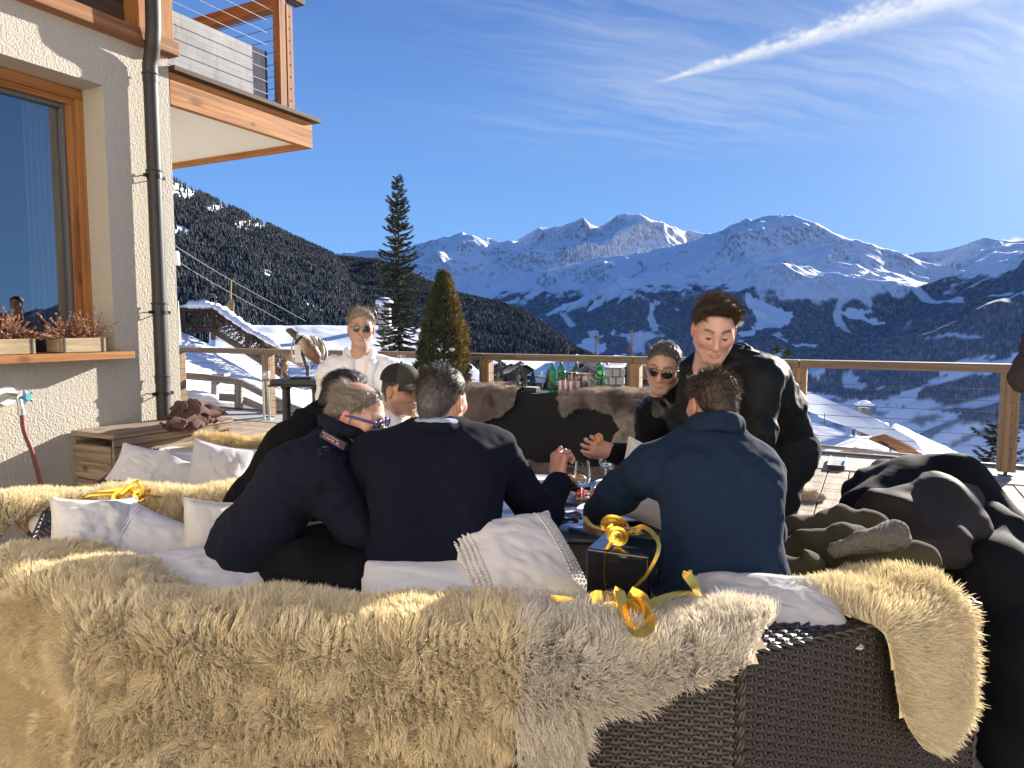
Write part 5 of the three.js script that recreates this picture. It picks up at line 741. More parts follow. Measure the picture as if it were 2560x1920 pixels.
// ---------- gold ribbons ----------
function ribbonThing(label, c, spec, width) { const t = thing('gold_ribbon', label, 'ribbon', c); spec.forEach(([pts, tw, up, w]) => part('strip', ribbon(pts.map((p) => V3(...p)), w || width, 100, tw, up ? V3(...up) : V3(0, 1, 0)), goldMat, t)); return t; }
function curl(cx, cy, cz, r0, turns, rise, ph = 0, tilt = 0) { const p = []; for (let k = 0; k <= turns * 12; k++) { const a = k / 12 * 2 * PI + ph, q = r0 * (1 - 0.03 * k); p.push([cx + cos(a) * q, cy + sin(a) * q * cos(tilt) + k * rise * 0.1, cz + sin(a) * q * sin(tilt) + k * rise]); } return p; }
{
  const c = at(1560, 1510, 1.80), q = (x, y, d) => at(x, y, d * 0.925).sub(c).toArray();
  ribbonThing('wide gold ribbon curling across the pale shaggy sheepskin', c, [
    [[q(1375, 1500, 1.92), q(1420, 1505, 1.90), q(1470, 1512, 1.87), q(1490, 1490, 1.88), q(1535, 1500, 1.84)], 0.1, [0, 0.5, 1]],
    [[q(1490, 1480, 1.86), q(1500, 1515, 1.84), q(1545, 1512, 1.82), q(1548, 1475, 1.84), q(1565, 1545, 1.76), q(1595, 1580, 1.70), q(1622, 1570, 1.70), q(1618, 1530, 1.74), q(1585, 1500, 1.80), q(1560, 1520, 1.80)], 1.0, [0, 0.3, 1]],
    [[q(1575, 1478, 1.86), q(1610, 1500, 1.83), q(1600, 1525, 1.80), q(1570, 1510, 1.82)], 0.6, [0, 0.2, 1]],
    [[q(1610, 1520, 1.80), q(1660, 1495, 1.84), q(1715, 1482, 1.86), q(1745, 1490, 1.84)], 0.4, [0, 1, 0.4]],
    [[q(1745, 1490, 1.84), q(1735, 1462, 1.86), q(1715, 1430, 1.86), q(1722, 1428, 1.85)], 0.2, [0.6, 0.2, 1]],
  ], 0.027);
  const d = at(300, 1232, 3.0), p = (x, y, z) => at(x, y, z).sub(d).toArray();
  ribbonThing('tangle of gold ribbon lying on the nearer sheepskin on the left', d, [
    [[p(200, 1255, 2.98), p(215, 1240, 3.0), p(300, 1232, 3.0), p(375, 1228, 3.0), p(330, 1222, 3.05), p(240, 1235, 3.05), p(200, 1255, 3.0)], 0.3, [0, 0.6, 1]],
    [[p(250, 1262, 2.96), p(275, 1240, 2.98), p(320, 1255, 2.97), p(360, 1240, 2.98), p(405, 1243, 2.98)], 0.8], [[p(290, 1245, 2.97), p(325, 1215, 2.97), p(345, 1205, 2.98), p(355, 1230, 2.98), p(345, 1250, 2.97)], 0.5, [0, 0.2, 1]],
    [curl(...p(300, 1248, 2.98), 0.03, 2.2, 0.001, 1), 0.2, [0, 0, 1]], [curl(...p(350, 1236, 3.0), 0.025, 2.0, 0.001, 2), 0.3, [0, 0.3, 1]], [curl(...p(325, 1240, 3.0), 0.035, 1.6, 0.001, 0), 1.3, [1, 0.3, 1]],
  ], 0.016);
  const e = at(520, 1380, 2.42), s = (x, y, z) => at(x, y, z).sub(e).toArray();
  ribbonThing('gold ribbon tied round the small white mesh cushion', e, [[[s(600, 1352, 2.44), s(555, 1352, 2.40), s(512, 1375, 2.40), s(508, 1405, 2.40), s(525, 1425, 2.40)], 0.1, [0, 0.1, 1]], [curl(...s(517, 1425, 2.39), 0.016, 2, 0.002, 0), 0.2, [0, 0.2, 1]], [curl(...s(545, 1418, 2.38), 0.013, 1.2, 0.002, 2), 0.2, [0, 0.2, 1]]], 0.009);
}
// black gift with gold curls
{
  const c = at(1560, 1480, 1.93), t = thing('gift_box', 'gift wrapped in glossy black paper with a curled gold ribbon on top', 'gift', V3(c.x, c.y, c.z), -0.42), gm = phy({ color: C(0.006, 0.006, 0.007), roughness: 0.12, clearcoat: 0.6, clearcoatRoughness: 0.08, bumpMap: tex(256, 256, per((u, v) => 0.5 + 0.5 * ridge2(u * 3, v * 3, 3)), false, 3, 3), bumpScale: 0.004 });
  part('wrapping', grainUV(new RoundedBoxGeometry(0.17, 0.135, 0.16, 3, 0.006).translate(0, 0.07, 0)), gm, t);
  part('folded_flap', [polyPrism([V3(0.09, 0.01, -0.075), V3(0.09, 0.13, -0.075), V3(0.094, 0.09, 0.0)], V3(1, 0, 0), 0.002), polyPrism([V3(0.09, 0.01, 0.075), V3(0.094, 0.09, 0.0), V3(0.09, 0.13, 0.075)], V3(1, 0, 0), 0.002)], gm, t).userData.kind = 'stuff';
  const rb = part('ribbon', [ribbon([V3(-0.03, 0.142, 0.082), V3(-0.028, 0.142, -0.082), V3(-0.028, 0.0, -0.084)], 0.012, 40), ribbon([V3(-0.03, 0.142, 0.08), V3(-0.03, 0.138, 0.084), V3(-0.032, 0.07, 0.086), V3(-0.02, 0.0, 0.084)], 0.012, 40, 0, V3(1, 0, 0)), ribbon([V3(0.0, 0.16, 0.0), V3(0.06, 0.20, 0.03), V3(0.11, 0.17, 0.07), V3(0.09, 0.10, 0.11), V3(0.045, 0.045, 0.12), V3(0.03, 0.0, 0.12)], 0.013, 80, 1.2, V3(0.3, 0.3, 1))], goldMat, t);
  const w3 = (a) => a.map((p) => V3(...p));
  part('curl', [ribbon(w3(curl(-0.03, 0.185, 0.0, 0.035, 2.2, 0.0012, 0, 0.5)), 0.016, 90, 0.2, V3(0, 0, 1)), ribbon(w3(curl(-0.01, 0.17, 0.03, 0.030, 2.5, 0.001, 2, 0.2)), 0.014, 90, 0.2, V3(0, 0.2, 1)), ribbon(w3(curl(0.035, 0.175, -0.01, 0.028, 2.0, 0.0015, 1, 1.0)), 0.014, 90, 0.3, V3(0, 1, 0.3)), ribbon(w3([[-0.04, 0.17, 0], [-0.09, 0.18, 0.01], [-0.12, 0.20, 0.0]]), 0.014, 30, 0.5)], goldMat, rb).userData.kind = 'stuff';
}
// ---------- bar by the railing ----------
const blackCloth = std({ color: C(0.010, 0.010, 0.012), roughness: 0.95 });
{
  const t = thing('bar_table', 'long bar table by the railing hung to the floor with black cloth', 'table', H(-3.15, 0, 7.36), TH), W = 2.1, D = 0.72, h = 0.76;
  part('tabletop', box(W - 0.04, 0.03, D - 0.04, 0, h - 0.035, 0), darkWood, t);
  for (const [a, b] of [[-1, -1], [1, -1], [-1, 1], [1, 1]]) part('leg', box(0.05, h - 0.05, 0.05, a * (W / 2 - 0.08), (h - 0.05) / 2, b * (D / 2 - 0.08)), darkWood, t);
  const fold = (s, y) => 0.022 * sin(s * 30 + 2 * n2(s * 5, 1)) * (1 - y) * (1 - y) + 0.018 * n2(s * 4, y * 3);
  part('tablecloth', [gridGeo(120, 30, (s, y) => V3((s - 0.5) * W, 0.01 + y * (h - 0.008), D / 2 + 0.006 + fold(s, y))), gridGeo(50, 30, (s, y) => V3(W / 2 + 0.006 + fold(s + 3, y), 0.01 + y * (h - 0.008), (0.5 - s) * D)), gridGeo(50, 30, (s, y) => V3(-W / 2 - 0.006 - fold(s + 7, y), 0.01 + y * (h - 0.008), (s - 0.5) * D)), gridGeo(40, 20, (s, y) => V3((s - 0.5) * (W + 0.01), h + 0.002 + 0.003 * n2(s * 8, y * 4), D / 2 - y * D))], blackCloth, t);
  for (const [x, w] of [[-0.36, 0.62], [0.42, 0.66]]) part('storage_crate', [box(w, 0.34, 0.03, x, 0.19, D / 2 - 0.09)], blackMetal, t);
}
const rein = (p1, p2) => (p, r) => { const m = fbm3(p.x * 4 + p1, p.y * 4, p.z * 4, 3), k = sstep(-0.12, 0.35, m), g = r.r(0.75, 1.15), e = p2(p); const a = [0.74, 0.64, 0.54], b = [0.30, 0.24, 0.20], c = [0.95, 0.90, 0.82]; return [0, 1, 2].map((i) => lerp(lerp(a[i], b[i], k), c[i], e) * g); };
{
  const B = { P: (x, y, z) => H(-4.2 + x, y, 7.0 - z) }, pr = profile([[-0.42, 0.80], [-0.25, 0.795], [-0.08, 0.79], [0.01, 0.775], [0.045, 0.70], [0.05, 0.5], [0.055, 0.2]]), S = wob((s, t) => { const q = pr(t); return B.P(s, q.y, q.x); }, 0.03, 5);
  fur('reindeer_hide', 'brown reindeer hide over the left end of the black bar table', 'hide', null, S, [[-0.10, 0.08], [0.2, 0.04], [0.45, 0.1], [0.62, 0.25], [0.66, 0.45], [0.68, 0.58], [0.60, 0.62], [0.52, 0.70], [0.36, 0.76], [0.22, 0.84], [0.12, 1.0], [0.02, 1.04], [-0.06, 0.8], [-0.1, 0.4]], { seed: 301, count: 46000, len: 0.056, wid: 0.034, short: 1, hide: [0.2, 0.15, 0.11], color: rein(1, (p) => 0), grav: 0.6, lift: 0.4, swirl: 0.6 });
  const b2 = (s, t) => { const q = pr(t), p = B.P(s, q.y, q.x); if (t > 0.45) p.add(V3(0, 0, 0.04 * sin(s * 16))); return p; };
  fur('reindeer_hide', 'grey and white reindeer hide over the right end of the black bar table', 'hide', null, wob(b2, 0.035, 5), [[1.18, 0.30], [1.3, 0.16], [1.6, 0.08], [1.95, 0.02], [2.14, 0.12], [2.22, 0.5], [2.22, 0.85], [2.16, 1.02], [2.0, 1.12], [1.82, 1.10], [1.80, 0.9], [1.90, 0.75], [1.84, 0.66], [1.78, 0.60], [1.6, 0.56], [1.4, 0.57], [1.28, 0.66], [1.22, 0.55]], { seed: 302, count: 56000, len: 0.056, wid: 0.034, short: 1, hide: [0.3, 0.25, 0.2], color: rein(6, (p) => sstep(0.64, 0.56, p.y) * sstep(-0.1, 0.25, fbm3(p.x * 5, p.y * 5, p.z * 5, 2) + 0.25) * 0.9), grav: 0.6, lift: 0.4, swirl: 0.5 });
  const fl = (x, z) => V3(x, 0, z), rug = (A, w, d, rot) => (s, t) => V3(A.x + cos(rot) * s + sin(rot) * t, 0.022 + 0.02 * n2(s * 5, t * 5) , A.z - sin(rot) * s + cos(rot) * t);
  const ra = H(-4.1, 0, 6.75); fur('hide_rug', 'brown hide lying on the deck along the foot of the bar table', 'rug', null, rug(ra, 1, 1, TH), [[0, 0], [0.5, -0.14], [1.0, -0.05], [1.5, -0.12], [1.9, 0.0], [1.85, 0.35], [1.3, 0.45], [0.8, 0.38], [0.3, 0.45], [0.05, 0.25]], { seed: 303, count: 16000, len: 0.04, wid: 0.06, short: 1, hide: [0.3, 0.22, 0.16], color: (p, r) => { const g = r.r(0.8, 1.2), k = sstep(-0.1, 0.3, fbm3(p.x * 3, 0, p.z * 3, 3)); return [lerp(0.42, 0.2, k) * g, lerp(0.32, 0.13, k) * g, lerp(0.25, 0.1, k) * g]; }, grav: 0, lift: 0.35 });
  const rb = onY(1935, 1240, 0.0); fur('hide_rug', 'small tan hide lying on the planks by the railing at right', 'rug', null, rug(V3(rb.x, 0, rb.z), 1, 1, 0.2), [[0, 0], [0.14, -0.24], [0.26, -0.22], [0.3, 0.0], [0.36, 0.2], [0.2, 0.3], [0.04, 0.2], [-0.12, 0.1]], { seed: 304, count: 6000, len: 0.04, wid: 0.06, short: 1, color: (p, r) => { const g = r.r(0.8, 1.2); return [0.55 * g, 0.45 * g, 0.34 * g]; }, grav: 0, lift: 0.35 });
}
const glassMat = phy({ color: C(0.98, 0.99, 1), roughness: 0.0, transmission: 1, thickness: 0, ior: 1.5 }), waterMat = phy({ color: C(1, 1, 1), roughness: 0, transmission: 1, thickness: 0.05, ior: 1.33 });
const bottleTop = (x, y) => { const p = onU(x, y, 7.35); return V3(p.x, 0.765, p.z); };
function plasticBottle(label, p, col, group) {
  const t = thing('water_bottle', label, 'bottle', p), m = phy({ color: C(...col), roughness: 0.03, transmission: 1, thickness: 0, ior: 1.5 });
  part('body', lathe([[0, 0.004], [0.03, 0], [0.041, 0.012], [0.043, 0.06], [0.040, 0.075], [0.043, 0.09], [0.043, 0.14], [0.039, 0.15], [0.039, 0.185], [0.043, 0.195], [0.043, 0.23], [0.036, 0.262], [0.02, 0.295], [0.0135, 0.305], [0.0135, 0.318]], 28), m, t); part('cap', lathe([[0.0145, 0.308], [0.0155, 0.312], [0.0155, 0.332], [0, 0.332]], 18), std({ color: C(col[0] * 0.12, col[1] * 0.2, col[2] * 0.12), roughness: 0.4 }), t);
  part('label_band', lathe([[0.0405, 0.152], [0.0405, 0.184]], 28), std({ color: C(0.10 * col[0], 0.28 * col[1], 0.12 * col[2]), roughness: 0.5, side: THREE.DoubleSide }), t);
}
for (const [x, c, l] of [[1381, [0.30, 0.75, 0.34], 'green plastic water bottle, leftmost on the bar and nearest'], [1402, [0.30, 0.75, 0.34], 'green plastic water bottle behind the pink cans'], [1440, [0.34, 0.72, 0.36], 'green plastic water bottle behind the spirit bottle'], [1499, [0.28, 0.80, 0.32], 'green plastic water bottle beside the clear one'], [1517, [0.92, 0.95, 0.96], 'clear plastic water bottle, rightmost on the bar']]) { const p = onU(x, 980, x === 1381 ? 7.12 : x === 1402 ? 7.35 : 7.42); plasticBottle(l, V3(p.x, 0.765, p.z), c); }
function wineBottle(label, x, u, o = {}) {
  const p = onU(x, 975, u), t = thing('wine_bottle', label, 'bottle', V3(p.x, 0.768, p.z)); t.scale.setScalar(0.97);
  part('body', lathe([[0, 0.01], [0.02, 0], [0.042, 0.002], [0.044, 0.02], [0.044, 0.15], [0.038, 0.19], [0.02, 0.24], [0.0155, 0.27], [0.0155, 0.30], [0.017, 0.302], [0.017, 0.312], [0.012, 0.314]], 28), phy({ color: C(0.012, 0.02, 0.008), roughness: 0.06, clearcoat: 0.5 }), t); part('foil', lathe([[0.0175, 0.235], [0.0165, 0.27], [0.0172, 0.316], [0, 0.317]], 20), std({ color: C(0.015, 0.015, 0.013), roughness: 0.35, metalness: 0.4 }), t);
  part('label', new THREE.CylinderGeometry(0.0446, 0.0446, 0.075, 20, 1, true, -0.9, 1.8).translate(0, 0.085, 0).rotateY(o.turn || 0), std({ color: C(...(o.lab || [0.02, 0.022, 0.02])), roughness: 0.6, side: THREE.DoubleSide }), t); if (o.mark) part('label_print', [new THREE.CylinderGeometry(0.0449, 0.0449, 0.032, 12, 1, true, -0.25, 0.5).translate(0, 0.10, 0), new THREE.CylinderGeometry(0.0449, 0.0449, 0.012, 12, 1, true, -0.5, 1.0).translate(0, 0.055, 0)], std({ color: C(0.55, 0.55, 0.50), roughness: 0.6, side: THREE.DoubleSide }), t).userData.kind = 'stuff';
}
wineBottle('dark sparkling wine bottle by the post at the left end of the bar', 1249, 7.4, { lab: [0.10, 0.09, 0.02] }); wineBottle('dark wine bottle with a black label standing alone on the bar', 1300, 7.12, { mark: 1 });
{ const p = onU(1442, 980, 7.2), t = thing('spirit_bottle', 'clear spirit bottle with a red and white label on the bar', 'bottle', V3(p.x, 0.768, p.z)); part('body', lathe([[0, 0], [0.034, 0.001], [0.037, 0.01], [0.037, 0.16], [0.03, 0.19], [0.014, 0.215], [0.0125, 0.27]], 24), glassMat, t); part('cap', lathe([[0.014, 0.262], [0.015, 0.265], [0.015, 0.31], [0, 0.311]], 16), std({ color: C(0.02, 0.02, 0.02), roughness: 0.4 }), t); part('label', [new THREE.CylinderGeometry(0.0374, 0.0374, 0.10, 20, 1, true, -1.2, 2.4).translate(0, 0.085, 0)], std({ color: C(0.62, 0.55, 0.50), roughness: 0.6, side: THREE.DoubleSide }), t); part('neck_label', new THREE.CylinderGeometry(0.0368, 0.0374, 0.03, 20, 1, true, -1.2, 2.4).translate(0, 0.148, 0), std({ color: C(0.45, 0.07, 0.04), roughness: 0.6, side: THREE.DoubleSide }), t); }
for (let k = 0; k < 6; k++) { const b = onU(1402, 980, 7.1), p = V3(b.x, 0.766, b.z).add(V3(0.89, 0, 0.456).multiplyScalar((k % 3) * 0.062)).add(V3(UX, 0, UZ).multiplyScalar(floor(k / 3) * 0.062)), t = thing('drink_can', ['left', 'middle', 'right'][k % 3] + ' pink and white can in the ' + (k < 3 ? 'front' : 'back') + ' row of the six pack on the bar', 'can', p); part('body', lathe([[0, 0.006], [0.022, 0], [0.030, 0.01], [0.030, 0.135], [0.025, 0.146]], 22), std({ map: canTex(), roughness: 0.3, metalness: 0.35 }), t); part('lid', lathe([[0.0255, 0.144], [0.0255, 0.148], [0.022, 0.145], [0, 0.145]], 22), std({ color: C(0.6, 0.15, 0.2), metalness: 0.5, roughness: 0.35 }), t); }
function canTex() { if (!canTex.t) canTex.t = tex(128, 128, (u, v) => { const s = abs(fbm2(u * 3, v * 2, 2)) < 0.08, q = abs((u * 3) % 1 - 0.5) < 0.2 && abs(v - 0.55) < 0.12 && n2(u * 60, v * 26) > 0; return v > 0.93 ? [0.5, 0.06, 0.09] : q ? [0.25, 0.06, 0.07] : s ? [0.55, 0.36, 0.34] : [0.62, 0.50, 0.47]; }); return canTex.t; }
for (const [x, u, l] of [[1432, 7.45, 'steel ice bucket with ring handle behind the pink cans'], [1462, 7.32, 'shiny steel ice bucket right of the spirit bottle']]) {
  const p = onU(x, 980, u), t = thing('ice_bucket', l, 'ice bucket', V3(p.x, 0.766, p.z)), m = std({ color: C(0.62, 0.58, 0.54), metalness: 0.95, roughness: 0.18 });
  part('body', lathe([[0, 0.005], [0.065, 0.003], [0.072, 0.012], [0.088, 0.18], [0.098, 0.215], [0.102, 0.22], [0.099, 0.212], [0.086, 0.18], [0.07, 0.015]], 36), m, t); const s = x < 1440 ? -1 : 1; part('handle', [new THREE.TorusGeometry(0.035, 0.007, 8, 22).rotateY(0.5).translate(s * 0.125, 0.185, 0), rod(V3(s * 0.09, 0.2, 0), V3(s * 0.115, 0.215, 0), 0.008)], std({ color: C(0.03, 0.03, 0.035), metalness: 0.5, roughness: 0.35 }), t); part('base_ring', lathe([[0.06, 0], [0.075, 0], [0.072, 0.012]], 32), m, t);
}
{ const p = onU(1488, 980, 7.3), t = thing('glass_jug', 'clear glass water jug between the ice bucket and the green bottle', 'jug', V3(p.x, 0.766, p.z)); part('body', lathe([[0, 0.004], [0.04, 0.002], [0.048, 0.02], [0.05, 0.10], [0.04, 0.17], [0.045, 0.21]], 28), glassMat, t); part('handle', tube([V3(0.043, 0.19, 0), V3(0.08, 0.18, 0), V3(0.085, 0.12, 0), V3(0.05, 0.07, 0)], 0.005, 16, 8), glassMat, t); }
function wineGlass(label, p, h = 0.22, r = 0.042, fill = 0, o = {}) {
  const t = thing('wine_glass', label, 'glass', p), st = h * 0.46;
  part('bowl', lathe([[0.003, st], [0.018, st + 0.006], [r * 0.8, st + h * 0.09], [r, st + h * 0.19], [r * 0.96, st + h * 0.32], [r * 0.80, h], [r * 0.78, h], [r * 0.93, st + h * 0.32], [r * 0.97, st + h * 0.19], [r * 0.77, st + h * 0.095], [0.0, st + 0.010]], 32), glassMat, t);
  part('stem', lathe([[0.0, 0.005], [0.006, 0.006], [0.0034, 0.02], [0.003, st - 0.01], [0.005, st + 0.004], [0, st + 0.006]], 14), phy({ color: C(0.97, 0.98, 1), roughness: 0, transmission: 1, thickness: 0.02, ior: 1.5 }), t); part('foot', lathe([[0, 0.006], [0.008, 0.005], [0.034, 0.0015], [0.035, 0], [0, 0]], 28), glassMat, t);
  if (fill) part('wine', lathe([[0, st + 0.012], [0.014, st + 0.014], [r * 0.72 * min(1, fill), st + 0.012 + h * 0.09 * fill], [0, st + 0.012 + h * 0.09 * fill]], 24), phy({ color: C(0.95, 0.92, 0.80), roughness: 0, transmission: 1, thickness: 0.03, ior: 1.33 }), t);
  return t;
}
{ const p = onU(1356, 980, 7.15); wineGlass('empty wine glass on the bar between the wine bottle and the green bottles', V3(p.x, 0.768, p.z), 0.24, 0.044); const q = onU(1003, 980, 5.6); }
{ const p = onU(1004, 970, 5.2); wineGlass('empty wine glass on the ledge above the olive cap', V3(p.x, at(1004, 912, -p.z).y - 0.14, p.z), 0.23, 0.042); const pl = thing('high_table', 'small dark standing table with a wine glass behind the olive cap', 'table', V3(p.x, 0, p.z)); const hh = at(1004, 912, -p.z).y - 0.141; part('tabletop', lathe([[0, hh - 0.03], [0.26, hh - 0.03], [0.27, hh - 0.015], [0.26, hh], [0, hh]].reverse(), 32), blackMetal, pl); part('column', rod(V3(0, 0.02, 0), V3(0, hh - 0.02, 0), 0.03), blackMetal, pl); part('foot', lathe([[0, 0], [0.22, 0], [0.2, 0.02], [0.03, 0.03], [0, 0.03]], 28), blackMetal, pl); }
for (const [x, d, l, c] of [[1330, 7.15, 'flat dark box of napkins on the bar beside the wine glass', [0.02, 0.025, 0.04]]]) { const p = onU(x, 975, d), t = thing('napkin_box', l, 'box', V3(p.x, 0.766, p.z), TH); part('box', box(0.16, 0.05, 0.12, 0, 0.025, 0), std({ color: C(...c) }), t); part('paper', box(0.13, 0.006, 0.10, 0, 0.053, 0, 0.001), std({ color: C(0.5, 0.5, 0.52) }), t); }
// ---------- ham on its stand ----------
{
  const d = 7.45, b = at(752, 946, d), t = thing('pedestal_table', 'tall black pedestal table carrying the ham stand', 'table', V3(b.x, 0, b.z), TH * 0.4), top = b.y;
  part('tabletop', [box(0.52, 0.055, 0.34, 0, top - 0.03, 0, 0.006), box(0.56, 0.02, 0.38, 0, top - 0.068, 0, 0.006)], blackMetal, t); for (const s of [-1, 1]) part('leg', [rod(V3(s * 0.17, 0.04, 0), V3(s * 0.17, top - 0.08, 0), 0.048, 0.043, 18), box(0.14, 0.03, 0.2, s * 0.17, 0.025, 0)], blackMetal, t); part('collar', [lathe([[0.05, 0], [0.06, 0.01], [0.05, 0.03]], 18).translate(-0.17, top - 0.11, 0), lathe([[0.05, 0], [0.06, 0.01], [0.05, 0.03]], 18).translate(0.17, top - 0.11, 0)], blackMetal, t);
  const s = thing('ham_stand', 'black and chrome ham stand on the black pedestal table', 'ham stand', V3(b.x, top, b.z)), q = (x, y, dz = 0) => at(x, y, d + dz).sub(V3(b.x, top, b.z)), ch = std({ color: C(0.6, 0.6, 0.6), metalness: 1, roughness: 0.15 });
  part('base', box(0.22, 0.018, 0.15, 0.02, 0.009, 0, 0.005), blackMetal, s); part('column', [bar(q(769, 940), q(768, 915), 0.03, 0.03), bar(q(766, 918), q(750, 866), 0.022, 0.03)], blackMetal, s); part('arm', [tube([q(778, 938), q(772, 905), q(760, 880), q(748, 862)], 0.006, 14, 8), tube([q(773, 935), q(764, 900), q(752, 875), q(743, 862)], 0.005, 14, 8), bar(q(757, 878), q(750, 882), 0.01, 0.01), bar(q(763, 893), q(756, 897), 0.01, 0.01)], ch, s).userData.kind = 'stuff';
  part('clamp_ring', new THREE.TorusGeometry(0.052, 0.013, 12, 30).applyQuaternion(new THREE.Quaternion().setFromUnitVectors(V3(0, 0, 1), q(788, 895).sub(q(725, 825)).normalize())).translate(...q(749, 849).toArray()), blackMetal, s); part('screw', [tube([q(746, 838), q(746, 828), q(740, 815), q(741, 808)], 0.005, 14, 8), rod(q(764, 850), q(785, 872, -0.06), 0.006)], darkSteel, s).userData.kind = 'stuff'; part('spike_holder', [bar(q(785, 912), q(796, 892), 0.012, 0.012), bar(q(776, 925), q(788, 906), 0.008, 0.014), rod(q(796, 880), q(795, 898), 0.02, 0.016, 12)], darkSteel, s).userData.kind = 'stuff'; part('knob', new THREE.SphereGeometry(0.013, 12, 10).translate(...q(756, 919, -0.04).toArray()), ch, s);
  const pts = [[718, 826, 0.015], [726, 828, 0.026], [736, 836, 0.030], [747, 846, 0.036], [758, 853, 0.050], [768, 865, 0.066], [778, 878, 0.074], [787, 890, 0.062], [793, 902, 0.035]].map(([x, y, r]) => [q(x, y), r]), pr = pts.slice(0, -1).map(([a, r], i) => [a, pts[i + 1][0], r, pts[i + 1][1], 0.03]), f = field(pr), [lo, hi] = boundsOf(pr, 0.1);
  const ham = thing('ham', 'cured brown ham leg clamped in the stand with a pale trotter end', 'ham', V3(b.x, top, b.z)); part('leg_meat', nets((x, y, z) => f(x, y, z) + 0.006 * fbm3(x * 18, y * 18, z * 18, 3), lo, hi, 0.008, (x, y, z) => { const k = sstep(q(732, 0).x, q(752, 0).x, x), n = 0.8 + 0.5 * fbm3(x * 25, y * 25, z * 25, 3); return x < q(724, 0).x ? [0.04, 0.03, 0.025] : [lerp(0.45, 0.23, k) * n, lerp(0.36, 0.125, k) * n, lerp(0.24, 0.065, k) * n]; }), std({ vertexColors: true, roughness: 0.5 }), ham);
  part('tag_string', tube([q(735, 846), q(729, 870), q(732, 900), q(736, 905)], 0.008, 14, 6), std({ color: C(0.42, 0.33, 0.16) }), ham); part('paper_tag', gridGeo(4, 6, (u, v) => q(735 + u * 16 + v * 3, 862 + v * 45, -0.03 + 0.02 * sin(v * 3))), std({ color: C(0.62, 0.62, 0.62), side: THREE.DoubleSide }), ham);
  solo('white_cloth', 'crumpled white cloth hanging behind the ham', 'cloth', gridGeo(36, 30, (u, v) => { const p = at(772 + u * 40 + v * 12 * (1 - u) + 8 * sin(v * 3), 838 + 16 * u * u + v * (58 - 6 * u), d + 0.12 + 0.04 * sin(u * 13 + v * 4) + 0.03 * sin(u * 27 - v * 3)); return p; }), std({ color: C(0.74, 0.72, 0.66), roughness: 1, side: THREE.DoubleSide }));
}
{ // patio heater reflector pole beside the second post
  const b = at(668, 1040, 11.3), t = thing('steel_lantern_pole', 'slim steel tube lamp standing against the second railing post', 'lamp', V3(b.x, 0, b.z)); part('tube', [rod(V3(-0.05, 0, 0), V3(-0.055, 0.62, 0), 0.018), rod(V3(0.04, 0, 0), V3(0.02, 0.62, 0), 0.018)], steel, t).userData.kind = 'stuff'; part('lamp_head', lathe([[0, 0.66], [0.06, 0.66], [0.06, 0.78], [0, 0.79]].reverse(), 20), std({ color: C(0.6, 0.6, 0.6), metalness: 0.6, roughness: 0.3 }), t); part('base', box(0.16, 0.02, 0.12, 0, 0.01, 0), steel, t);
}
// ---------- thuja in its pot ----------
{
  const b = H(-5.05, 0, 7.9), t = thing('thuja_bush', 'cone shaped thuja with browning right side in front of the railing', 'bush', b), r = RNG(401), pos = [], col = [];
  part('pot', lathe([[0, 0.01], [0.2, 0], [0.24, 0.3], [0.26, 0.32], [0.235, 0.32], [0.2, 0.3], [0, 0.29]], 28), std({ color: C(0.05, 0.045, 0.04) }), t); part('trunk', rod(V3(0, 0.25, 0), V3(0, 1.7, 0), 0.03, 0.006), barkMat, t);
  const R = (y) => { const q = (y - 0.35) / 1.8; return 0.47 * pow(max(0, sin(PI * clamp(q * 0.80 + 0.20))), 0.72) * (1 - 0.38 * q) + 0.01; };
  for (let i = 0; i < 5200; i++) {
    const y = 0.35 + 1.8 * pow(r(), 0.9), a = r() * 6.283, lump = 0.80 + 0.28 * fbm3(cos(a) * 2, y * 2.4, sin(a) * 2, 3), q = R(y) * lump * sqrt(r.r(0.35, 1)), c = V3(cos(a) * q, y, sin(a) * q), out = V3(cos(a), 0, sin(a)), L2 = r.r(0.05, 0.10);
    const br = clamp(0.5 + 0.9 * (cos(a) * 0.9 - sin(a) * 0.2) + 0.5 * fbm3(c.x * 5, c.y * 4, c.z * 5, 2)), g = r.r(0.6, 1.3), k = sstep(0.55, 1.0, br) * (r() < 0.8 ? 1 : 0.3), kc = [lerp(0.040, 0.17, k) * g, lerp(0.058, 0.115, k) * g, lerp(0.018, 0.025, k) * g], plane = V3(r.n(), r.n() * 0.3, r.n()).normalize();
    for (let j = 0; j < 9; j++) { const d = out.clone().multiplyScalar(r.r(0.1, 0.6)).add(V3(r.n() * 0.35, r.r(0.5, 1.1), r.n() * 0.35)).normalize(), s = c.clone().addScaledVector(d, L2 * r.r(0, 0.5)).add(V3(r.n() * 0.02, 0, r.n() * 0.02)), e = s.clone().addScaledVector(d, L2 * r.r(0.4, 0.9)), w = d.clone().cross(plane).normalize().multiplyScalar(0.006); const m = s.clone().lerp(e, 0.55); pos.push(s.x, s.y, s.z, m.x + w.x, m.y + w.y, m.z + w.z, e.x, e.y, e.z, s.x, s.y, s.z, e.x, e.y, e.z, m.x - w.x, m.y - w.y, m.z - w.z); for (let z = 0; z < 6; z++) col.push(...kc); }
  }
  const g = new THREE.BufferGeometry(); g.setAttribute('position', new THREE.BufferAttribute(new Float32Array(pos), 3)); g.setAttribute('color', new THREE.BufferAttribute(new Float32Array(col), 3)); g.computeVertexNormals(); part('crown', g, phy({ vertexColors: true, roughness: 0.9, transmission: 0.25, thickness: 0, side: THREE.DoubleSide }), t).userData.kind = 'stuff';
  part('snow_clump', new THREE.SphereGeometry(0.045, 14, 10).scale(1.1, 0.55, 0.8).translate(0.12, 1.2, 0.27), snowMat, t);
}
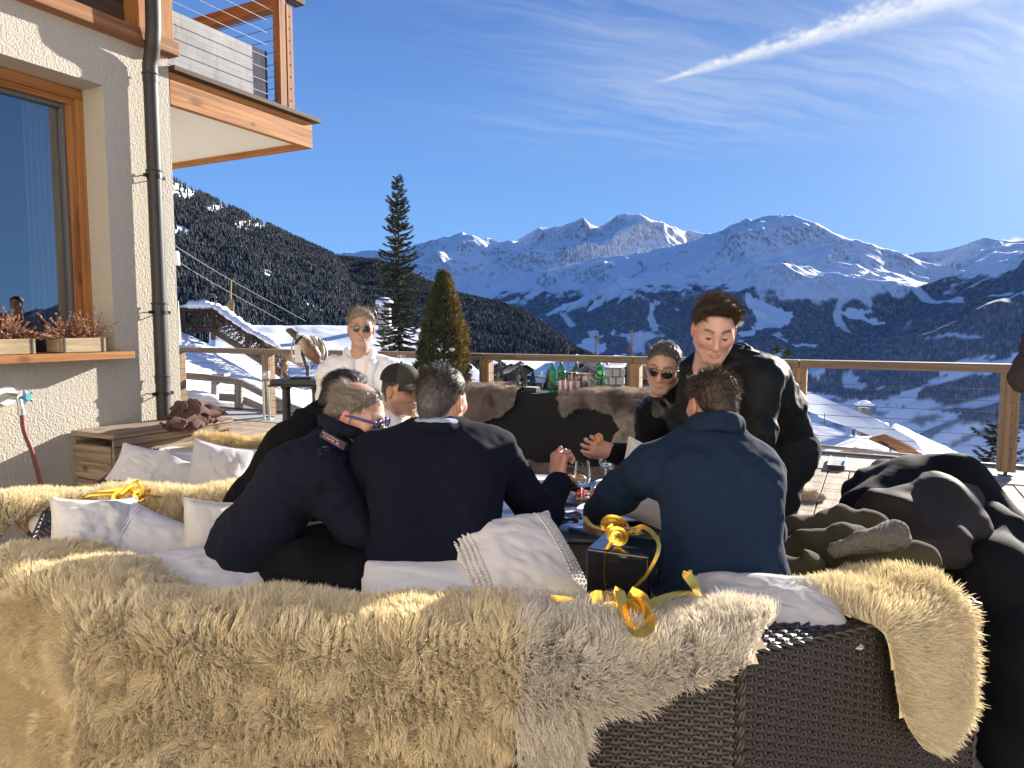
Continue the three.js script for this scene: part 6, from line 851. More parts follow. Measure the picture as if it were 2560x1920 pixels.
// ---------- low table and what stands on it ----------
const TB = V3(0.34, 0, -3.44), TY = 0.62;
{
  const t = thing('coffee_table', 'low round drum shaped table with a grey top among the sofas', 'table', TB);
  part('tabletop', lathe([[0, 0.585], [0.50, 0.585], [0.545, 0.595], [0.55, 0.608], [0.54, 0.62], [0, 0.62]], 64), phy({ color: C(0.10, 0.105, 0.115), roughness: 0.22, specularIntensity: 1 }), t);
  part('drum', lathe([[0.30, 0.0], [0.34, 0.01], [0.44, 0.25], [0.50, 0.5], [0.52, 0.584]].reverse(), 64), std({ color: C(0.13, 0.12, 0.11), roughness: 0.6 }), t);
}
const onT = (x, y) => { const p = onY(x, y, TY); return V3(p.x, TY + 0.001, p.z); };
wineGlass('wine glass with a little white wine nearest on the low table', onT(1455, 1274), 0.235, 0.040, 0.8); wineGlass('wine glass in front of the hand holding food on the low table', onT(1514, 1222), 0.235, 0.040, 0.9); wineGlass('wine glass half hidden by the blue fleece sleeve on the low table', onT(1583, 1232), 0.23, 0.036);
function tumbler(label, p, h, r, m, fill) { const t = thing('tumbler', label, 'glass', p); part('wall', lathe([[0, 0.006], [r * 0.85, 0.004], [r * 0.9, 0.01], [r, h], [r - 0.003, h], [r * 0.86, 0.012], [0, 0.012]], 28), glassMat, t); if (m) part('drink', lathe([[0, 0.014], [r * 0.82, 0.014], [r * 0.9, h * fill], [0, h * fill]], 28), m, t); const g = []; for (let k = 0; k < 12; k++) for (let j = 0; j < 4; j++) { const a = (k + 0.5 * (j % 2)) / 12 * 2 * PI; g.push(new THREE.OctahedronGeometry(0.006).scale(1, 1.3, 0.5).rotateY(-a + PI / 2).translate(cos(a) * r * 0.97, h * (0.2 + j * 0.2), sin(a) * r * 0.97)); } part('cut_pattern', g, glassMat, t).userData.kind = 'stuff'; return t; }
const amber = phy({ color: C(0.80, 0.24, 0.03), roughness: 0.02, transmission: 0.9, thickness: 0.05, ior: 1.33, attenuationColor: C(0.85, 0.28, 0.03), attenuationDistance: 0.04 });
tumbler('cut glass tumbler of orange drink beside the navy sleeve', onT(1336, 1262), 0.095, 0.040, amber, 0.62); tumbler('clear tumbler of water behind the tumbler of orange drink', onT(1303, 1232), 0.09, 0.038); tumbler('tall clear tumbler with orange slice behind the wine glasses', onT(1540, 1222), 0.14, 0.036);
const foodM = (r, g, b) => std({ color: C(r, g, b), roughness: 0.4 });
{
  const p = onT(1545, 1290), t = thing('plate', 'large white round plate with slices of dried meat at the table edge', 'plate', V3(p.x, TY + 0.001, p.z)); part('dish', lathe([[0, 0.006], [0.13, 0.006], [0.165, 0.02], [0.19, 0.03], [0.193, 0.028], [0.166, 0.012], [0.12, 0], [0, 0]].reverse(), 56), phy({ color: C(0.62, 0.60, 0.57), roughness: 0.2 }), t);
  const r = RNG(8); for (const [a, b, s] of [[0.06, -0.10, 1], [0.085, -0.085, 0.9], [-0.10, 0.0, 0.8], [-0.085, 0.03, 0.7]]) { const m = part('meat_slice', gridGeo(8, 6, (u, v) => V3((u - 0.5) * 0.075, 0.012 + 0.006 * sin(u * 7 + v * 4), (v - 0.5) * 0.04)), std({ color: C(0.28, 0.03, 0.035), roughness: 0.35, side: THREE.DoubleSide }), t); m.position.set(a, 0, b); m.rotation.y = r() * 3; m.scale.setScalar(s); }
  const sl = onT(1462, 1252), s = thing('slate_board', 'black slate board of tomato bruschetta behind the nearest wine glass', 'board', V3(sl.x, TY + 0.002, sl.z), -0.12), sm = std({ color: C(0.05, 0.052, 0.056), roughness: 0.55 });
  part('slate', box(0.30, 0.01, 0.20, 0, 0.006, 0, 0.002), sm, s); for (let k = 0; k < 4; k++) { const br = part('bread', box(0.065, 0.014, 0.055, -0.01 + (k % 2) * 0.075, 0.019, -0.045 + floor(k / 2) * 0.075, 0.006), foodM(0.45, 0.28, 0.13), s), g = []; for (let j = 0; j < 14; j++) g.push(box(0.016, 0.013, 0.014, -0.01 + (k % 2) * 0.075 + r.n() * 0.024, 0.032 + r() * 0.010, -0.045 + floor(k / 2) * 0.075 + r.n() * 0.02, 0.004).rotateY(0)); part('diced_tomato', g, foodM(0.50, 0.045, 0.025), br).userData.kind = 'stuff'; }
  const s2p = onT(1385, 1243), s2 = thing('slate_board', 'grey slate board with cured ham left of the bruschetta board', 'board', V3(s2p.x, TY + 0.002, s2p.z), 0.5); part('slate', box(0.26, 0.008, 0.15, 0, 0.005, 0, 0.002), sm, s2); for (let k = 0; k < 4; k++) { const m = part('ham_slice', gridGeo(8, 6, (u, v) => V3((u - 0.5) * 0.07, 0.012 + 0.01 * sin(u * 9 + k), (v - 0.5) * 0.04)), std({ color: C(0.42, 0.05, 0.05), roughness: 0.4, side: THREE.DoubleSide }), s2); m.position.set(-0.08 + k * 0.045, 0.004, r.n() * 0.02); m.rotation.y = k; }
  const bp = onT(1432, 1215), bt = thing('black_plate', 'black plate with fried pastries behind the nearest wine glass', 'plate', V3(bp.x, TY + 0.001, bp.z)); part('dish', lathe([[0, 0.006], [0.10, 0.006], [0.13, 0.018], [0.132, 0.016], [0.09, 0], [0, 0]].reverse(), 40), phy({ color: C(0.015, 0.015, 0.017), roughness: 0.25 }), bt); for (let k = 0; k < 4; k++) part('pastry', new THREE.SphereGeometry(0.028, 14, 10).scale(1.2, 0.9, 0.9).translate(-0.05 + k * 0.03, 0.03 + (k % 2) * 0.012, -0.01 + (k % 2) * 0.03), foodM(0.42, 0.22, 0.07), bt);
  const op = onT(1345, 1205), ot = thing('white_plate', 'white oval plate at the far edge of the low table', 'plate', V3(op.x, TY + 0.001, op.z)); part('dish', lathe([[0, 0.006], [0.10, 0.006], [0.14, 0.018], [0.142, 0.016], [0.09, 0], [0, 0]].reverse(), 40).scale(1.3, 1, 0.8), phy({ color: C(0.65, 0.65, 0.64), roughness: 0.2 }), ot); part('napkin', box(0.09, 0.008, 0.07, 0.02, 0.016, 0, 0.003), std({ color: C(0.7, 0.7, 0.7) }), ot);
  for (const [x, y, a] of [[1488, 1206, 0.9], [1500, 1212, 1.1]]) { const cp = onT(x, y), f = thing('fork', x < 1495 ? 'steel fork lying behind the bruschetta board, left of the other' : 'steel fork lying behind the bruschetta board, right of the other', 'fork', cp, a); part('handle', box(0.11, 0.003, 0.009, -0.04, 0.003, 0, 0.001), steel, f); part('tines', [box(0.06, 0.003, 0.004, 0.05, 0.004, -0.007, 0.001), box(0.06, 0.003, 0.004, 0.05, 0.004, 0, 0.001), box(0.06, 0.003, 0.004, 0.05, 0.004, 0.007, 0.001)], steel, f).userData.kind = 'stuff'; }
  const kp = onT(1425, 1293), k = thing('cigarette_pack', 'small white and black pack lying beside the white plate', 'pack', kp, 0.45); part('carton', box(0.085, 0.022, 0.055, 0, 0.012, 0, 0.003), std({ color: C(0.62, 0.64, 0.68), roughness: 0.3 }), k); part('label_band', box(0.030, 0.0235, 0.0565, -0.03, 0.012, 0, 0.003), std({ color: C(0.04, 0.03, 0.03), roughness: 0.3 }), k);
  const fp = onT(1440, 1325), fm = std({ color: C(0.72, 0.74, 0.78), metalness: 0.95, roughness: 0.16, side: THREE.DoubleSide }), f = thing('foil_bag', 'shiny silver blue foil wrapping lying at the near edge of the low table', 'foil', V3(fp.x, TY + 0.012, fp.z), -0.35);
  part('sheet', gridGeo(26, 16, (u, v) => V3((u - 0.5) * 0.34, 0.012 + 0.016 * ridge2(u * 2.2 + 3, v * 2.2, 2) + 0.02 * u, (v - 0.5) * 0.17)), fm, f); part('roll', rod(V3(-0.05, 0.02, -0.085), V3(0.24, 0.03, 0.05), 0.016, 0.012, 14), fm, f); part('patch', gridGeo(10, 8, (u, v) => V3(-0.10 + u * 0.11, 0.033 + 0.016 * ridge2((-0.10 + u * 0.11) / 0.34 * 2.2 + 4.1, v, 2), -0.05 + v * 0.08 - 0.04 * sin(u * 3))), std({ color: C(0.05, 0.035, 0.03), roughness: 0.3, side: THREE.DoubleSide }), f);
}
// ---------- coats, towel, bag ----------
function heap(name, label, category, prims, mat, o = {}) {
  const [lo, hi] = boundsOf(prims, 0.14), f = field(prims), s = o.seed || 0, A = o.amp ?? 0.022, F = o.freq ?? 9, cen = lo.clone().add(hi).multiplyScalar(0.5), base = V3(cen.x, o.y ?? 0, cen.z);
  const g = nets((x, y, z) => { const d = f(x, y, z); if (d > 0.12) return d; const D = o.dir || [0.5, 0.75, 0.45], w = n3(x * 3.5 + s, y * 3.5, z * 3.5) * 0.9, q = x * D[0] + y * D[1] + z * D[2], t = x * D[1] - y * D[0], u = abs(n3(q * F + w + s, t * F * 0.22, (z + x * 0.3) * F * 0.22)); return d - A * (1 - 2.2 * sqrt(u * u + 0.010)) - A * 0.9 * n3(q * F * 0.55 + 3 + w * 0.5, t * F * 0.16, z * F * 0.2 + s) - A * 0.32 * n3(q * F * 2.7, t * F * 0.6 + s, z * F * 0.7); }, lo, hi, o.cell || 0.011);
  g.translate(-base.x, -base.y, -base.z); const t = thing(name, label, category, base); part(o.partName || 'shell', clothUV(g), mat, t); return [t, base];
}
const W = (x, y, d) => at(x, y, d);
{
  const tw = std({ color: C(0.10, 0.055, 0.042), roughness: 1, bumpMap: tex(128, 128, (u, v) => n2(u * 60, v * 60) * 0.5 + 0.5, false, 6, 6), bumpScale: 0.003 });
  const tp = W(483, 1040, 5.0), tt = thing('towel', 'crumpled brown towel on the lid of the timber chest', 'towel', V3(tp.x, 0.803, tp.z), TH + 0.35); tt.rotation.y += PI / 2;
  [[0.46, 0.27, 0.10, 0.035, 0, 0, 3, 0.1], [0.38, 0.24, 0.10, 0.085, 0.02, 0.01, 5, -0.25], [0.30, 0.2, 0.08, 0.128, -0.02, -0.01, 8, 0.3], [0.16, 0.14, 0.08, 0.035, -0.24, 0.03, 9, 0.5]].forEach(([w, h, t, y, x, z, sd, a]) => { const g = pillowGeo(w, h, t, sd), P = g.attributes.position; for (let i = 0; i < P.count; i++) { const X = P.getX(i), Y = P.getY(i); P.setZ(i, P.getZ(i) * 0.8 + 0.016 * sin(X * 22 + 9 * n2(X * 6 + sd, Y * 7)) + 0.02 * n2(X * 9, Y * 12 + sd) - 0.25 * X * X); } g.computeVertexNormals(); part('fold', g.rotateX(-PI / 2).rotateY(a).translate(x, y, z), tw, tt); });
  const navyCloth = phy({ color: C(0.0035, 0.004, 0.0055), roughness: 0.85, specularIntensity: 0.35 }), brownCloth = phy({ color: C(0.016, 0.0125, 0.010), roughness: 0.7, specularIntensity: 0.5 }), oliveCloth = std({ color: C(0.045, 0.038, 0.018), roughness: 1 });
  heap('black_jacket', 'large black jacket thrown over the right sofa end and hanging to the deck', 'jacket', [[W(2185, 1290, 3.0), W(2320, 1200, 3.2), 0.12, 0.12, 0.1], [W(2165, 1235, 3.3), W(2380, 1215, 3.2), 0.10, 0.15, 0.1], [W(2215, 1180, 3.4), W(2340, 1175, 3.4), 0.05, 0.07, 0.1], [W(2380, 1230, 3.1), W(2480, 1330, 2.9), 0.14, 0.13, 0.1], [W(2480, 1340, 2.7), W(2530, 1480, 2.5), 0.12, 0.11, 0.1], [W(2530, 1480, 2.45), W(2548, 1640, 2.3), 0.10, 0.10, 0.1], [W(2548, 1640, 2.3), W(2550, 1860, 2.2), 0.10, 0.12, 0.1], [W(2330, 1400, 2.7), W(2470, 1440, 2.5), 0.12, 0.12, 0.1], [W(2250, 1330, 3.0), W(2380, 1320, 2.9), 0.15, 0.14, 0.1], [W(2410, 1250, 3.1), W(2490, 1270, 3.0), 0.04, 0.03, 0.05]], navyCloth, { seed: 5, amp: 0.026, freq: 6, cell: 0.012 });
  const bj = heap('brown_jacket', 'dark brown quilted jacket lying on top of the black jacket', 'jacket', [[W(2230, 1290, 2.62), W(2350, 1260, 2.68), 0.085, 0.10, 0.06], [W(2290, 1330, 2.55), W(2390, 1310, 2.6), 0.09, 0.085, 0.06], [W(2290, 1375, 2.45), W(2360, 1370, 2.45), 0.065, 0.06, 0.06], [W(2200, 1300, 2.65), W(2240, 1330, 2.6), 0.06, 0.06, 0.06], [W(2330, 1245, 2.75), W(2400, 1260, 2.75), 0.07, 0.07, 0.06]], brownCloth, { seed: 8, amp: 0.026, freq: 9, cell: 0.009, dir: [0.3, 1.2, 0.2] });
  heap('olive_coat', 'olive wool coat lying across the sofa with its fleece collar turned up', 'coat', [[W(1975, 1372, 2.35), W(2120, 1372, 2.3), 0.05, 0.07, 0.05], [W(2000, 1330, 2.5), W(2140, 1310, 2.55), 0.05, 0.05, 0.05], [W(2120, 1310, 2.5), W(2190, 1325, 2.45), 0.05, 0.05, 0.05], [W(2120, 1380, 2.25), W(2280, 1400, 2.2), 0.06, 0.07, 0.05], [W(1925, 1420, 2.2), W(2010, 1425, 2.15), 0.04, 0.05, 0.05]], oliveCloth, { seed: 11, amp: 0.02, freq: 9, cell: 0.009, dir: [1, 0.6, 0.2] });
  const collar = heap('fleece_collar', 'grey curly fleece collar of the olive coat', 'collar', [[W(2090, 1375, 2.14), W(2160, 1355, 2.14), 0.022, 0.026, 0.03], [W(2160, 1355, 2.14), W(2240, 1330, 2.18), 0.024, 0.036, 0.03], [W(2200, 1355, 2.14), W(2245, 1345, 2.16), 0.026, 0.032, 0.03]], std({ color: C(0.10, 0.09, 0.07), roughness: 1, bumpMap: tex(128, 128, per((u, v) => 0.5 + 0.5 * n2(u * 26, v * 26)), false, 5, 5), bumpScale: 0.006 }), { seed: 3, amp: 0.006, freq: 40, cell: 0.006 });
  const bg = heap('dark_bag', 'dark navy rucksack with a mesh pocket behind the grey haired man', 'bag', [[W(590, 1375, 2.35), W(740, 1390, 2.3), 0.06, 0.09, 0.05], [W(600, 1420, 2.25), W(850, 1450, 2.15), 0.07, 0.10, 0.05], [W(640, 1350, 2.4), W(800, 1370, 2.35), 0.05, 0.08, 0.05], [W(760, 1440, 2.15), W(900, 1470, 2.1), 0.09, 0.09, 0.05]], navyCloth, { seed: 14, amp: 0.02, freq: 9, cell: 0.009 });
  part('mesh_pocket', gridGeo(3, 3, (u, v) => W(652 + u * 26, 1380 + v * 45, 2.19)), std({ color: C(0.06, 0.06, 0.07), roughness: 0.8 }), bg[0]).position.copy(bg[1].clone().negate());
}
// ---------- people ----------
function headField(o) {                                              // head in its own axes: x to its left, y up, z to the front; origin between the ears at eye height
  const j = o.jaw || 1;
  return (x, y, z) => {
    const X = abs(x), c = (ax, ay, az, bx, by, bz, ra, rb) => { const ux = bx - ax, uy = by - ay, uz = bz - az, px = X - ax, py = y - ay, pz = z - az, h = clamp((px * ux + py * uy + pz * uz) / (ux * ux + uy * uy + uz * uz)); return hypot(px - ux * h, py - uy * h, pz - uz * h) - (ra + (rb - ra) * h); };
    let d = ellD(x, y - 0.036, z + 0.010, 0.0765, 0.086, 0.097);
    d = smin(d, ellD(x, y + 0.022, z - 0.028, 0.062, 0.082, 0.064), 0.035);
    d = smin(d, c(0.050 * j, -0.050, 0.004, 0.020, -0.096, 0.060, 0.021, 0.017), 0.035); d = smin(d, c(0, -0.098, 0.066, 0.008, -0.092, 0.062, 0.018, 0.018), 0.03);
    d = smin(d, spD(X, y, z, 0.046, -0.012, 0.062, 0.020), 0.03); d = smin(d, c(0, 0.027, 0.086, 0.044, 0.027, 0.068, 0.011, 0.010), 0.016);
    d = smax(d, -spD(X, y, z, 0.032, 0.006, 0.106, 0.019), 0.014); d = smin(d, spD(X, y, z, 0.031, 0.006, 0.0795, 0.0125), 0.002);
    d = smax(d, -c(0.018, 0.006, 0.0935, 0.045, 0.006, 0.086, 0.0012, 0.0012), 0.002);
    d = smin(d, c(0, 0.020, 0.090, 0, -0.028, 0.111, 0.0085, 0.0120), 0.012); d = smin(d, spD(X, y, z, 0.0125, -0.032, 0.100, 0.0085), 0.006); d = smax(d, -spD(X, y, z, 0.008, -0.0405, 0.106, 0.0042), 0.003);
    d = smin(d, c(0, -0.0575, 0.0945, 0.020, -0.0600, 0.085, 0.0062, 0.004), 0.008); d = smin(d, c(0, -0.0700, 0.0930, 0.017, -0.0675, 0.085, 0.0075, 0.005), 0.008); d = smax(d, -c(0, -0.0635, 0.1025, 0.024, -0.0630 + (o.smile || 0), 0.090, 0.0022, 0.0016), 0.003);
    let e = ellD(X - 0.081, y + 0.004, (z + 0.010) - 0.25 * (X - 0.081), 0.0095, 0.032, 0.020); e = smax(e, -ellD(X - 0.090, y + 0.001, z + 0.004, 0.008, 0.020, 0.011), 0.006); d = smin(d, e, 0.008);
    const n = capD(x, y, z, V3(0, -0.05, -0.022), V3(0, -0.19, -0.045), 0.054, 0.060); return smin(d, n, 0.035);
  };
}
function handPrims(w, dir, nrm, thumb, o = {}) {                      // wrist, forward direction, palm normal, +1/-1: the side the thumb leaves from (along dir x nrm)
  const f = dir.clone().normalize(), n = nrm.clone().addScaledVector(f, -nrm.dot(f)).normalize(), s = f.clone().cross(n).multiplyScalar(thumb), P = (a, b, c) => w.clone().addScaledVector(f, a).addScaledVector(s, b).addScaledVector(n, c), k = 0.010, pr = [];
  pr.push([P(-0.03, 0, 0), P(0.01, 0, 0), 0.027, 0.026, 0.02], [P(0.015, 0.018, 0), P(0.085, 0.028, -0.002), 0.018, 0.014, 0.018], [P(0.015, 0, 0), P(0.09, 0.006, -0.003), 0.018, 0.014, 0.018], [P(0.015, -0.018, 0), P(0.083, -0.028, -0.002), 0.017, 0.013, 0.018]);
  const L2 = [[0.042, 0.026, 0.022], [0.046, 0.030, 0.023], [0.042, 0.027, 0.022], [0.034, 0.021, 0.019]], cu = o.curl || [0.25, 0.3, 0.35, 0.4], sp = o.spread ?? 0.10;
  [0.031, 0.010, -0.011, -0.030].forEach((b, i) => { let p = P(0.088 - (i === 3 ? 0.008 : 0), b, -0.002), a = cu[i]; for (let q = 0; q < 3; q++) { const d = f.clone().multiplyScalar(cos(a)).addScaledVector(n, sin(a)).addScaledVector(s, (1.5 - i) * sp * (q ? 0.6 : 1)), e = p.clone().addScaledVector(d.normalize(), L2[i][q]), r = 0.0092 - q * 0.0012 - (i === 3 ? 0.001 : 0); pr.push([p, e, r, r - 0.0009, q ? 0.004 : 0.008]); p = e; a += cu[i] * 1.1; } });
  let p = P(0.022, 0.022, 0.006), ta = o.thumb || [0.9, 0.25]; for (let q = 0; q < 3; q++) { const a = ta[0] - q * 0.28, d = f.clone().multiplyScalar(cos(a)).addScaledVector(s, sin(a)).addScaledVector(n, ta[1] + q * 0.1).normalize(), e = p.clone().addScaledVector(d, [0.040, 0.034, 0.027][q]); pr.push([p, e, 0.0145 - q * 0.0022, 0.0128 - q * 0.0024, q ? 0.006 : 0.014]); p = e; }
  return pr;
}
const skinTex = tex(128, 128, per((u, v) => 0.5 + 0.5 * fbm2(u * 20, v * 20, 3)), false, 14, 14);
const skinMat = phy({ vertexColors: true, roughness: 0.52, sheen: 0.2, sheenRoughness: 0.5, sheenColor: C(0.5, 0.3, 0.25), bumpMap: skinTex, bumpScale: 0.0006 });
const knitBump = tex(256, 256, per((u, v) => 0.5 + 0.3 * n2(u * 60, v * 60) + 0.25 * fbm2(u * 9, v * 9, 3)), false, 5, 5);
const clothMat = (r, g, b, o = {}) => phy({ color: C(r, g, b), roughness: o.rough ?? 0.95, specularIntensity: 0.4, bumpMap: knitBump, bumpScale: 0.0016, sheen: o.sheen ?? 0.12, sheenRoughness: 0.45, sheenColor: C(r * 3 + 0.02, g * 3 + 0.02, b * 3 + 0.025) });
const mid = (a, b, t = 0.5) => a.clone().lerp(b, t);
function torsoPrims(J, k = 1) {                                      // trunk from neck to pelvis, flattened by two parallel columns
  const w = J.shR.clone().sub(J.shL).normalize(), n = J.neck, p = J.pel, at2 = (t, s) => mid(n, p, t).addScaledVector(w, s), c = J.bulk || 1;
  const bend = J.bend || V3(); const B = (t, s) => at2(t, s).addScaledVector(bend, sin(PI * t));
  return [[J.shL, mid(J.shL, n, 0.6).add(V3(0, 0.02, 0)), 0.062 * k * c, 0.055 * k, 0.06], [J.shR, mid(J.shR, n, 0.6).add(V3(0, 0.02, 0)), 0.062 * k * c, 0.055 * k, 0.06], [n.clone().add(V3(0, 0.01, 0)), B(0.2, 0), 0.058 * k, 0.09 * k, 0.06],
    [B(0.20, -0.105 * c), B(0.62, -0.075 * c), 0.092 * k * c, 0.098 * k * c, 0.09], [B(0.20, 0.105 * c), B(0.62, 0.075 * c), 0.092 * k * c, 0.098 * k * c, 0.09], [B(0.62, -0.075 * c), B(1, -0.085 * c), 0.098 * k * c, 0.112 * k * c, 0.09], [B(0.62, 0.075 * c), B(1, 0.085 * c), 0.098 * k * c, 0.112 * k * c, 0.09]];
}
const armPrims = (s, e, w, r) => [[s, e, r[0], r[1], 0.06], [e, w, r[1] * 1.02, r[2], 0.05]];
const legPrims = (h, k, a, r) => [[h, k, r[0], r[1], 0.07], [k, a, r[1] * 1.02, r[2], 0.05]];
const hlOf = (h) => (z) => { const T = h.line || [[-0.11, -0.075], [-0.05, -0.055], [-0.025, 0.006], [0.0, 0.018], [0.03, 0.028], [0.053, 0.066], [0.078, 0.088], [0.11, 0.092]]; let i = 0; while (i < T.length - 2 && z > T[i + 1][0]) i++; return lerp(T[i][1], T[i + 1][1], clamp((z - T[i][0]) / (T[i + 1][0] - T[i][0]))); };
function person(label, J, o) {
  const base = V3(J.pel.x, 0, J.pel.z), g = thing('person', label, 'person', base), mv = (x) => x.translate(-base.x, 0, -base.z);
  const q = new THREE.Quaternion().setFromEuler(new THREE.Euler(o.head.pitch || 0, o.head.yaw || 0, o.head.roll || 0, 'YXZ')), Mh = new THREE.Matrix4().compose(J.head, q, V3(1, 1, 1).multiplyScalar(o.head.s || 1)), Mi = Mh.clone().invert(), hf = headField(o.head), v = V3(), s = o.head.s || 1;
  // one continuous skin: trunk and limbs coarse under the clothes, head and hands fine
  const core = [...torsoPrims(J, 0.86), ...armPrims(J.shL, J.elL, J.wrL, [0.045, 0.038, 0.026]), ...armPrims(J.shR, J.elR, J.wrR, [0.045, 0.038, 0.026]), ...(J.knL ? [...legPrims(J.hipL, J.knL, J.anL, [0.07, 0.048, 0.035]), ...legPrims(J.hipR, J.knR, J.anR, [0.07, 0.048, 0.035])] : [])];
  const sk = o.skin || [0.50, 0.29, 0.20], shade = (x, y, z) => { const m = 0.92 + 0.16 * fbm3(x * 30, y * 30, z * 30, 2); return [sk[0] * m, sk[1] * m, sk[2] * m]; };
  const [lo, hi] = boundsOf(core, 0.14), cf = field(core); const geos = [nets(cf, lo, hi, 0.025, shade)];
  const hg = nets(hf, V3(-0.11, -0.215, -0.125), V3(0.11, 0.14, 0.14), 0.0036, (x, y, z, nx, ny, nz) => {
    const X = abs(x); let c = shade(x, y, z); const mul = (k) => { c = c.map((t, i) => t * k[i]); };
    const lip = sstep(0.010, 0.004, abs(y + 0.064) - 0.002) * sstep(0.026, 0.018, X) * sstep(0.075, 0.085, z); mul([lerp(1, 0.95, lip), lerp(1, 0.78, lip), lerp(1, 0.78, lip)]);
    const cheek = exp(-((X - 0.045) ** 2 + (y + 0.02) ** 2) / 0.0006) * sstep(0.02, 0.06, z); mul([1 + 0.05 * cheek, 1 - 0.16 * cheek, 1 - 0.14 * cheek]);
    const st = (o.stubble || 0) * sstep(-0.03, -0.05, y) * sstep(-0.135, -0.11, y) * sstep(-0.02, 0.02, z) * (1 - lip) * (0.75 + 0.5 * n3(x * 300, y * 300, z * 300)); const sc = o.stubbleC || [0.16, 0.12, 0.10]; c = c.map((t, i) => lerp(t, sc[i], clamp(st)));
    const br = sstep(0.0075, 0.003, abs(y - 0.030 - 0.006 * sin((X - 0.01) * 60))) * sstep(0.010, 0.016, X) * sstep(0.056, 0.046, X) * sstep(0.05, 0.07, z); const hc = o.brow || o.hair.c; c = c.map((t, i) => lerp(t, hc[i] * 0.8, br * 0.85));
    if (spD(X, y, z, 0.031, 0.006, 0.0795, 0.0132) < 0.0008 && z > 0.085) { const r = hypot(X - 0.031, y - 0.005); c = r < 0.0068 && y < 0.0085 ? [0.02, 0.015, 0.012] : abs(y - 0.0035) < 0.0042 ? [0.20, 0.165, 0.15] : c.map((t) => t * 0.85); }
    const hsc = o.hair && !o.hair.bald ? sstep(-0.002, 0.012, y - hlOf(o.hair)(z) + 0.006 * n3(x * 160, y * 60, z * 160)) * sstep(0.082, 0.076, X) : 0; c = c.map((t, i) => lerp(t, o.hair.c[i] * 0.6, hsc * 0.9)); if (X > 0.076 && abs(z + 0.01) < 0.03 && y > -0.04) mul([1.05, 0.82, 0.78]); return c;
  }); hg.applyMatrix4(Mh); geos.push(hg);
  for (const h of o.hands || []) { const [a, b] = boundsOf(h, 0.03); geos.push(nets(field(h), a, b, 0.0034, (x, y, z) => { const m = 0.95 + 0.12 * fbm3(x * 60, y * 60, z * 60, 2); return [sk[0] * 1.02 * m, sk[1] * 0.92 * m, sk[2] * 0.9 * m]; })); }
  const body = part('body', mv(mergeGeometries(geos.map((x) => { const y = x.toNonIndexed(); return y; }))), skinMat, g);
  // hair
  const H2 = o.hair; if (H2) {
    const th = H2.th || 0.010, hl = hlOf(H2);
    const cap = (x, y, z) => { const top = sstep(0.02, 0.09, y), hd = y - hl(z), t = (th * (0.55 + 0.9 * top) + (H2.quiff || 0) * top * sstep(-0.02, 0.08, z)) * (0.30 + 0.70 * sstep(0, 0.03, hd)); const tuft = 0.0045 * (H2.rough || 1) * (n3(x * 85, y * 50, z * 40) + 0.6 * n3(x * 190, y * 90, z * 90)); let d = ellD(x, y - 0.036, z + 0.010, 0.0765 + t, 0.086 + t, 0.097 + t) + tuft; d = smin(d, capD(x, y, z, V3(0, -0.02, -0.075), V3(0, -0.06, -0.06), 0.045 + t * 0.4, 0.040 + t * 0.2), 0.03); d = smax(d, (hl(z + 0.010 * n3(x * 55, y * 20, 3) + 0.006 * n3(x * 160, y * 20, 9)) - y - 0.012 * (H2.bald || 0)) * 0.8, 0.008); if (H2.bald) d = smax(d, -ellD(x, y - 0.125, z + 0.015, 0.050, 0.035, 0.062), 0.02); return d; };
    const cg = nets(cap, V3(-0.12, -0.13, -0.14), V3(0.12, 0.18, 0.14), 0.0045, (x, y, z) => { const m = 0.7 + 0.6 * (0.5 + 0.5 * n3(x * 120, y * 60, z * 60)), gr = H2.grey ? sstep(0.07, -0.02, y) * H2.grey : 0; return H2.c.map((t, i) => lerp(t, [0.26, 0.25, 0.24][i], gr) * m * 0.62); }); cg.applyMatrix4(Mh); mv(cg);
    const cap3 = part('hair', cg, std({ vertexColors: true, roughness: 0.55 }), g), P = cg.attributes.position, N = cg.attributes.normal, K = cg.attributes.color, r = RNG(o.seed || 1), list = [], cnt = H2.strands ?? 3200;
    for (let i = 0; i < cnt; i++) { const k = floor(r() * P.count), p = V3(P.getX(k), P.getY(k), P.getZ(k)), n = V3(N.getX(k), N.getY(k), N.getZ(k)), lp2 = p.clone().add(base).applyMatrix4(Mi); const fl = V3(r.n() * 0.5, -0.5 + r.n() * 0.4 + (lp2.y > 0.08 ? 0.5 : 0), (lp2.z > 0 ? 0.5 : -0.4) + r.n() * 0.4).add(V3(...(H2.flow || [0, 0, 0]))).applyQuaternion(q); fl.addScaledVector(n, -fl.dot(n)).normalize(); const b = r.r(1.2, 2.4), c = [K.getX(k) * b, K.getY(k) * b, K.getZ(k) * b]; list.push([p.addScaledVector(n, -0.003), n.multiplyScalar(H2.up ?? 0.35).addScaledVector(fl, 0.8), fl, (H2.len || 0.02) * r.r(0.6, 1.3) * (lp2.y > 0.05 ? 1.25 : 0.7), (H2.wd || 0.03) * r.r(0.6, 1.2), c]); }
    locks('strands', cap3, hairGeo, hairMat, list);
  }
  const add = (name, geo, mat, lab) => part(name, mv(geo), mat, g, lab);
  const local = (geo) => geo.applyMatrix4(Mh);
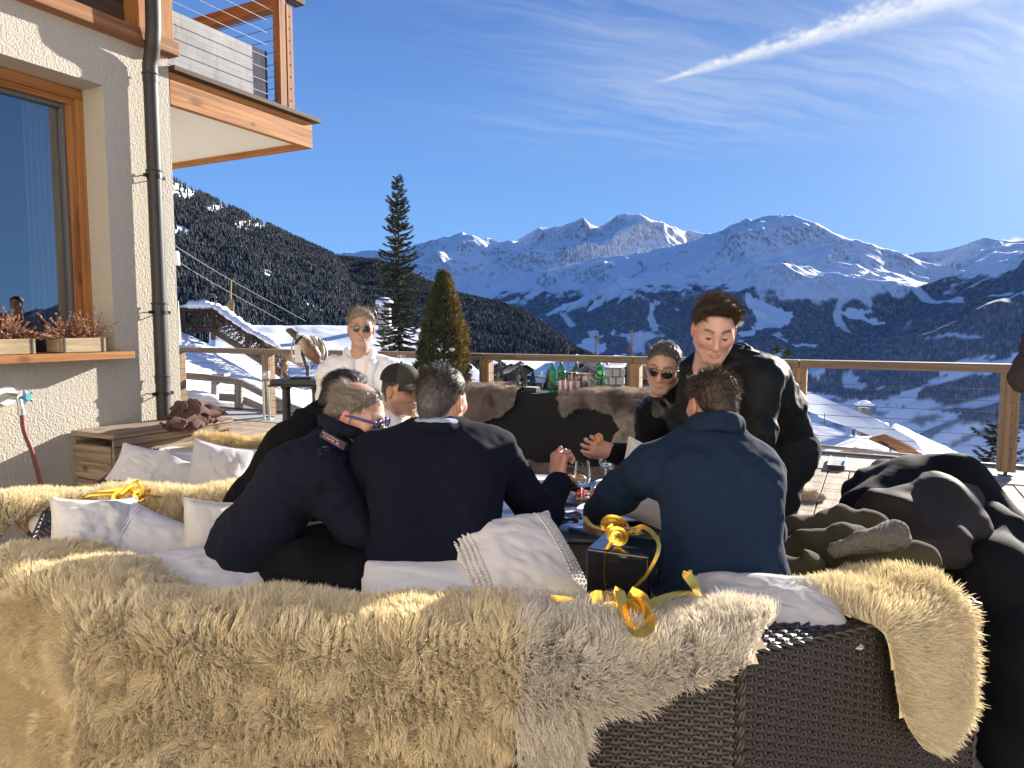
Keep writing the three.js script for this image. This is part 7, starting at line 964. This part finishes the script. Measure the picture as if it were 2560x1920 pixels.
  // cloth layer: prims + folds
  const cloth = (name, pr, mat, f = {}) => { const [a, b] = boundsOf(pr, 0.16), F = field(pr), A = f.amp ?? 0.010, fq = f.freq ?? 11, sd = f.seed || o.seed || 0; const cut = f.cut; return add(name, clothUV(nets((x, y, z) => { let d = F(x, y, z); if (d > 0.08) return d; const w = n3(x * 4 + sd, y * 4, z * 4); d -= A * (1 - 2.2 * abs(n3((x * 0.7 + y * 0.8) * fq + w + sd, (y * 0.6 - x * 0.5) * fq * 0.6 + w, z * fq * 0.8))) + A * 0.4 * n3(x * 30, y * 30, z * 30 + sd); if (cut) d = max(d, cut(x, y, z)); return d; }, a, b, f.cell || 0.0085)), mat); };
  return { g, add, local, cloth, J, Mh, q, base };
}
function aviators(p, lensM, frameM, o = {}) {
  const lens = (s) => { const g = new THREE.SphereGeometry(1, 22, 14).scale(o.w || 0.025, o.h || 0.022, 0.006); const P = g.attributes.position; for (let i = 0; i < P.count; i++) { const y = P.getY(i); P.setX(i, P.getX(i) * (1 - (y < 0 ? 0.12 : 0)) + s * 0.003 * (y < 0 ? 1 : 0)); } g.computeVertexNormals(); return g.rotateY(s * 0.30).translate(s * 0.033, 0.004, 0.099); };
  const fr = p.add('sunglasses_frame', p.local(join([1, -1].flatMap((s) => [new THREE.TorusGeometry(1, 0.055, 6, 30).scale(o.w || 0.0255, o.h || 0.0225, 0.02).rotateY(s * 0.30).translate(s * 0.033, 0.004, 0.099), tube([V3(s * 0.056, 0.012, 0.090), V3(s * 0.074, 0.014, 0.06), V3(s * 0.081, 0.010, 0.0), V3(s * 0.082, -0.002, -0.015)], o.t || 0.0016, 14, 6)]).concat([tube([V3(-0.012, 0.010, 0.109), V3(0, 0.013, 0.113), V3(0.012, 0.010, 0.109)], 0.0014, 10, 6), tube([V3(-0.02, 0.022, 0.105), V3(0.02, 0.022, 0.105)], 0.0014, 6, 6)]))), frameM);
  for (const s of [1, -1]) part('sunglasses_lens', p.local(lens(s)).translate(-p.base.x, 0, -p.base.z), lensM, fr);
}
const lensDark = phy({ color: C(0.012, 0.013, 0.016), roughness: 0.04, clearcoat: 1, clearcoatRoughness: 0.02 });
const navy = clothMat(0.0028, 0.0042, 0.0125), navyFleece = clothMat(0.0065, 0.0080, 0.0175, { sheen: 0.2 }), black = clothMat(0.0025, 0.0025, 0.0032, { rough: 0.9 }), blueFleece = clothMat(0.0075, 0.018, 0.042, { sheen: 0.25 }), jeans = clothMat(0.10, 0.15, 0.22), darkTrousers = clothMat(0.012, 0.013, 0.017), robeMat = clothMat(0.80, 0.79, 0.78, { sheen: 0.2 }), shirtM = clothMat(0.0034, 0.0052, 0.006, { rough: 0.62, sheen: 0.1 });
const seated = (J, f, kd = 0.46) => { const w = J.shR.clone().sub(J.shL).setY(0).normalize(), F = f.clone().setY(0).normalize(); J.hipL = J.pel.clone().addScaledVector(w, -0.10).add(V3(0, -0.02, 0)); J.hipR = J.pel.clone().addScaledVector(w, 0.10).add(V3(0, -0.02, 0)); J.knL = J.hipL.clone().addScaledVector(F, kd).addScaledVector(w, -0.06).setY(0.52); J.knR = J.hipR.clone().addScaledVector(F, kd).addScaledVector(w, 0.06).setY(0.52); J.anL = J.knL.clone().addScaledVector(F, -0.04).setY(0.09); J.anR = J.knR.clone().addScaledVector(F, -0.04).setY(0.09); return J; };
function trousers(p, mat, f) { const J = p.J; p.cloth('trousers', [...legPrims(J.hipL, J.knL, J.anL, [0.092, 0.068, 0.055]), ...legPrims(J.hipR, J.knR, J.anR, [0.092, 0.068, 0.055]), [J.hipL, J.hipR, 0.11, 0.11, 0.08]], mat, { cell: 0.013, amp: 0.012 }); const F = f.clone().setY(0).normalize(); for (const a of [J.anL, J.anR]) p.add('shoe', nets(field([[a.clone().setY(0.055), a.clone().setY(0.045).addScaledVector(F, 0.15), 0.05, 0.04, 0.04], [a.clone().setY(0.09), a.clone().setY(0.05), 0.045, 0.05, 0.03]]), a.clone().add(V3(-0.28, -0.09, -0.28)), a.clone().add(V3(0.28, 0.12, 0.28)), 0.012), blackMetal); }
function collarRing(p, J, r, h, mat, o = {}) { const up = J.head.clone().sub(J.neck).normalize().lerp(V3(0, 1, 0), 0.4).normalize(), c = J.neck.clone().add(V3(o.dx || 0, (o.dy || 0) + 0.015, o.dz || 0)), x = V3(1, 0, 0).addScaledVector(up, -up.x).normalize(), z = x.clone().cross(up), pr = [], N = 12, P = (i) => { const a = i / N * 2 * PI; return c.clone().addScaledVector(x, cos(a) * r).addScaledVector(z, sin(a) * r * 1.06); }; for (let i = 0; i < N; i++) { pr.push([P(i), P(i + 1), 0.016, 0.016, 0.02]); if (h > 0.035) pr.push([P(i).addScaledVector(up, h - 0.02).lerp(c.clone().addScaledVector(up, h), 0.06), P(i + 1).addScaledVector(up, h - 0.02).lerp(c.clone().addScaledVector(up, h), 0.06), 0.013, 0.013, 0.03]); } return p.cloth(o.name || 'collar', pr, mat, { cell: 0.0065, amp: 0.002 }); }

{ // man in a navy jumper, back to us, right hand raised
  const fw = V3(0.25, 0, -1), J = seated({ head: at(1104, 1004, 2.36), neck: at(1096, 1082, 2.33), shL: at(938, 1142, 2.36), shR: at(1232, 1132, 2.36), elL: at(915, 1330, 2.42), wrL: at(1040, 1390, 2.72), elR: at(1352, 1290, 2.50), wrR: at(1396, 1212, 2.66), pel: V3(-0.25, 0.50, -2.12), bend: V3(0, 0, 0.03), bulk: 1.12 }, fw);
  const hand = handPrims(at(1394, 1196, 2.68), V3(0.10, 1, -0.22), V3(0.75, 0.0, -0.65), 1, { curl: [0.95, 1.05, 1.1, 1.15], thumb: [0.10, -0.05] }), h2 = handPrims(J.wrL, V3(0.6, -0.2, -0.8), V3(0, -1, 0), 1);
  const p = person('man seen from behind in a dark navy jumper raising his right hand', J, { seed: 21, head: { yaw: PI - 0.42, pitch: 0.15, roll: 0.03, s: 0.94 }, skin: [0.46, 0.26, 0.18], hair: { c: [0.035, 0.026, 0.020], grey: 0.30, th: 0.007, len: 0.017, strands: 5200, up: 0.5, rough: 0.7 }, hands: [hand, h2], stubble: 0.3 });
  p.cloth('jumper', [...torsoPrims(J), ...armPrims(J.shL, J.elL, J.wrL, [0.072, 0.060, 0.044]), ...armPrims(J.shR, J.elR, J.wrR, [0.072, 0.062, 0.047])], navy, { amp: 0.007, freq: 7 });
  const c = J.wrR, u = c.clone().sub(J.elR).normalize(); p.add('cuff', rod(c.clone().addScaledVector(u, -0.035), c.clone().addScaledVector(u, 0.025), 0.049, 0.046, 24), navy); collarRing(p, J, 0.072, 0.028, navy); collarRing(p, J, 0.062, 0.02, clothMat(0.25, 0.30, 0.42), { name: 'shirt_collar', dy: 0.012 }); trousers(p, darkTrousers, fw);
}
{ // man in a blue fleece, back to us, reaching to the plate
  const fw = V3(-0.15, 0, -1), J = seated({ head: at(1781, 1016, 2.33), neck: at(1787, 1090, 2.26), shL: at(1625, 1172, 2.30), shR: at(1876, 1176, 2.27), elL: at(1545, 1232, 2.50), wrL: at(1492, 1278, 2.72), elR: at(1903, 1330, 2.36), wrR: at(1840, 1370, 2.65), pel: V3(0.60, 0.50, -2.06), bend: V3(0.02, 0, 0.04), bulk: 0.97 }, fw);
  const hand = handPrims(at(1487, 1284, 2.74), V3(-0.05, -0.85, -0.5), V3(0.5, -0.2, -0.8), -1, { curl: [0.5, 0.55, 0.6, 0.6], thumb: [0.5, 0.3] }), h2 = handPrims(J.wrR, V3(-0.5, -0.2, -0.8), V3(0, -1, 0), -1);
  const p = person('man seen from behind in a blue fleece reaching towards the white plate', J, { seed: 22, head: { yaw: PI + 0.22, pitch: 0.22, roll: 0.06, s: 0.91 }, skin: [0.44, 0.25, 0.18], hair: { c: [0.050, 0.032, 0.020], th: 0.008, len: 0.020, strands: 7000, up: 0.55, wd: 0.026, rough: 1.2 }, hands: [hand, h2] });
  p.cloth('fleece', [...torsoPrims(J), ...armPrims(J.shL, J.elL, J.wrL, [0.070, 0.062, 0.048]), ...armPrims(J.shR, J.elR, J.wrR, [0.070, 0.062, 0.048])], blueFleece, { amp: 0.009, freq: 8 });
  collarRing(p, J, 0.074, 0.045, blueFleece); trousers(p, jeans, fw);
  p.add('collar_print', new THREE.BoxGeometry(0.055, 0.006, 0.002).translate(J.neck.x + 0.03, J.neck.y - 0.028, J.neck.z + 0.096), std({ color: C(0.004, 0.006, 0.012) }));
}
{ // grey haired man with blue sunglasses, in profile
  const fw = V3(0.9, 0, -0.45), J = seated({ head: at(893, 1042, 2.46), neck: at(838, 1118, 2.43), shL: at(845, 1160, 2.62), shR: at(800, 1180, 2.30), elL: at(960, 1260, 2.72), wrL: at(1000, 1310, 2.9), elR: at(905, 1345, 2.30), wrR: at(985, 1400, 2.5), pel: V3(-0.86, 0.50, -2.32), bend: V3(-0.10, 0.05, 0.02), bulk: 1.12 }, fw);
  const p = person('grey haired man in profile with bright blue sunglasses and a dark navy fleece', J, { seed: 23, head: { yaw: 1.36, pitch: 0.30, roll: 0.0, s: 0.96, jaw: 1.05 }, skin: [0.52, 0.29, 0.21], hair: { c: [0.20, 0.17, 0.135], th: 0.007, len: 0.026, strands: 7000, up: 0.15, wd: 0.022, bald: 1, rough: 1.3, flow: [0, -0.4, -0.7], line: [[-0.11, -0.075], [-0.05, -0.06], [-0.025, 0.0], [0.0, 0.012], [0.03, 0.035], [0.05, 0.075], [0.08, 0.10], [0.11, 0.11]] }, stubble: 0.85, stubbleC: [0.42, 0.38, 0.34], hands: [handPrims(J.wrR, V3(0.9, -0.1, -0.4), V3(0, -1, 0), -1)] });
  p.cloth('fleece', [...torsoPrims(J), ...armPrims(J.shL, J.elL, J.wrL, [0.072, 0.062, 0.046]), ...armPrims(J.shR, J.elR, J.wrR, [0.078, 0.066, 0.048])], navyFleece, { amp: 0.010, freq: 9 });
  collarRing(p, J, 0.082, 0.075, navyFleece, { dx: 0.012 }); trousers(p, jeans, fw);
  const bm = std({ color: C(0.015, 0.035, 0.22), roughness: 0.3 }), fr = p.add('sunglasses_frame', p.local(join([-1, 1].map((s) => tube([V3(s * 0.058, 0.014, 0.092), V3(s * 0.076, 0.016, 0.055), V3(s * 0.083, 0.014, 0.01), V3(s * 0.083, 0.010, -0.03)], 0.0042, 18, 8).scale(1, 1, 1)).concat([new THREE.TorusGeometry(0.024, 0.0035, 8, 24).scale(1.15, 0.8, 1).translate(0.032, 0.006, 0.103), new THREE.TorusGeometry(0.024, 0.0035, 8, 24).scale(1.15, 0.8, 1).translate(-0.032, 0.006, 0.103)]))), bm); for (const s of [1, -1]) part('sunglasses_lens', p.local(new THREE.SphereGeometry(1, 18, 12).scale(0.026, 0.018, 0.005).rotateY(s * 0.2).translate(s * 0.033, 0.006, 0.101)).translate(-p.base.x, 0, -p.base.z), lensDark, fr);
  p.add('earring', p.local(new THREE.TorusGeometry(0.005, 0.0012, 6, 14).rotateY(PI / 2).translate(-0.086, -0.042, -0.008)), std({ color: C(0.6, 0.6, 0.6), metalness: 1, roughness: 0.2 }));
  // print on the collar yoke, in rows of letters as on the fleece
  const cv = document.createElement('canvas'); cv.width = 512; cv.height = 256; const x = cv.getContext('2d'); x.fillStyle = '#0b0c14'; x.fillRect(0, 0, 512, 256); x.fillStyle = '#9a9aa6'; x.font = 'bold 52px sans-serif'; x.fillText('BULLETPROOF', 24, 84); x.fillStyle = '#d9713f'; x.font = 'bold 96px sans-serif'; x.fillText('CAKE D', 60, 190); x.fillStyle = '#55555f'; x.fillRect(250, 205, 190, 18);
  const tx = new THREE.CanvasTexture(cv); tx.colorSpace = THREE.SRGBColorSpace; const A = at(806, 1074, 2.245), B = at(866, 1108, 2.235), Cc = at(858, 1126, 2.205), D = at(798, 1092, 2.215);
  p.add('back_print', gridGeo(8, 4, (s, t) => bilin(D, Cc, B, A, s, t)), std({ map: tx, roughness: 0.9, side: THREE.DoubleSide }));
}
{ // dark haired man in black behind him
  const fw = V3(0.85, 0, -0.5), J = seated({ head: at(868, 1000, 3.02), neck: at(818, 1062, 2.98), shL: at(860, 1090, 3.16), shR: at(770, 1095, 2.86), elL: at(940, 1170, 3.2), wrL: at(1010, 1190, 3.3), elR: at(800, 1230, 2.86), wrR: at(900, 1260, 3.0), pel: V3(-1.02, 0.50, -2.82), bend: V3(-0.07, 0.04, 0.02), bulk: 1.1 }, fw);
  const p = person('dark haired man in a black jumper partly hidden behind the grey haired man', J, { seed: 24, head: { yaw: 1.75, pitch: 0.15, roll: 0.05, s: 0.98 }, skin: [0.46, 0.25, 0.17], hair: { c: [0.014, 0.012, 0.012], th: 0.008, len: 0.020, strands: 5000, up: 0.12, wd: 0.024, flow: [0, 0, -0.8] }, stubble: 0.5, hands: [] });
  p.cloth('jumper', [...torsoPrims(J), ...armPrims(J.shL, J.elL, J.wrL, [0.070, 0.060, 0.044]), ...armPrims(J.shR, J.elR, J.wrR, [0.072, 0.062, 0.046])], black, { amp: 0.007 });
  p.cloth('scarf', [[J.neck.clone().add(V3(-0.07, 0.02, 0.06)), J.neck.clone().add(V3(0.05, 0.03, 0.09)), 0.045, 0.045, 0.04], [J.neck.clone().add(V3(-0.08, 0.02, 0.04)), J.neck.clone().add(V3(-0.04, 0.05, -0.08)), 0.045, 0.045, 0.04]], black, { amp: 0.012, freq: 18 }); trousers(p, darkTrousers, fw);
}
const robeBelow = (J) => [[J.pel.clone(), J.pel.clone().setY(0.45), 0.17, 0.21, 0.1]];
function lapels(p, J, f) { const F = f.clone().setY(0).normalize(), w = J.shR.clone().sub(J.shL).normalize(); for (const s of [-1, 1]) { const a = J.neck.clone().addScaledVector(w, s * 0.085).addScaledVector(F, -0.03).add(V3(0, 0.065, 0)), b = J.neck.clone().addScaledVector(w, s * 0.080).addScaledVector(F, 0.10).add(V3(0, -0.01, 0)), c = J.neck.clone().addScaledVector(w, s * 0.045).addScaledVector(F, 0.145).add(V3(0, -0.16, 0)), d = J.neck.clone().addScaledVector(w, s * -0.02).addScaledVector(F, 0.155).add(V3(0, -0.36, 0)); p.cloth('robe_lapel', [[a, b, 0.030, 0.032, 0.03], [b, c, 0.032, 0.032, 0.03], [c, d, 0.032, 0.03, 0.03]], robeMat, { amp: 0.005, freq: 24, cell: 0.007 }); } const nb = J.neck.clone().addScaledVector(F, -0.075).add(V3(0, 0.06, 0)); p.cloth('robe_collar', [[nb.clone().addScaledVector(w, -0.07), nb, 0.034, 0.036, 0.03], [nb, nb.clone().addScaledVector(w, 0.07), 0.036, 0.034, 0.03]], robeMat, { amp: 0.005, cell: 0.008 }); }
{ // man with the olive cap, in a white robe
  const fw = V3(0.85, 0, 0.5), J = seated({ head: at(1003, 978, 3.62), neck: at(985, 1055, 3.66), shL: at(1045, 1095, 3.78), shR: at(925, 1090, 3.55), elL: at(1080, 1190, 3.8), wrL: at(1130, 1230, 3.6), elR: at(925, 1200, 3.5), wrR: at(1030, 1240, 3.4), pel: V3(-0.62, 0.50, -3.72), bulk: 1.05 }, fw);
  const p = person('smiling man in a white robe and olive baseball cap beyond the table', J, { seed: 25, head: { yaw: 1.02, pitch: 0.05, roll: -0.04, s: 1.0, smile: 0.006 }, skin: [0.52, 0.30, 0.21], hair: { c: [0.05, 0.035, 0.025], th: 0.004, len: 0.012, strands: 900 }, stubble: 0.7, hands: [] });
  p.cloth('robe', [...torsoPrims(J, 1.05), ...armPrims(J.shL, J.elL, J.wrL, [0.085, 0.08, 0.07]), ...armPrims(J.shR, J.elR, J.wrR, [0.085, 0.08, 0.07]), ...robeBelow(J)], robeMat, { amp: 0.012, freq: 9 }); lapels(p, J, fw); trousers(p, robeMat, fw);
  const cm = clothMat(0.035, 0.036, 0.022), crown = (a, b) => gridGeo(26, 14, (u, v) => { const th = lerp(a, b, u), ph = v * PI * 0.5; return V3(sin(th) * 0.0905 * cos(ph), 0.052 + 0.093 * pow(sin(ph), 0.9), cos(th) * 0.112 * cos(ph) - 0.010); });
  const fr = p.add('cap_front', p.local(crown(-1.15, 1.15)), std({ color: C(0.040, 0.042, 0.022), roughness: 0.9, side: THREE.DoubleSide })); p.add('cap_mesh', p.local(crown(1.15, 2 * PI - 1.15)), std({ color: C(0.012, 0.012, 0.011), roughness: 0.9, side: THREE.DoubleSide }));
  part('cap_peak', p.local(join([0, 0.004].map((dy) => gridGeo(24, 8, (u, v) => { const a = (u - 0.5) * 2.1, r = 0.098 + v * 0.092 * pow(cos(a * 0.72), 0.7); return V3(sin(a) * r * 0.86, 0.050 - dy - 0.022 * v - 0.016 * v * sin(a) * sin(a), cos(a) * r * 1.08 - 0.008); })))).translate(-p.base.x, 0, -p.base.z), std({ color: C(0.045, 0.046, 0.026), roughness: 0.85, side: THREE.DoubleSide }), fr); part('cap_button', p.local(new THREE.SphereGeometry(0.007, 10, 8).translate(0, 0.147, -0.01)).translate(-p.base.x, 0, -p.base.z), cm, fr);
  const emb = part('cap_emblem', p.local(gridGeo(6, 4, (u, v) => { const a = 0.12 - (u - 0.5) * 0.5, y = 0.085 + v * 0.02 + 0.012 * abs(u - 0.5), c = cos(Math.asin(clamp((y - 0.052) / 0.093))); return V3(sin(a) * 0.0918 * c, y, cos(a) * 0.1132 * c - 0.010); })).translate(-p.base.x, 0, -p.base.z), std({ color: C(0.11, 0.10, 0.03), side: THREE.DoubleSide }), fr);
  const bt = at(1033, 1058, 3.45), b = thing('lemon_bottle', 'small yellow orange bottle held in front of the white robe', 'bottle', bt.clone().add(V3(0, -0.09, 0))); part('body', lathe([[0, 0], [0.026, 0.001], [0.028, 0.01], [0.028, 0.075], [0.016, 0.1], [0.011, 0.11], [0.011, 0.135]], 20), phy({ color: C(0.85, 0.40, 0.04), transmission: 0.85, thickness: 0.03, roughness: 0.03 }), b); part('label', lathe([[0.0285, 0.02], [0.0285, 0.065]], 20), std({ color: C(0.6, 0.42, 0.06), side: THREE.DoubleSide }), b);
}
{ // standing man in a white robe
  const J = { head: at(903, 822, 4.65), neck: at(900, 905, 4.72), shL: at(976, 935, 4.70), shR: at(832, 930, 4.76), elL: at(992, 1060, 4.66), wrL: at(970, 1120, 4.45), elR: at(822, 1060, 4.75), wrR: at(870, 1120, 4.5), pel: at(895, 1128, 4.75), bulk: 1.15 }, fw = V3(0.2, 0, 1); J.hipL = J.pel.clone().add(V3(0.1, 0, 0)); J.hipR = J.pel.clone().add(V3(-0.1, 0, 0)); J.knL = V3(J.hipL.x + 0.02, 0.42, J.hipL.z + 0.08); J.knR = V3(J.hipR.x - 0.02, 0.42, J.hipR.z + 0.08); J.anL = V3(J.knL.x, 0.09, J.hipL.z - 0.02); J.anR = V3(J.knR.x, 0.09, J.hipR.z - 0.02);
  const p = person('grey haired man in aviator sunglasses and white robe standing beside the ham', J, { seed: 26, head: { yaw: 0.22, pitch: 0.04, roll: -0.07, s: 1.0, smile: 0.007 }, skin: [0.52, 0.30, 0.21], hair: { c: [0.30, 0.26, 0.20], th: 0.008, len: 0.028, strands: 3600, up: 0.35, quiff: 0.010, flow: [0, 0.3, -0.6] }, brow: [0.25, 0.2, 0.15], stubble: 0.35, stubbleC: [0.4, 0.34, 0.3], hands: [handPrims(J.wrL, V3(-0.3, -0.2, 0.9), V3(0, -1, 0), -1)] });
  p.cloth('robe', [...torsoPrims(J, 1.08), ...armPrims(J.shL, J.elL, J.wrL, [0.09, 0.085, 0.08]), ...armPrims(J.shR, J.elR, J.wrR, [0.09, 0.085, 0.08]), ...robeBelow(J)], robeMat, { amp: 0.014, freq: 8 }); lapels(p, J, fw); trousers(p, robeMat, fw);
  aviators(p, lensDark, std({ color: C(0.45, 0.33, 0.15), metalness: 0.9, roughness: 0.25 }));
  const hb = p.add('hair_sunglasses', p.local(join([tube([V3(-0.09, 0.06, -0.005), V3(-0.075, 0.12, 0.0), V3(0, 0.147, 0.01), V3(0.075, 0.12, 0.0), V3(0.09, 0.06, -0.005)], 0.012, 30, 8)])), std({ color: C(0.02, 0.018, 0.016), roughness: 0.4 }));
}
{ // man in black gilet and sunglasses
  const fw = V3(-0.55, 0, 0.4), J = seated({ head: at(1660, 920, 3.42), neck: at(1690, 990, 3.50), shL: at(1772, 1048, 3.48), shR: at(1638, 1042, 3.50), elL: at(1790, 1150, 3.4), wrL: at(1760, 1190, 3.2), elR: at(1612, 1142, 3.36), wrR: at(1535, 1132, 3.18), pel: V3(0.86, 0.50, -3.55), bulk: 1.02 }, fw, 0.5);
  const hand = handPrims(at(1530, 1128, 3.17), V3(-0.9, 0.25, 0.2), V3(-0.25, 0.1, -0.9), 1, { curl: [0.75, 0.7, 0.75, 0.8], thumb: [0.6, 0.5] });
  const p = person('grey haired man in sunglasses and a black quilted gilet holding a bite of food', J, { seed: 27, head: { yaw: -0.42, pitch: 0.26, roll: -0.16, s: 0.98 }, skin: [0.50, 0.285, 0.21], hair: { c: [0.10, 0.09, 0.085], grey: 0.8, th: 0.005, len: 0.016, strands: 5500, up: 0.35, line: [[-0.11, -0.075], [-0.05, -0.055], [-0.025, 0.0], [0.0, 0.012], [0.03, 0.03], [0.05, 0.066], [0.075, 0.092], [0.11, 0.095]] }, brow: [0.1, 0.08, 0.07], stubble: 0.3, stubbleC: [0.32, 0.25, 0.22], hands: [hand] });
  p.cloth('jumper', [...torsoPrims(J, 0.95), ...armPrims(J.shL, J.elL, J.wrL, [0.066, 0.056, 0.042]), ...armPrims(J.shR, J.elR, J.wrR, [0.070, 0.060, 0.044])], black, { amp: 0.007 }); collarRing(p, J, 0.072, 0.06, black, { dz: 0.01 });
  const gl = p.cloth('gilet', torsoPrims(J, 1.04), std({ color: C(0.011, 0.011, 0.013), roughness: 0.5 }), { amp: 0.008, freq: 15, cut: (x, y, z) => y - J.neck.y - 0.005 });
  const z0 = J.neck.clone().add(V3(-0.03, -0.03, 0.10)), z1 = mid(J.neck, J.pel, 0.75).add(V3(-0.06, 0, 0.17)); part('zip', tube([z0, mid(z0, z1).add(V3(0.0, 0, 0.035)), z1], 0.003, 20, 6).translate(-p.base.x, 0, -p.base.z), steel, gl);
  trousers(p, clothMat(0.025, 0.03, 0.045), fw); aviators(p, lensDark, std({ color: C(0.22, 0.10, 0.06), metalness: 0.6, roughness: 0.3 }), { w: 0.027, h: 0.021, t: 0.0022 });
  p.add('bracelet', new THREE.TorusGeometry(0.034, 0.006, 8, 22).rotateY(PI / 2).rotateZ(0.2).translate(J.wrR.x + 0.025, J.wrR.y, J.wrR.z), blackMetal);
  const fd = at(1497, 1100, 3.15), f = solo('food_bite', 'piece of fried bread with topping held in the fingers of the gilet man', 'food', nets((x, y, z) => ellD(x, y, z, 0.022, 0.032, 0.014) + 0.006 * n3(x * 90, y * 90, z * 90), V3(-0.04, -0.05, -0.03), V3(0.04, 0.05, 0.03), 0.004, (x, y, z) => n3(x * 80, y * 80, z * 80) > 0.1 ? [0.45, 0.12, 0.04] : [0.52, 0.30, 0.10]), std({ vertexColors: true, roughness: 0.6 }), null, fd);
}
{ // standing man bending over the table in a dark shirt
  const J = { head: at(1786, 826, 3.02), neck: at(1838, 908, 3.16), shL: at(1902, 952, 3.06), shR: at(1752, 925, 3.24), elL: at(1890, 1085, 3.0), wrL: at(1850, 1185, 2.95), elR: at(1715, 1055, 3.3), wrR: at(1690, 1150, 3.1), pel: at(1932, 1105, 3.42), bulk: 1.0, bend: V3(0.02, 0.04, -0.02) }, fw = V3(-0.75, 0, 0.65); J.hipL = J.pel.clone().add(V3(0.06, -0.03, 0.08)); J.hipR = J.pel.clone().add(V3(-0.06, -0.03, -0.08)); J.knL = V3(J.hipL.x - 0.10, 0.48, J.hipL.z + 0.06); J.knR = V3(J.hipR.x - 0.16, 0.48, J.hipR.z + 0.04); J.anL = V3(J.hipL.x - 0.16, 0.09, J.hipL.z - 0.02); J.anR = V3(J.hipR.x - 0.22, 0.09, J.hipR.z - 0.02);
  const p = person('standing man in a black shirt bending down over the table', J, { seed: 28, head: { yaw: -0.16, pitch: 0.42, roll: -0.06, s: 1.07, jaw: 1.08 }, skin: [0.55, 0.32, 0.245], hair: { c: [0.055, 0.034, 0.022], th: 0.010, len: 0.030, strands: 7500, up: 0.25, quiff: 0.026, wd: 0.024, flow: [0.6, 0.3, 0.2], line: [[-0.11, -0.075], [-0.05, -0.055], [-0.025, 0.0], [0.0, 0.014], [0.03, 0.034], [0.052, 0.080], [0.075, 0.102], [0.11, 0.106]] }, brow: [0.05, 0.035, 0.028], hands: [handPrims(J.wrL, V3(-0.4, -0.9, 0.1), V3(-0.6, 0, 0.4), 1)] });
  p.cloth('shirt', [...torsoPrims(J, 1.02), ...armPrims(J.shL, J.elL, J.wrL, [0.082, 0.070, 0.048]), ...armPrims(J.shR, J.elR, J.wrR, [0.078, 0.066, 0.048])], shirtM, { amp: 0.011, freq: 10, cell: 0.0075 }); collarRing(p, J, 0.074, 0.045, shirtM, { dy: -0.005, dx: -0.01, dz: 0.01 });
  trousers(p, darkTrousers, fw); const w = J.pel; p.add('belt', new THREE.TorusGeometry(0.155, 0.014, 8, 40).rotateX(PI / 2).scale(1, 1.6, 0.85).rotateZ(0.35).translate(w.x + 0.02, w.y + 0.03, w.z), blackMetal);
}
{ // someone at the right picture edge in a brown jacket
  const J = { head: at(2720, 700, 4.9), neck: at(2715, 790, 4.9), shL: at(2800, 850, 4.9), shR: at(2600, 838, 4.95), elL: at(2820, 980, 4.9), wrL: at(2740, 1000, 4.7), elR: at(2562, 945, 4.85), wrR: at(2680, 985, 4.7), pel: at(2700, 1060, 4.9), bulk: 1.1 }; J.hipL = J.pel.clone().add(V3(0.1, 0, 0)); J.hipR = J.pel.clone().add(V3(-0.1, 0, 0)); for (const s of ['L', 'R']) { J['kn' + s] = J['hip' + s].clone().setY(0.48); J['an' + s] = J['hip' + s].clone().setY(0.09); }
  const p = person('person in a dark brown jacket cut off by the right picture edge', J, { seed: 29, head: { yaw: -1.2 }, hair: { c: [0.04, 0.03, 0.02], strands: 500 }, hands: [] });
  p.cloth('jacket', [...torsoPrims(J, 1.1), ...armPrims(J.shL, J.elL, J.wrL, [0.085, 0.08, 0.06]), ...armPrims(J.shR, J.elR, J.wrR, [0.085, 0.08, 0.06])], clothMat(0.05, 0.042, 0.04), { amp: 0.014, freq: 9 }); trousers(p, darkTrousers, V3(-1, 0, 0));
}
renderer.render(scene, camera);
